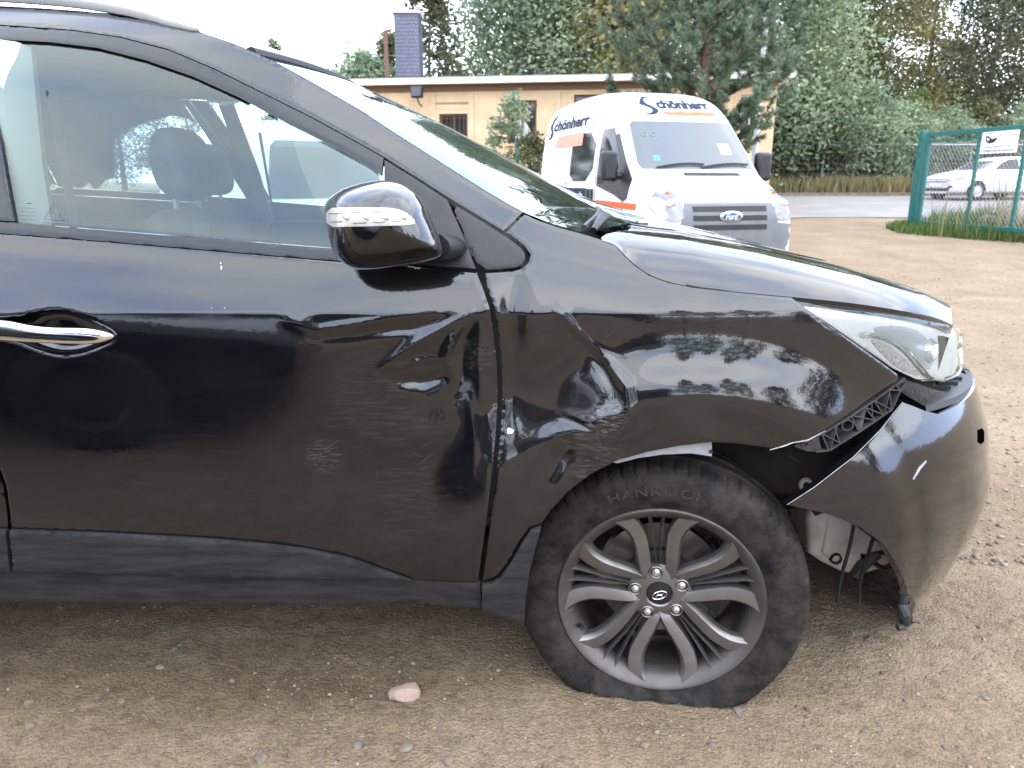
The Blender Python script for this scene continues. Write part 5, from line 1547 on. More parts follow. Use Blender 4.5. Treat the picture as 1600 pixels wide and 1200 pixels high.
G1 = 'trees behind the low building'
b1 = tree('birch_tree', 'tall drooping birch behind the low building, beside the pine', xat(905, 34), 34, 11.5, 3.6, 'birch', 1, .12, 380, 100, .11, .2, 'egg', G1, BIRCH, droop=.5, cl=.42)
copy_tree(b1, 'broad drooping birch behind the building roof, well left of the pine', xat(828, 36), 36, .98, 2.0, group=G1)
copy_tree(b1, 'birch filling the gap behind the pine crown', xat(1060, 38), 38, 1.0, 4.1, group=G1)
copy_tree(b1, 'dark hanging birch just behind the street lamp', xat(1190, 33), 33, .9, 1.1, group=G1)
tree('birch_tree', 'yellowish birch low behind the roof next to the pine', xat(960, 31), 31, 8.5, 2.4, 'yellow', 21, .1, 130, 50, .11, .12, 'egg', G1, BIRCH, droop=.3)
tree('deciduous_tree', 'rounded dull green tree left of the slate-clad chimney', xat(568, 36), 36, 5.9, 2.2, 'birch', 2, .1, 170, 55, .12, .15, 'round', G1)
tree('deciduous_tree', 'green tree right behind the slate-clad chimney', xat(622, 40), 40, 7.4, 1.6, 'mixed', 5, .1, 120, 50, .12, .14, 'egg', G1)
tree('larch_tree', 'thin dark larch rising beside the slate-clad chimney', xat(676, 33), 33, 10.5, 1.6, 'dark', 3, .10, 120, 46, .11, .13, 'cone', G1, droop=.3)
tree('young_tree', 'small bright green tree above the roof between larch and birch', xat(722, 34), 34, 4.9, 1.3, 'fresh', 6, .1, 110, 40, .10, .08, 'round', G1)
tree('young_tree', 'single leafy tree top showing above the roofline of the black SUV', xat(436, 38), 38, 7.0, .8, 'birch', 9, .1, 60, 40, .11, .08, 'cone', G1)
G2 = 'trees beyond the road'
d1 = tree('roadside_tree', 'tall yellow-green tree beyond the road, first right of the building', xat(1278, 39), 39, 11.3, 3.3, 'mixed', 11, .02, 230, 105, .095, .20, 'egg', G2)
tree('roadside_tree', 'yellowing ash tree beyond the road above the fence shrubs', xat(1350, 41), 41, 12.0, 3.4, 'yellow', 12, .04, 210, 95, .095, .2, 'egg', G2)
d2 = tree('roadside_tree', 'dark green tree with a bare trunk beyond the road', xat(1430, 44), 44, 13.0, 4.1, 'dark', 13, .08, 220, 105, .10, .24, 'round', G2)
copy_tree(d2, 'dark tree overhanging the brown screen fence, behind the camera sign', xat(1525, 43), 43, 1.02, 1.4, group=G2)
copy_tree(d1, 'tall mixed green tree over the right end of the brown screen fence', xat(1615, 45), 45, 1.15, 2.9, group=G2)
copy_tree(d1, 'slim light green tree peeping out past the building corner', xat(1232, 44), 44, .72, .6, group=G2)
copy_tree(d2, 'dark tree standing far back between the two yellow-green trees', xat(1318, 52), 52, .74, 4.4, group=G2)
copy_tree(d1, 'leafy tree standing far back behind the brown screen fence posts', xat(1470, 54), 54, .80, 5.2, group=G2)
copy_tree(d2, 'tree closing the row beyond the white parked hatchback', xat(1700, 46), 46, 1.0, 3.3, group=G2)
GL_ = 'trees on the left side of the yard'
for i, (px, y, sc, src) in enumerate(((60, 30, .47, d1), (190, 33, .45, d2), (300, 36, .47, d1), (-120, 28, .55, d2), (-420, 24, .8, d1), (-900, 20, .8, d2))):
    copy_tree(src, ('leafy tree seen through the rear part of the SUV side window', 'dark tree seen through the SUV side window left of the headrest', 'mixed tree seen through the SUV window behind the headrest', 'dark tree hidden behind the tail of the black SUV', 'mixed tree on the left of the yard beyond the black SUV', 'dark tree far left of the yard level with the vans')[i], xat(px, y), y, sc, i * 1.3, group=GL_)
G3 = 'shrubs along the fence beyond the road'
s1 = tree('shrub', 'dense green shrub at the wire fence, next to the building end', xat(1245, 32.6), 32.6, 3.9, 1.35, 'mixed', 31, -.02, 120, 50, .08, .05, 'round', G3, cat='shrub')
s2_ = tree('shrub', 'broad bushy shrub in the middle of the wire fence', xat(1345, 32.4), 32.4, 4.2, 1.9, 'birch', 32, -.02, 170, 55, .085, .05, 'round', G3, cat='shrub')
copy_tree(s1, 'shrub between the broad bush and the building-end shrub', xat(1296, 33.2), 33.2, .95, 2.2, group=G3)
copy_tree(s2_, 'shrub just left of the open green gate post, under the fence rail', xat(1408, 33.0), 33.0, .80, 3.0, group=G3)
copy_tree(s2_, 'shrub behind the nose of the white hatchback', xat(1475, 33.5), 33.5, .78, 4.0, group=G3)
copy_tree(s1, 'shrub behind the windscreen of the white hatchback', xat(1530, 33.8), 33.8, .92, 5.0, group=G3)
copy_tree(s2_, 'shrub behind the rear of the white hatchback', xat(1600, 34), 34, .85, .9, group=G3)
copy_tree(s1, 'small shrub squeezed against the building corner', xat(1212, 33), 33, .70, .3, group=G3)
tree('sapling', 'upright pale sapling rising above the shrubs near the gate', xat(1420, 34.5), 34.5, 4.4, .7, 'fresh', 35, .05, 60, 36, .07, .04, 'egg', G3, cat='sapling')
tree('bush', 'climbing green bush against the building wall below the broken window', xat(795, 19.4, 1), 19.4, 3.0, .75, 'birch', 41, .0, 70, 46, .055, .03, 'egg', 'bushes at the building', cat='bush')
tree('bush', 'low green bush behind the white lettered van, by the green fence', xat(828, 16.4, 1), 16.4, 1.95, .62, 'mixed', 42, .0, 70, 46, .05, .03, 'round', 'bushes at the building', cat='bush')

# ------------------------------------------------------------------ pine in front of the building
def pine():
    r = np.random.RandomState(77); x, y = xat(1090, 16.6, 2), 16.6
    t = thing('pine_tree', 'big blue-green pine in front of the building behind the lettered van', 'tree', (x, y, float(gz(x, y)) - .05))
    h = 6.1; mb = MB()
    tr = [(.05 * math.sin(q * 4), .05 * math.cos(q * 3), q * h) for q in np.linspace(0, 1, 9)]
    mb.tube(tr, [.15 * (1 - .8 * i / 8) for i in range(9)], 8)
    shoots = []
    for k in range(64):
        q = .20 + .78 * (k / 64); a = k * 2.399; z = q * h
        L = (1.75 * (1 - ((q - .50) / .62) ** 2) + .12) * (.75 + .4 * r.rand())
        p = np.array((0, 0, z)); pts = []
        for s in np.linspace(0, 1, 6):
            pts.append(p + np.array((math.cos(a + .3 * s) * L * s, math.sin(a + .3 * s) * L * s, L * (.10 * s + .50 * s * s))))
        mb.tube(pts, [.035 * (1 - .75 * s) * (1.2 - q) for s in np.linspace(0, 1, 6)], 5)
        for m_ in range(17):
            s = .30 + .70 * r.rand(); i = s * 5; i0 = min(4, int(i)); b = pts[i0] + (pts[i0 + 1] - pts[i0]) * (i - i0)
            d = np.array((math.cos(a), math.sin(a), 0)) * .5 + r.randn(3) * np.array((.8, .8, .35)) + np.array((0, 0, .75)); d /= np.linalg.norm(d)
            shoots.append((b, d, .22 + .26 * r.rand()))
        shoots.append((pts[-1], np.array((0, 0, 1.0)) * .9 + np.array((math.cos(a), math.sin(a), 0)) * .4, .38))
    mb.build('trunk', PINEBARK, t, sharp=60, fix=False)
    B = np.array([s[0] for s in shoots]); D = np.array([s[1] / np.linalg.norm(s[1]) for s in shoots]); Ls = np.array([s[2] for s in shoots])
    n = 105; k = np.repeat(np.arange(len(B)), n); u = r.rand(len(k))
    P = B[k] + D[k] * (Ls[k] * u)[:, None]
    rd = r.randn(len(k), 3); rd -= D[k] * np.sum(rd * D[k], 1)[:, None]; rd /= np.linalg.norm(rd, axis=1)[:, None]
    nd = rd * .85 + D[k] * .75; nd /= np.linalg.norm(nd, axis=1)[:, None]
    sd = np.cross(nd, r.randn(len(k), 3)); sd /= np.linalg.norm(sd, axis=1)[:, None]
    ln = (.075 + .035 * r.rand(len(k)))[:, None]; w = .0085
    V = np.stack([P - sd * w, P + sd * w, P + nd * ln + sd * w * .5, P + nd * ln - sd * w * .5], 1).reshape(-1, 3)
    T = np.clip(.42 + .22 * r.randn(len(B)), 0, 1)[k]
    tt = np.clip(T + .22 * (u - .4) + .1 * r.randn(len(k)), 0, 1)
    quads_fast('crown', V, len(tt), LM['pine'], tt, t)
pine()

# ================================================================== the low building
bp0, bp1 = np.array((xat(1206, 21.0, 2), 21.0)), np.array((xat(560, 22.6, 2), 22.6))
bd = (bp1 - bp0) / np.linalg.norm(bp1 - bp0); blen = np.linalg.norm(bp1 - bp0)
bz = float(gz(bp0[0], bp0[1])) - .05
BLD = thing('low_building', 'long ochre rendered single-storey building with flat grey roof', 'building', (bp0[0], bp0[1], bz), math.atan2(bd[1], bd[0]))
# local: +u to the left end, +v towards the camera side is... local y = rot90(bd)
def wl_px(px, py, back=0.0):
    d = ray(px, py); nrm = np.array((-bd[1], bd[0])); o2 = bp0 + nrm * back
    t = (o2 @ nrm) / (d[:2] @ nrm); p = d * t + np.array((0, 0, CAM_H))
    return (p[:2] - bp0) @ bd, p[2] - bz
# with bd pointing left (-x), rot90(bd) points to -y: the camera side is local +y
M_REND = pmat('ochre_render', (.52, .37, .22), .9, col2=(.64, .48, .31), vscale=1.6, bump=.1, bscale=60, detail=9)
M_WHITEW = pmat('white_board', (.62, .61, .58), .7, var=.12, vscale=3)
M_FELT = pmat('roof_felt', (.20, .21, .215), .9, var=.2, vscale=2.5)
M_BROWN = pmat('brown_frame', (.13, .07, .045), .7, var=.3, vscale=20)
M_DARKGL = pmat('dark_window', (.02, .022, .024), .08, 0, coat=.6)
M_SLATE = pmat('slate', (.10, .105, .14), .6, var=.25, vscale=14)
ztop = wl_px(900, 128)[1]; DEP = 6.4
wins = [((686, 178), (731, 224)), ((793, 157), (838, 224)), ((897, 148), (946, 216)), ((1158, 148), (1186, 216))]
wu = []
for (a, b), (c, d) in wins:
    u0, z1 = wl_px(a, b); u1, z0 = wl_px(c, d); wu.append((min(u0, u1), max(u0, u1), z0, z1))
holes = [[(u0, z0), (u1, z0), (u1, z1), (u0, z1)] for u0, u1, z0, z1 in wu]
uv, T, be = fill([(0, -.3), (blen, -.3), (blen, ztop), (0, ztop)], .7, .5, .5, holes)
n = len(uv); V = [(u, 0, z) for u, z in uv] + [(u, -.22, z) for u, z in uv]
Fc = [tuple(t) for t in T.tolist()] + [(b, a, a + n, b + n) for a, b in be]
wall = ob('wall', V, Fc, M_REND, BLD, smooth=False, fix=True)
MB().box((0, -DEP, -.3), (.22, -.222, ztop)).build('wall', M_REND, BLD, smooth=False)
MB().box((blen - .22, -DEP, -.3), (blen, -.222, ztop)).build('wall', M_REND, BLD, smooth=False)
MB().box((.222, -DEP, -.3), (blen - .222, -DEP + .2, ztop)).build('wall', M_REND, BLD, smooth=False)
for i, (u0, u1, z0, z1) in enumerate(wu):
    mb = MB(); fr = .055
    mb.box((u0, -.13, z0), (u0 + fr, -.07, z1)).box((u1 - fr, -.13, z0), (u1, -.07, z1)).box((u0 + fr, -.13, z0), (u1 - fr, -.07, z0 + fr)).box((u0 + fr, -.13, z1 - fr), (u1 - fr, -.07, z1))
    um = (u0 + u1) / 2
    mb.box((um - .02, -.12, z0 + fr), (um + .02, -.08, z1 - fr))
    w = mb.build('window', M_BROWN if i != 3 else M_WHITEW, BLD, smooth=False)
    MB().box((u0 + fr * .5, -.112, z0 + fr * .5), (u1 - fr * .5, -.104, z1 - fr * .5)).build('pane', M_DARKGL, w, smooth=False)
    MB().box((u0 - .06, -.02, z0 - .07), (u1 + .06, .07, z0 - .003)).build('sill', M_REND if i else M_BROWN, w, smooth=False)
    mb = MB()
    if i < 2:
        for s in np.linspace(u0 + .1, u1 - .1, 6): mb.bar((s, .03, z0 + .01), (s, .03, z1 - .01), .012, .012)
        for zz in (z0 + .12, z1 - .12): mb.bar((u0 - .02, .03, zz), (u1 + .02, .03, zz), .014, .014)
        mb.build('window_bars', pmat('rusty_bars', (.10, .05, .035), .8), w, smooth=False)
u0, u1, z0, z1 = wu[1]
MB().prism([(u0 + .10, z0 + .1), (u0 + .62, z0 + .1), (u0 + .55, z0 + .62), (u0 + .42, z0 + .72), (u0 + .2, z0 + .4)], 'y', -.098, -.09).build('curtain', pmat('old_curtain', (.55, .56, .56), .9), BLD, smooth=False)
for (a, b, c, d) in ((680, 155, 733, 170), (680, 160, 733, 163)):
    ua, za = wl_px(a, b); ub, zb_ = wl_px(c, d)
    MB().box((min(ua, ub), -.01, zb_), (max(ua, ub), .012, za)).build('wall_band', M_REND, BLD, smooth=False)
for (px) in (676, 736, 872, 1142):
    u = wl_px(px, 150)[0]; MB().box((u - .07, -.01, -.2), (u + .07, .03, ztop - .25)).build('pilaster', M_REND, BLD, smooth=False)
# lintel strip, fascia, gutter, roof planes
MB().box((-.02, .0015, ztop - .20), (blen + .02, .02, ztop - .02)).build('eaves_band', pmat('eaves_band', (.20, .12, .075), .9), BLD, smooth=False)
ov = .38
MB().box((-.32, ov - .05, ztop - .03), (blen + .32, ov, ztop + .15)).build('fascia', M_WHITEW, BLD, smooth=False)
MB().box((-.36, -DEP - .2, ztop + .0), (-.32, ov, ztop + .152)).build('fascia', M_WHITEW, BLD, smooth=False)
MB().box((-.30, -DEP - .2, ztop + .002), (blen + .30, ov - .052, ztop + .06)).build('soffit', M_WHITEW, BLD, smooth=False)
rg = .46
MB().add([(-.38, ov + .03, ztop + .155), (blen + .38, ov + .03, ztop + .155), (blen - 1.3, -DEP / 2, ztop + .155 + rg), (-.38, -DEP / 2, ztop + .155 + rg), (-.38, -DEP - .3, ztop + .155), (blen + .38, -DEP - .3, ztop + .155)],
         [(0, 1, 2, 3), (3, 2, 5, 4), (0, 3, 4), (1, 5, 2), (0, 4, 5, 1)]).build('roof', M_FELT, BLD, smooth=False)
for k in range(1, 9):
    u = blen * k / 9; MB().bar((u, ov + .02, ztop + .165), (u, -DEP / 2, ztop + .165 + rg), .05, .012).build('roof_seam', M_FELT, BLD, smooth=False) if u < blen - 1.5 else None
# slate-clad chimney: overlapping courses
cu0 = wl_px(661, 100, 0)[0]; cpx = 24.6
ch = [xat(617, cpx, 5), xat(656, cpx, 5)]; chz = CAM_H + math.tan(math.atan((600 - 17) / F_PX) - PITCH) * cpx
CH = thing('slate_chimney', 'tall square chimney clad in blue-grey slates behind the building ridge', 'chimney', ((ch[0] + ch[1]) / 2, cpx + .45, bz))
hw = (ch[1] - ch[0]) / 2
MB().box((-hw + .02, -.43, 0), (hw - .02, .43, chz - bz - .06)).build('stack', M_SLATE, CH, smooth=False)
mb = MB(); z = 2.9
row = 0
while z < chz - bz - .12:
    nsl = 7
    for s in range(nsl + 1):
        w = 2 * hw / nsl; x0 = -hw + (s - (.5 if row % 2 else 0)) * w
        a, b = max(-hw, x0), min(hw, x0 + w)
        if b - a < .02: continue
        mb.add([(a + .004, -.455, z), ((a + b) / 2, -.458, z - .035), (b - .004, -.455, z), (b - .004, -.434, z + .13), (a + .004, -.434, z + .13)], [(0, 1, 2, 3, 4)])
    for s in range(7):
        w = .9 / 7; y0 = -.45 + s * w
        mb.add([(hw + .012, y0 + .004, z), (hw + .014, y0 + w / 2, z - .035), (hw + .012, y0 + w - .004, z), (hw - .01, y0 + w - .004, z + .13), (hw - .01, y0 + .004, z + .13)], [(0, 1, 2, 3, 4)])
    z += .105; row += 1
o = mb.build('slates', M_SLATE, CH, smooth=False, fix=False); o['kind'] = 'stuff'
MB().box((-hw - .05, -.50, chz - bz - .06), (hw + .05, .50, chz - bz + .03)).build('cap', pmat('chimney_cap', (.45, .40, .37), .6), CH, smooth=False)
PO = thing('rusty_pipe', 'thin rusty brown flue pipe standing next to the slate chimney', 'pipe', (xat(606, 24.4, 4), 24.4, bz))
zt2 = CAM_H + math.tan(math.atan((600 - 48) / F_PX) - PITCH) * 24.4 - bz
MB().tube([(0, 0, 0), (0, 0, zt2)], .06, 10).build('pipe', M_BROWN, PO)
MB().tube([(.0, 0, zt2 - .02), (.18, 0, zt2 + .02)], .05, 8).build('elbow', M_BROWN, PO)
u, z = wl_px(651, 143, .55)
FL = thing('floodlight', 'black floodlight on a bracket under the eaves of the low building', 'lamp', (bp0[0] + bd[0] * u - bd[1] * -0, bp0[1] + bd[1] * u, bz), math.atan2(bd[1], bd[0]))
MB().box((-.16, .42, z - .16), (.16, .62, z + .14)).build('lamp_housing', M_TRIM, FL, bevel=.03)
MB().box((-.13, .621, z - .12), (.13, .635, z + .10)).build('lamp_glass', M_DARKGL, FL)
MB().tube([(0, .02, z - .32), (0, .30, z - .30), (0, .50, z - .17)], .02, 8).build('bracket', M_TRIM, FL)

# street lamp
sx_ = xat(1180, 19.2, 2)
SLP = thing('street_lamp', 'tall galvanised lamp post between the pine and the building corner', 'lamp post', (sx_, 19.2, float(gz(sx_, 19.2)) - .03))
MB().tube([(0, 0, 0), (0, 0, 1.2), (.01, 0, 3.5), (.03, 0, 8.2)], [.085, .075, .065, .045], 12).build('pole', pmat('galvanised', (.42, .44, .45), .5, .5, var=.1, vscale=6), SLP)
MB().tube([(.03, 0, 8.15), (.2, -.3, 8.5), (.3, -.9, 8.6)], .03, 8).build('arm', pmat('galvanised', (.42, .44, .45)), SLP)
MB().box((.2, -1.5, 8.55), (.42, -.85, 8.68)).build('lamp_head', pmat('galvanised', (.42, .44, .45)), SLP, bevel=.03)

# ================================================================== fences
M_GREEN = pmat('green_fence_paint', (.010, .115, .105), .45, var=.2, vscale=12)
M_WIRE = pmat('fence_wire', (.25, .27, .27), .5, .6)
# short green fence by the bush
fx, fy = xat(808, 17.2, 1), 17.2
GF = thing('green_fence', 'short green tube fence beside the bushes behind the lettered van', 'fence', (fx, fy, float(gz(fx, fy))))
tz = CAM_H + math.tan(math.atan((600 - 219) / F_PX) - PITCH) * fy - float(gz(fx, fy))
rz_ = CAM_H + math.tan(math.atan((600 - 236) / F_PX) - PITCH) * fy - float(gz(fx, fy))
MB().tube([(0, 0, -.1), (0, 0, tz)], .045, 10).build('post', M_GREEN, GF)
MB().tube([(3.4, 0, -.1), (3.4, 0, tz)], .045, 10).build('post', M_GREEN, GF)
MB().tube([(.045, 0, rz_), (3.355, 0, rz_)], .025, 8).build('rail', M_GREEN, GF)
mb = MB()
for k in range(34): mb.bar((.1 * k + .05, 0, .05), (.1 * k + .05, 0, rz_ - .03), .004, .004)
for k in range(9): mb.bar((.05, .004, .1 + k * .2), (3.35, .004, .1 + k * .2), .004, .004)
o = mb.build('mesh_infill', M_GREEN, GF, smooth=False); o['kind'] = 'stuff'
# long wire fence beyond the road
WF = thing('wire_fence', 'long grey wire mesh fence beyond the road in front of the shrubs', 'fence', (6.5, 31.6, .85))
zr = CAM_H + math.tan(math.atan((600 - 226) / F_PX) - PITCH) * 31.6 - .85
MB().tube([(0, 0, zr), (40, 0, zr)], .028, 6).build('rail', pmat('galvanised', (.42, .44, .45)), WF)
for k in range(14): MB().tube([(k * 3.0 + .2, .05, -.3), (k * 3.0 + .2, .05, zr - .03)], .03, 8).build('post', M_WIRE, WF)
mb = MB()
for k in range(200): mb.bar((k * .2, -.03, .0), (k * .2, -.03, zr - .03), .005, .005)
for k in range(10): mb.bar((0, -.036, .1 + k * .2), (40, -.036, .1 + k * .2), .006, .006)
o = mb.build('mesh_infill', M_WIRE, WF, smooth=False); o['kind'] = 'stuff'
# brown screen fence on the bank
SF = thing('screen_fence', 'brown boarded screen fence with pale concrete posts on the far bank', 'fence', (xat(1330, 41, 4), 37.5, .85))
zs = CAM_H + math.tan(math.atan((600 - 181) / F_PX) - PITCH) * 37.5 - .85
M_BOARD = pmat('grey_brown_board', (.14, .115, .10), .9, var=.3, vscale=6)
for k in range(8):
    MB().box((k * 2.75 - .09, -.10, -.5), (k * 2.75 + .09, .08, zs + .08)).build('post', pmat('concrete_post', (.50, .49, .46), .85, var=.1), SF, smooth=False)
    mb = MB()
    for q in range(16):
        x0 = k * 2.75 + .10 + q * 2.55 / 16
        mb.box((x0 + .006, -.02 - .01 * (q % 2), zs - 2.6), (x0 + 2.55 / 16 - .006, .02, zs - .03 * (q % 3 == 0)))
    mb.box((k * 2.75 + .095, .022, zs - .12), (k * 2.75 + 2.655, .05, zs - .03))
    o = mb.build('boards', M_BOARD, SF, smooth=False); o['kind'] = 'stuff'

# open gate leaf
g0 = np.array((xat(1440, 16.8, 1.2), 16.8)); g1 = np.array((xat(1600, 14.2, 1.2), 14.2)); gd = (g1 - g0) / np.linalg.norm(g1 - g0)
gbz = float(gz(*g0)); GATE = thing('open_gate', 'open green steel gate leaf with chain-link mesh and warning sign', 'gate', (g0[0], g0[1], gbz), math.atan2(gd[1], gd[0]))
def gate_px(px, py):
    d = ray(px, py); nrm = np.array((-gd[1], gd[0])); t = (g0 @ nrm) / (d[:2] @ nrm); p = d * t
    return (p[:2] - g0) @ gd, p[2] + CAM_H - gbz
GL = 4.2; zt3 = gate_px(1455, 207)[1]
MB().box((-.21, -.065, -.3), (-.08, .065, zt3 + .05)).build('post', M_GREEN, GATE, bevel=.008)
mb = MB(); mb.box((-.01, -.04, .06), (.10, .04, zt3)); mb.build('stile', M_GREEN, GATE, bevel=.006)
MB().box((.102, -.04, zt3 - .09), (GL, .04, zt3)).build('top_rail', M_GREEN, GATE, bevel=.006)
MB().box((.102, -.035, .06), (GL, .035, .14)).build('bottom_rail', M_GREEN, GATE, bevel=.006)
MB().box((.102, -.02, zt3 - .20), (GL, .02, zt3 - .165)).build('middle_rail', M_GREEN, GATE)
for s in (gate_px(1518, 300)[0], gate_px(1590, 300)[0], 3.4): MB().box((s - .025, -.028, .142), (s + .025, .028, zt3 - .092)).build('upright', M_GREEN, GATE)
mb = MB(); st = .095
k = -30
while k * st < GL:
    for sg in (1, -1):
        P = []
        a = k * st
        h = zt3 - .35
        x0, x1 = (a, a + h * .8) if sg > 0 else (a + h * .8, a)
        c0_, c1_ = 0., 1.
        lo2, hi2 = .10, GL
        if x1 != x0:
            t0, t1 = sorted(((lo2 - x0) / (x1 - x0), (hi2 - x0) / (x1 - x0))); c0_, c1_ = max(0, t0), min(1, t1)
        if c1_ > c0_: mb.bar((x0 + (x1 - x0) * c0_, .003 * sg, .14 + h * c0_), (x0 + (x1 - x0) * c1_, .003 * sg, .14 + h * c1_), .005, .005)
    k += 1
o = mb.build('chain_link', M_WIRE, GATE, smooth=False); o['kind'] = 'stuff'
# warning sign: hangs on the gate
s0, z1 = gate_px(1540, 207); s1_, z0 = gate_px(1592, 238)
SG = thing('warning_sign', 'white video surveillance warning sign hung on the open green gate', 'sign', (g0[0], g0[1], gbz), math.atan2(gd[1], gd[0]))
# the leaf's camera side
side = -1 if (np.array((-gd[1], gd[0])) @ (-g0)) < 0 else 1
yb = side * .055
def flip_u(t): return s0 + (s1_ - s0) * t
MB().box((s0, min(yb, yb + side * .006), z0), (s1_, max(yb, yb + side * .006), z1)).build('board', pmat('sign_white', (.80, .80, .79), .5), SG, smooth=False)
def sign_text(body, t0, t1, zc, hh, mat, bold=.01):
    tv, tf_, _ = text_geo(body, bold=bold); mh = tv[:, 1].max()
    V = [(flip_u(t0 + (t1 - t0) * x), yb + side * .0085, z0 + (z1 - z0) * (zc + (y / mh - .5) * hh)) for x, y in tv]
    ob('lettering', V, tf_, mat, SG, smooth=False)
RED = pmat('sign_red', (.62, .03, .02), .5); BLK = pmat('sign_black', (.015, .015, .015), .5)
sign_text('ACHTUNG!', .48, .97, .82, .13, RED); sign_text('Dieser Bereich wird', .08, .93, .32, .13, BLK, 0); sign_text('videoüberwacht!', .08, .93, .14, .14, BLK, .01)
def sign_poly(P, mat, name, e=.0085):
    V = [(flip_u(a), yb + side * e, z0 + (z1 - z0) * b) for a, b in P]
    ob(name, V, [tuple(range(len(V)))], mat, SG, smooth=False)
sign_poly([(.10, .74), (.13, .56), (.22, .46), (.34, .48), (.40, .56), (.45, .70), (.40, .72), (.30, .66), (.20, .80), (.13, .84)], BLK, 'camera_symbol')
sign_poly([(.14, .68), (.19, .58), (.23, .64), (.18, .74)], pmat('sign_white', (.8, .8, .79)), 'camera_symbol', .0095)
sign_poly([(.17, .92), (.22, .95), (.24, .90), (.19, .87)], BLK, 'camera_symbol')
sign_poly([(.66 + .07 * math.cos(a), .56 + .12 * math.sin(a)) for a in np.linspace(0, 6.283, 17)[:-1]], pmat('sign_pale_red', (.72, .45, .42), .5), 'eye_symbol')
sign_poly([(.66 + .05 * math.cos(a), .56 + .085 * math.sin(a)) for a in np.linspace(0, 6.283, 17)[:-1]], pmat('sign_white', (.8, .8, .79)), 'eye_symbol', .0095)

# boulders behind the gate
def boulder(px, py, wpx, dist, label, seed, mat, flat=.7):
    z = float(gz(xat(px, dist, .5), dist)); s = wpx / 2 / F_PX * dist * .97
    v, f = stone_mesh(seed, flat, 3)
    v = v * (1 + .06 * np.sin(v[:, [1]] * 9 + seed) * np.cos(v[:, [0]] * 7))
    o = ob('boulder', v * s, f, mat, None, True, 30); o.location = (xat(px, dist, .5), dist, z + s * flat * .6); o.rotation_euler = (.1, .15, seed)
    tag(o, label, 'boulder')
M_BOUL = pmat('boulder_rock', (.30, .24, .18), .9, col2=(.17, .15, .13), vscale=2.5, bump=.7, bscale=9)
boulder(1588, 300, 62, 15.9, 'tan boulder at the open gate, the larger one with sloping top', 4, M_BOUL, .85)
boulder(1552, 318, 46, 16.4, 'grey boulder half sunk in tall grass at the open gate', 9, M_STONE2, .7)
boulder(1640, 320, 70, 15.2, 'low tan boulder at the free end of the open gate', 14, M_BOUL, .7)
pts = []
for k, (px, n_) in enumerate(((1566, 34), (1515, 8), (1590, 22), (1598, 20), (1475, 4))):
    x0 = xat(px, 14.9, .8)
    for q in range(n_): pts.append((x0 + r5.randn() * .10, 14.9 + r5.randn() * .2, float(gz(x0, 14.9))))
blades('dry_stalks', pts, .6, 1.55, .007, M_DRY, 'tall dry straw stalks standing by the boulders at the gate', 'grass', .22, 12)
# ================================================================== other vehicles
def loft(stations, name, mat, parent, sub=2):
    """stations: (X, half profile [(y,z)...] from bottom middle to roof middle); mirrored"""
    G = np.array([[(X, y, z) for y, z in hp] + [(X, -y, z) for y, z in hp[-2:0:-1]] for X, hp in stations])
    G = np.concatenate([G[:1], G, G[-1:]])
    for _ in range(sub):                       # corner cutting round the ring and along the body
        N_ = np.roll(G, -1, 1); H = np.empty((G.shape[0], G.shape[1] * 2, 3)); H[:, 0::2] = G * .75 + N_ * .25; H[:, 1::2] = G * .25 + N_ * .75; G = H
        H = np.empty((2 * (G.shape[0] - 1) + 2,) + G.shape[1:]); H[0] = G[0]; H[-1] = G[-1]
        H[1:-1:2] = G[:-1] * .75 + G[1:] * .25; H[2:-1:2] = G[:-1] * .25 + G[1:] * .75; G = H
    V = G.reshape(-1, 3); Fc = []; m = G.shape[1]
    for i in range(G.shape[0] - 1):
        for k in range(m):
            k2 = (k + 1) % m; Fc.append((i * m + k, i * m + k2, (i + 1) * m + k2, (i + 1) * m + k))
    Fc += [tuple(range(m)), tuple((G.shape[0] - 1) * m + k for k in range(m))]
    return ob(name, V, Fc, mat, parent, True, 50, fix=True)
def caster(o, parent):
    m = o.data
    return BVHTree.FromPolygons([v.co.copy() for v in m.vertices], [tuple(p.vertices) for p in m.polygons])
AX = {'front': (Vector((3, 0, 0)), Vector((-1, 0, 0)), lambda a, b: Vector((3, a, b))), 'rear': (None, Vector((1, 0, 0)), lambda a, b: Vector((-9, a, b))),
      'right': (None, Vector((0, 1, 0)), lambda a, b: Vector((a, -4, b))), 'left': (None, Vector((0, -1, 0)), lambda a, b: Vector((a, 4, b)))}
def cast(bvh, side, a, b):
    _, d, f = AX[side]
    h = bvh.ray_cast(f(a, b), d)
    if h[0] is None:
        h = bvh.find_nearest(f(a, b) + d * (3 if side in ('front',) else 4))
        return h[0], d
    return h[0], d
def decal(name, outline, bvh, side, mat, parent, off=.006, du=.09, dv=.07, step=.06, rnd=0, thick=.02):
    P2 = smooth_poly(outline, True, rnd) if rnd else outline
    uv, T, be = fill(P2, du, dv, step)
    P = []
    for a, b in uv: h, d = cast(bvh, side, a, b); P.append(h - d * off)
    n = len(P); bi = sorted({i for e in be for i in e}); idx = {b: n + i for i, b in enumerate(bi)}
    V = [tuple(p) for p in P] + [tuple(P[b] + d * thick) for b in bi]
    return ob(name, V, T.tolist() + [(b, a, idx[a], idx[b]) for a, b in be], mat, parent, True, 40, fix=True)
def decal_text(name, body, box, bvh, side, mat, parent, off=.010, shear=0, bold=.01, flip=False, space=1.0, skew=0.0):
    a0, a1, b0, b1 = box
    tv, tf_, _ = text_geo(body, shear, bold, space); mh = tv[:, 1].max(); P = []
    for x, y in tv:
        h, d = cast(bvh, side, a0 + (a1 - a0) * x, b0 + (b1 - b0) * y / mh + skew * x); P.append(tuple(h - d * off))
    return ob(name, P, tf_, mat, parent, smooth=False)
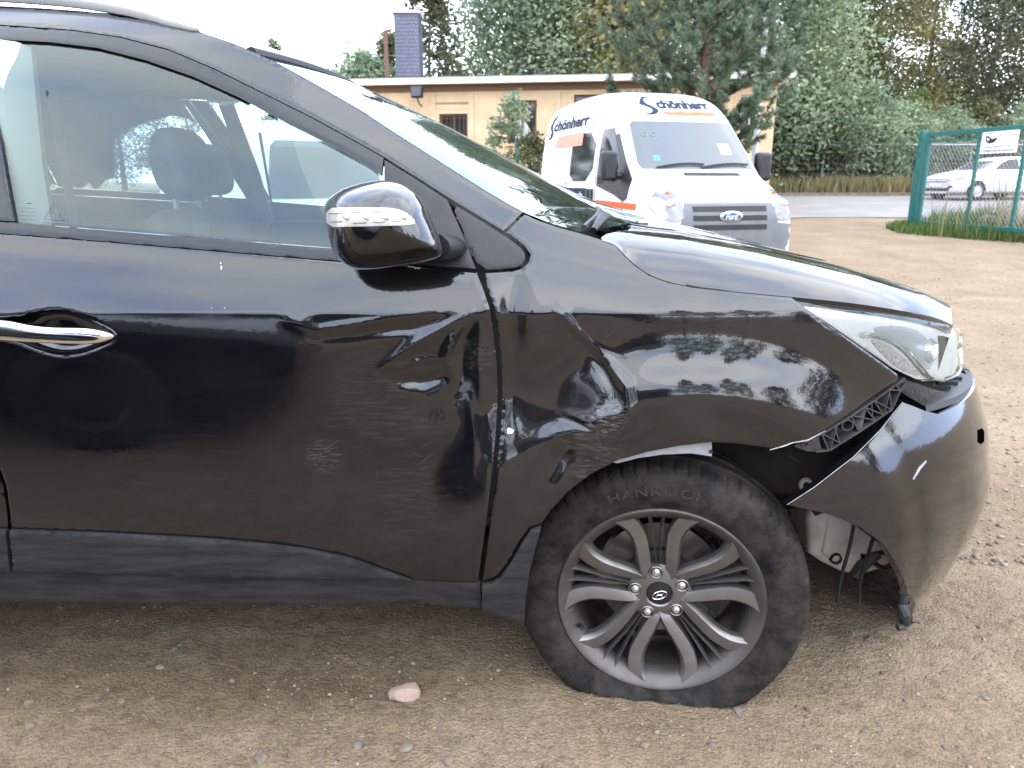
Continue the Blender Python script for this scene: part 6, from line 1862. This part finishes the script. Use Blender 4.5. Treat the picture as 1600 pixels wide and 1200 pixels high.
M_VANW = pmat('van_white', (.60, .61, .62), .25, var=.05, vscale=3, coat=.3)
M_VGREY = pmat('van_grey_plastic', (.115, .122, .13), .55, var=.12, vscale=6)
M_VGL = pmat('van_glass', (.012, .017, .018), .05, spec=.45)
M_VGL2 = pmat('van_windscreen', (.075, .085, .09), .06, spec=.55)
M_ORANGE = pmat('orange_print', (.50, .11, .03), .6, spec=.2); M_NAVY = pmat('navy_print', (.010, .018, .045), .6, spec=.2); M_WHITEP = pmat('white_print', (.82, .82, .82), .4)
M_LAMPW = pmat('vehicle_lamp', (.17, .175, .18), .12, .3, var=.25, vscale=12)
M_TYREB = pmat('plain_tyre', (.02, .02, .02), .8, var=.2); M_HUBB = pmat('hub_cap', (.35, .35, .36), .4, .6)
def wheelset(T, spots, r, w, hub=None):
    for x, y in spots:
        s = 1 if y > 0 else -1
        mb = MB(); mb.lathe([(r * .62, -w / 2), (r * .93, -w / 2), (r, -w * .36), (r, w * .36), (r * .93, w / 2), (r * .62, w / 2)], 32, (x, y, r)); wo = mb.build('wheel', M_TYREB, T)
        mb = MB(); mb.lathe([(.0001, s * w * .42), (r * .2, s * w * .44), (r * .5, s * w * .36), (r * .63, s * w * .5), (r * .64, s * w * .3)], 28, (x, y, r)); mb.build('hub_cap', hub or M_HUBB, wo)
def van_stations(top, wid, z0, L, tumble=.10, rearw=1.0):
    st = []
    for X, zt_, w in top:
        f = [0, 0, .05, .22, .45, .68, .84, .93, .985, 1, 1]; g_ = [0, .93, 1, 1, 1, .99, .965, .91, .78, .45, 0]
        hp = []
        for a, b in zip(f, g_):
            z = z0 + a * (zt_ - z0); tb = 1 - tumble * max(0, (z - 1.25) / 1.1)
            hp.append((w * b * tb, z))
        st.append((X, hp))
    return st
# ------------------------------------------------------------------ white lettered van
PSI = .257
VX, VY = 2.66, 9.31
vz = float(gz(VX - .6, VY + 2.2))
VAN = thing('lettered_van', 'white high-roof van with orange stripes and blue lettering facing the yard', 'van', (VX, VY, vz), PSI - math.pi / 2)
top = [(.04, .72, .80), (.02, .90, .86), (-.06, 1.06, .91), (-.30, 1.19, .955), (-.62, 1.33, .975), (-.80, 1.42, .98), (-1.05, 1.68, .985), (-1.42, 2.06, .985), (-1.62, 2.26, .985), (-1.95, 2.45, .985), (-2.5, 2.55, .985), (-3.4, 2.58, .985), (-4.4, 2.55, .985), (-4.78, 2.50, .975), (-4.86, 2.42, .95)]
body = loft(van_stations(top, .985, .30, 4.9), 'body', M_VANW, VAN)
bvv = caster(body, VAN)
def mirrorY(P): return [(-a, b) for a, b in P]
decal('windscreen', [(-.80, 1.43), (.80, 1.43), (.83, 1.50), (.75, 2.02), (.70, 2.06), (-.70, 2.06), (-.75, 2.02), (-.83, 1.50)], bvv, 'front', M_VGL2, VAN, .008)
decal('lower_front', [(-.86, .33), (.86, .33), (.93, .55), (.92, .76), (.66, .78), (.60, 1.02), (-.60, 1.02), (-.66, .78), (-.92, .76), (-.93, .55)], bvv, 'front', M_VGREY, VAN, .012)
for zc in (.955, .845, .735):
    decal('grille_slot', [(-.50, zc - .032), (.50, zc - .032), (.50, zc + .028), (-.50, zc + .028)], bvv, 'front', M_SEAL, VAN, .018, step=.1)
c, d = cast(bvv, 'front', 0, .86)
mb = MB(); mb.lathe([(.0001, .022), (.14, .020), (.155, .010), (.158, -.01)], 32, (0, 0, 0), 'x')
o = mb.build('badge', M_CHROME, VAN); o.location = (c.x + .020, 0, .86); o.scale = (1, 1, .42)
mb = MB(); mb.lathe([(.0001, .027), (.125, .024), (.126, .0)], 32, (0, 0, 0), 'x')
o2 = mb.build('badge_field', pmat('badge_blue', (.03, .06, .16), .3), VAN); o2.location = (c.x + .020, 0, .86); o2.scale = (1, 1, .38)
tv, tf_, _ = text_geo('Ford', shear=.4); mh = tv[:, 1].max()
ob('badge_lettering', [(c.x + .0485, -.085 + .17 * x, .825 + .075 * y / mh) for x, y in tv], tf_, M_WHITEP, VAN, smooth=False)
for s in (1, -1):
    hlp = [(.62, .80), (.88, .80), (.935, .95), (.915, 1.06), (.86, 1.15), (.76, 1.19), (.68, 1.20), (.63, 1.04)]
    hl_ = decal('headlight', [(s * a, b) for a, b in hlp], bvv, 'front', M_LAMPW, VAN, .012, rnd=1)
    c, d = cast(bvv, 'front', s * .77, 1.0)
    MB().lathe([(.0001, .03), (.05, .024), (.062, .0), (.062, -.03)], 20, (c.x + .0, s * .77, 1.0), 'x').build('reflector', M_CHROME, hl_)
    c, d = cast(bvv, 'front', s * .73, 1.13)
    MB().lathe([(.0001, .02), (.03, .014), (.034, -.02)], 16, (c.x + .0, s * .73, 1.12), 'x').build('indicator', M_ORANGE, hl_)
decal('bonnet_vent', [(-.30, 1.345), (.52, 1.345), (.50, 1.385), (-.28, 1.385)], bvv, 'front', M_SEAL, VAN, .012, step=.1)
for y0, y1 in ((-.62, .06), (.0, .72)):
    P = [cast(bvv, 'front', y0 + (y1 - y0) * t, 1.44 + .05 * math.sin(t * 2.2))[0] + Vector((.03, 0, .01)) for t in np.linspace(0, 1, 7)]
    MB().tube(P, .014, 6).build('wiper', M_SEAL, VAN)
decal_text('scribble', '99', (-.66, -.44, 1.80, 1.92), bvv, 'front', pmat('chalk', (.15, .165, .17), .8), VAN, .014, bold=-.02)
decal('sticker', [(-.60, 1.54), (-.52, 1.54), (-.52, 1.60), (-.60, 1.60)], bvv, 'front', pmat('green_sticker', (.05, .45, .28), .5), VAN, .012, step=.03, thick=.004)
decal('paper', [(.40, 1.62), (.56, 1.62), (.56, 1.76), (.40, 1.76)], bvv, 'front', pmat('paper', (.55, .57, .50), .8), VAN, .012, step=.05, thick=.004)
# panel joints
M_GAP = pmat('panel_gap', (.05, .05, .05), .8)
def joint(P, side, w=.012):
    Q = [cast(bvv, side, a, b)[0] for a, b in resample(P, .12, False)]
    MB().tube([q - AX[side][1] * .001 for q in Q], w / 2, 4).build('panel_joint', M_GAP, VAN)
joint([(-.60, 1.03), (.60, 1.03)], 'front'); joint([(-.93, 1.22), (-.86, 1.36), (-.80, 1.41)], 'front'); joint([(.93, 1.22), (.86, 1.36), (.80, 1.41)], 'front')
for sd_ in ('left', 'right'):
    joint([(-1.02, .45), (-1.02, 1.02)], sd_); joint([(-2.05, .42), (-2.05, 2.04)], sd_); joint([(-3.36, .42), (-3.36, 2.04)], sd_); joint([(-1.5, 2.05), (-4.8, 2.05)], sd_)
# front print above the windscreen
decal_text('lettering', 'chönherr', (-.26, .55, 2.24, 2.38), bvv, 'front', M_NAVY, VAN, .012, bold=.05)
S_ = [(-.30, 2.42), (-.38, 2.42), (-.46, 2.36), (-.50, 2.30), (-.42, 2.27), (-.36, 2.24), (-.36, 2.20), (-.42, 2.17), (-.50, 2.17), (-.44, 2.15), (-.34, 2.155), (-.28, 2.19), (-.27, 2.23), (-.32, 2.27), (-.39, 2.31), (-.40, 2.36), (-.36, 2.395), (-.30, 2.40)]
decal('logo_letter', S_, bvv, 'front', M_NAVY, VAN, .012, .05, .05, .03, thick=.006)
decal('orange_stripe', [(-.20, 2.155), (.56, 2.155), (.56, 2.205), (-.20, 2.205)], bvv, 'front', M_ORANGE, VAN, .010, thick=.006)
decal_text('lettering', 'FENSTERBAU GMBH', (-.17, .53, 2.165, 2.195), bvv, 'front', pmat('pale_print', (.55, .30, .20), .6), VAN, .014, bold=0, space=1.1)
decal_text('lettering', 'www.schoenherr-fensterbau.de', (-.34, .62, 1.245, 1.275), bvv, 'front', pmat('pale_grey_print', (.60, .60, .60), .5), VAN, .014, bold=0)
# sides
for sd, s in (('right', -1), ('left', 1)):
    fl2 = (s < 0)
    decal('door_window', [(-1.18, 1.30), (-1.30, 1.24), (-1.98, 1.24), (-1.98, 1.98), (-1.62, 1.98), (-1.30, 1.60)], bvv, sd, M_VGL, VAN, .010)
    decal('door_trim', [(-.84, 1.30), (-.90, 1.06), (-1.00, 1.02), (-1.30, 1.10), (-1.98, 1.22), (-1.98, 1.238), (-1.30, 1.238), (-1.17, 1.30), (-1.29, 1.60), (-1.52, 1.88), (-1.46, 1.90), (-1.12, 1.55)], bvv, sd, M_TRIM, VAN, .014)
    decal('side_window', [(-2.20, 1.28), (-3.28, 1.28), (-3.28, 1.96), (-2.20, 1.98)], bvv, sd, M_VGL, VAN, .010, rnd=1)
    decal('rear_side_window', [(-3.42, 1.28), (-4.62, 1.28), (-4.60, 1.94), (-3.42, 1.96)], bvv, sd, M_VGL, VAN, .010, rnd=1)
    decal('white_board', [(-3.18, 1.26), (-4.70, 1.26), (-4.68, 1.80), (-3.18, 1.80)], bvv, sd, M_VANW, VAN, .020)
    decal('orange_block', [(-2.72, 1.80), (-3.95, 1.80), (-3.95, 1.99), (-2.72, 1.99)], bvv, sd, pmat('orange_red_print', (.78, .20, .12), .4), VAN, .026, thick=.006)
    decal('orange_stripe', [(-.62, .92), (-2.0, .95), (-2.05, 1.02), (-.62, 1.00)], bvv, sd, M_ORANGE, VAN, .008, thick=.006)
    decal('blue_band', [(-2.42, 1.00), (-4.72, 1.00), (-4.72, 1.18), (-2.42, 1.18)], bvv, sd, M_NAVY, VAN, .010, thick=.006)
    for q in (-2.16, -2.32): decal('door_grip', [(q - .05, 1.00), (q + .05, 1.00), (q + .05, 1.17), (q - .05, 1.17)], bvv, sd, M_TRIM, VAN, .03, step=.05)
    if s < 0:
        decal_text('lettering', 'www.schoenherr-fensterbau.de', (-4.62, -2.55, 1.04, 1.13), bvv, sd, M_WHITEP, VAN, .014, bold=.02)
        decal_text('lettering', 'chönherr', (-4.30, -2.62, 2.08, 2.26), bvv, sd, M_NAVY, VAN, .012, bold=.03)
        decal('logo_letter', [(-4.25, 2.36), (-4.42, 2.30), (-4.52, 2.20), (-4.50, 2.14), (-4.40, 2.08), (-4.44, 2.00), (-4.58, 1.98), (-4.44, 1.96), (-4.32, 2.02), (-4.34, 2.10), (-4.42, 2.17), (-4.40, 2.24), (-4.26, 2.33)], bvv, sd, M_NAVY, VAN, .012, .05, .05, .03, thick=.006)
        for k, (tx, w_) in enumerate((('Fenster Türen Rollläden', 1.2), ('Schönherr', .6), ('T 037 00000', .8), ('F 037 00000', .8))):
            if k < 2: decal_text('lettering', tx, (-3.95 - w_ / 2, -3.95 + w_ / 2, 1.66 - k * .10, 1.72 - k * .10), bvv, sd, pmat('grey_print', (.30, .32, .36), .5), VAN, .028, bold=0)
    c, d = cast(bvv, sd, -1.12, 1.42)
    mir_ = MB(); mir_.box((-1.22, c.y + s * .08 if s > 0 else c.y - .30, 1.28), (-1.08, c.y + .30 if s > 0 else c.y - .08, 1.66))
    mo2 = mir_.build('door_mirror', M_TRIM, VAN, bevel=.045, seg=3)
    MB().tube([(-1.14, c.y - s * .02, 1.34), (-1.15, c.y + s * .14, 1.36)], .045, 8).build('mirror_arm', M_TRIM, mo2)
wheelset(VAN, [(-.95, -.84), (-.95, .84), (-3.9, -.84), (-3.9, .84)], .34, .22)

# ------------------------------------------------------------------ second van, seen through the SUV's windows, tail towards us
BETA = R(37)
v2x, v2y = -2.05, 8.5
V2 = thing('white_van', 'plain white van parked tail-on beyond the black SUV, seen through its windows', 'van', (v2x, v2y, float(gz(v2x, v2y + 2))), math.pi / 2 + BETA)
top2 = [(4.86, .80, .80), (4.80, .95, .88), (4.55, 1.06, .93), (4.1, 1.14, .95), (3.85, 1.22, .95), (3.3, 1.70, .95), (2.9, 1.90, .95), (2.2, 1.96, .95), (1.0, 1.97, .95), (.25, 1.94, .95), (.06, 1.86, .94), (.0, 1.70, .92)]
st2 = van_stations(top2, .95, .30, 4.9, .16)
body2 = loft(st2, 'body', M_VANW, V2); bv2 = caster(body2, V2)
decal('rear_window', [(-.62, 1.12), (.62, 1.12), (.66, 1.22), (.60, 1.66), (.54, 1.72), (-.54, 1.72), (-.60, 1.66), (-.66, 1.22)], bv2, 'rear', M_VGL2, V2, .008)
decal('rear_bumper', [(-.85, .33), (.85, .33), (.90, .58), (-.90, .58)], bv2, 'rear', M_VGREY, V2, .03)
decal('number_plate', [(-.26, .82), (.26, .82), (.26, .93), (-.26, .93)], bv2, 'rear', M_WHITEP, V2, .012)
for s in (1, -1): decal('tail_lamp', [(s * .80, .92), (s * .90, .92), (s * .90, 1.35), (s * .80, 1.30)], bv2, 'rear', pmat('tail_red', (.45, .02, .02), .2, coat=1), V2, .01)
for sd in ('left', 'right'):
    decal('door_window', [(3.55, 1.22), (2.65, 1.22), (2.65, 1.74), (3.05, 1.74)], bv2, sd, M_VGL, V2, .008)
    decal('side_window', [(2.5, 1.22), (1.45, 1.22), (1.45, 1.74), (2.5, 1.74)], bv2, sd, M_VGL, V2, .008, rnd=1)
decal('windscreen', [(-.78, 1.24), (.78, 1.24), (.68, 1.80), (-.68, 1.80)], bv2, 'front', M_VGL2, V2, .008) if False else None
wheelset(V2, [(4.0, -.82), (4.0, .82), (.95, -.82), (.95, .82)], .33, .2)

# ------------------------------------------------------------------ white hatchback beyond the gate
ax_, ay_ = xat(1457, 27.2, 1), 27.0
HB = thing('white_hatchback', 'white hatchback parked on the road beyond the open green gate', 'car', (ax_, ay_, float(gz(ax_, ay_)) + .012), math.pi - R(-12))
def car_stations(tab):
    st = []
    for X, zb, zt_, w, wt in tab:
        z0 = .22
        hp = [(0, z0), (w * .88, z0), (w * .97, z0 + .12), (w, z0 + (zb - z0) * .5), (w * .985, zb - .06), (w * .93, zb), (lerp(w * .91, wt, .5), lerp(zb, zt_, .5) + .01), (wt, max(zb + .005, zt_ - .07)), (wt * .86, zt_ - .015), (wt * .45, zt_), (0, zt_ + .005)]
        st.append((X, hp))
    return st
tab = [(.02, .52, .56, .62, .55), (-.0, .62, .66, .70, .62), (-.12, .72, .75, .80, .72), (-.45, .82, .85, .88, .78), (-1.0, .92, .95, .905, .80), (-1.22, .95, 1.00, .905, .78), (-1.65, .96, 1.24, .905, .70), (-2.05, .97, 1.42, .905, .64), (-2.5, .98, 1.48, .905, .62), (-3.1, .99, 1.47, .905, .61), (-3.7, 1.0, 1.38, .89, .58), (-4.1, 1.0, 1.20, .86, .62), (-4.32, .96, 1.02, .80, .68), (-4.38, .8, .82, .72, .6)]
hb_b = loft(car_stations(tab), 'body', M_VANW, HB); bvh_ = caster(hb_b, HB)
decal('grille', [(-.52, .60), (.52, .60), (.56, .68), (.50, .70), (-.50, .70), (-.56, .68)], bvh_, 'front', M_SEAL, HB, .012)
decal('lower_intake', [(-.60, .30), (.60, .30), (.64, .40), (-.64, .40)], bvh_, 'front', M_SEAL, HB, .012)
pl = decal('number_plate', [(-.26, .45), (.26, .45), (.26, .55), (-.26, .55)], bvh_, 'front', M_WHITEP, HB, .02)
for s in (1, -1):
    sd = 'left' if s > 0 else 'right'
    decal('headlight', [(s * .58, .64), (s * .80, .66), (s * .84, .72), (s * .62, .71)], bvh_, 'front', M_LAMPW, HB, .012)
    decal('headlight', [(-.10, .66), (-.52, .76), (-.55, .80), (-.12, .72)], bvh_, sd, M_LAMPW, HB, .010)
    decal('fog_lamp', [(s * .56, .40), (s * .72, .42), (s * .72, .48), (s * .60, .47)], bvh_, 'front', M_SEAL, HB, .012)
    decal('front_window', [(-1.55, 1.02), (-2.55, 1.03), (-2.55, 1.38), (-2.20, 1.36), (-1.85, 1.22)], bvh_, sd, M_VGL, HB, .006)
    decal('rear_window', [(-2.63, 1.03), (-3.6, 1.05), (-3.55, 1.28), (-2.63, 1.38)], bvh_, sd, M_VGL, HB, .006)
    for wx2 in (-.88, -3.55):
        decal('wheel_arch', [(wx2 + .36 * math.cos(a), .30 + .36 * math.sin(a)) for a in np.linspace(-.2, math.pi + .2, 18)], bvh_, sd, M_SEAL, HB, .004)
decal('windscreen', [(-.60, 1.02), (.60, 1.02), (.52, 1.40), (-.52, 1.40)], bvh_, 'front', M_VGL2, HB, .006)
wheelset(HB, [(-.88, -.83), (-.88, .83), (-3.55, -.83), (-3.55, .83)], .315, .2)

# ================================================================== what stands behind the photographer (mirrored in the paint)
GB = 'trees behind the photographer'
k1 = tree('birch_tree', 'tall slim birch across the yard, mirrored in the black front wing', 7.5, -24, 12, 1.9, 'birch', 61, .15, 110, 36, .16, .15, 'egg', GB, BIRCH, droop=.3)
for i, (x, y, s, rz) in enumerate(((11.5, -26, .8, 1.0), (15.5, -25, 1.05, 2.0), (20, -27, .9, 3.0), (-3, -27, .75, 1.7))):
    copy_tree(k1, ('slim birch across the yard, second in the row', 'taller birch across the yard, third in the row', 'birch at the far right end of the row across the yard', 'lone birch across the yard behind the dark shed')[i], x, y, s, rz, group=GB)
k2 = tree('deciduous_tree', 'bushy dark tree across the yard left of the shed', -14, -28, 7.5, 4.2, 'dark', 62, .05, 120, 36, .22, .2, 'round', GB)
for i, (x, y, s, rz) in enumerate(((-22, -30, 1.1, 1), (-31, -26, .9, 2), (-40, -18, 1.0, 4), (27, -24, .9, .5), (36, -16, 1.1, 2.2), (4, -32, .8, 3.0))):
    copy_tree(k2, ('dark tree across the yard, one of a pair beside the bushy tree', 'dark tree at the bend of the row across the yard', 'dark tree at the outer end of the row across the yard', 'dark tree beyond the birches across the yard', 'large dark tree at the yard entrance opposite', 'dark tree behind the slim birches across the yard')[i], x, y, s, rz, group=GB)
# dark car parked beside the photographer, mirrored in the front door
DC = thing('dark_blue_car', 'dark blue parked car beside the photographer, mirrored in the black door', 'car', (-.84, -.80, 0), 0)
M_DKP = pmat('dark_blue_paint', (.006, .009, .016), .2, coat=.6)
dcb = loft(car_stations(tab), 'body', M_DKP, DC); bvd = caster(dcb, DC)
for sd in ('left', 'right'):
    decal('front_window', [(-1.55, 1.02), (-2.55, 1.03), (-2.55, 1.38), (-2.20, 1.36), (-1.85, 1.22)], bvd, sd, M_VGL, DC, .006)
    decal('rear_window', [(-2.63, 1.03), (-3.6, 1.05), (-3.55, 1.28), (-2.63, 1.38)], bvd, sd, M_VGL, DC, .006)
    for wx2 in (-.88, -3.55):
        decal('wheel_arch', [(wx2 + .36 * math.cos(a), .30 + .36 * math.sin(a)) for a in np.linspace(-.2, math.pi + .2, 18)], bvd, sd, M_SEAL, DC, .004)
decal('windscreen', [(-.60, 1.02), (.60, 1.02), (.52, 1.40), (-.52, 1.40)], bvd, 'front', M_VGL, DC, .006)
wheelset(DC, [(-.88, -.83), (-.88, .83), (-3.55, -.83), (-3.55, .83)], .315, .2, pmat('black_hub', (.012, .012, .013), .6))
SH = thing('dark_shed', 'long dark shed with pitched roof across the yard behind the photographer', 'shed', (-1, -21, 0))
MB().box((-8, -5, -.2), (5, 0, 2.6)).build('wall', pmat('shed_boards', (.07, .06, .052), .85, var=.3, vscale=4), SH, smooth=False)
MB().prism([(-5.4, 2.6), (.4, 2.6), (-2.5, 4.3)], 'x', -8.4, 5.4).build('roof', pmat('shed_roof', (.05, .048, .05), .8, var=.2), SH, smooth=False)
for x in (-6.5, -3.5, 2.5): MB().box((x, .002, 1.0), (x + 1.1, .03, 2.0)).build('window', M_DARKGL, SH, smooth=False)
MB().box((-.6, .002, 0), (.6, .03, 2.1)).build('door', M_BROWN, SH, smooth=False)
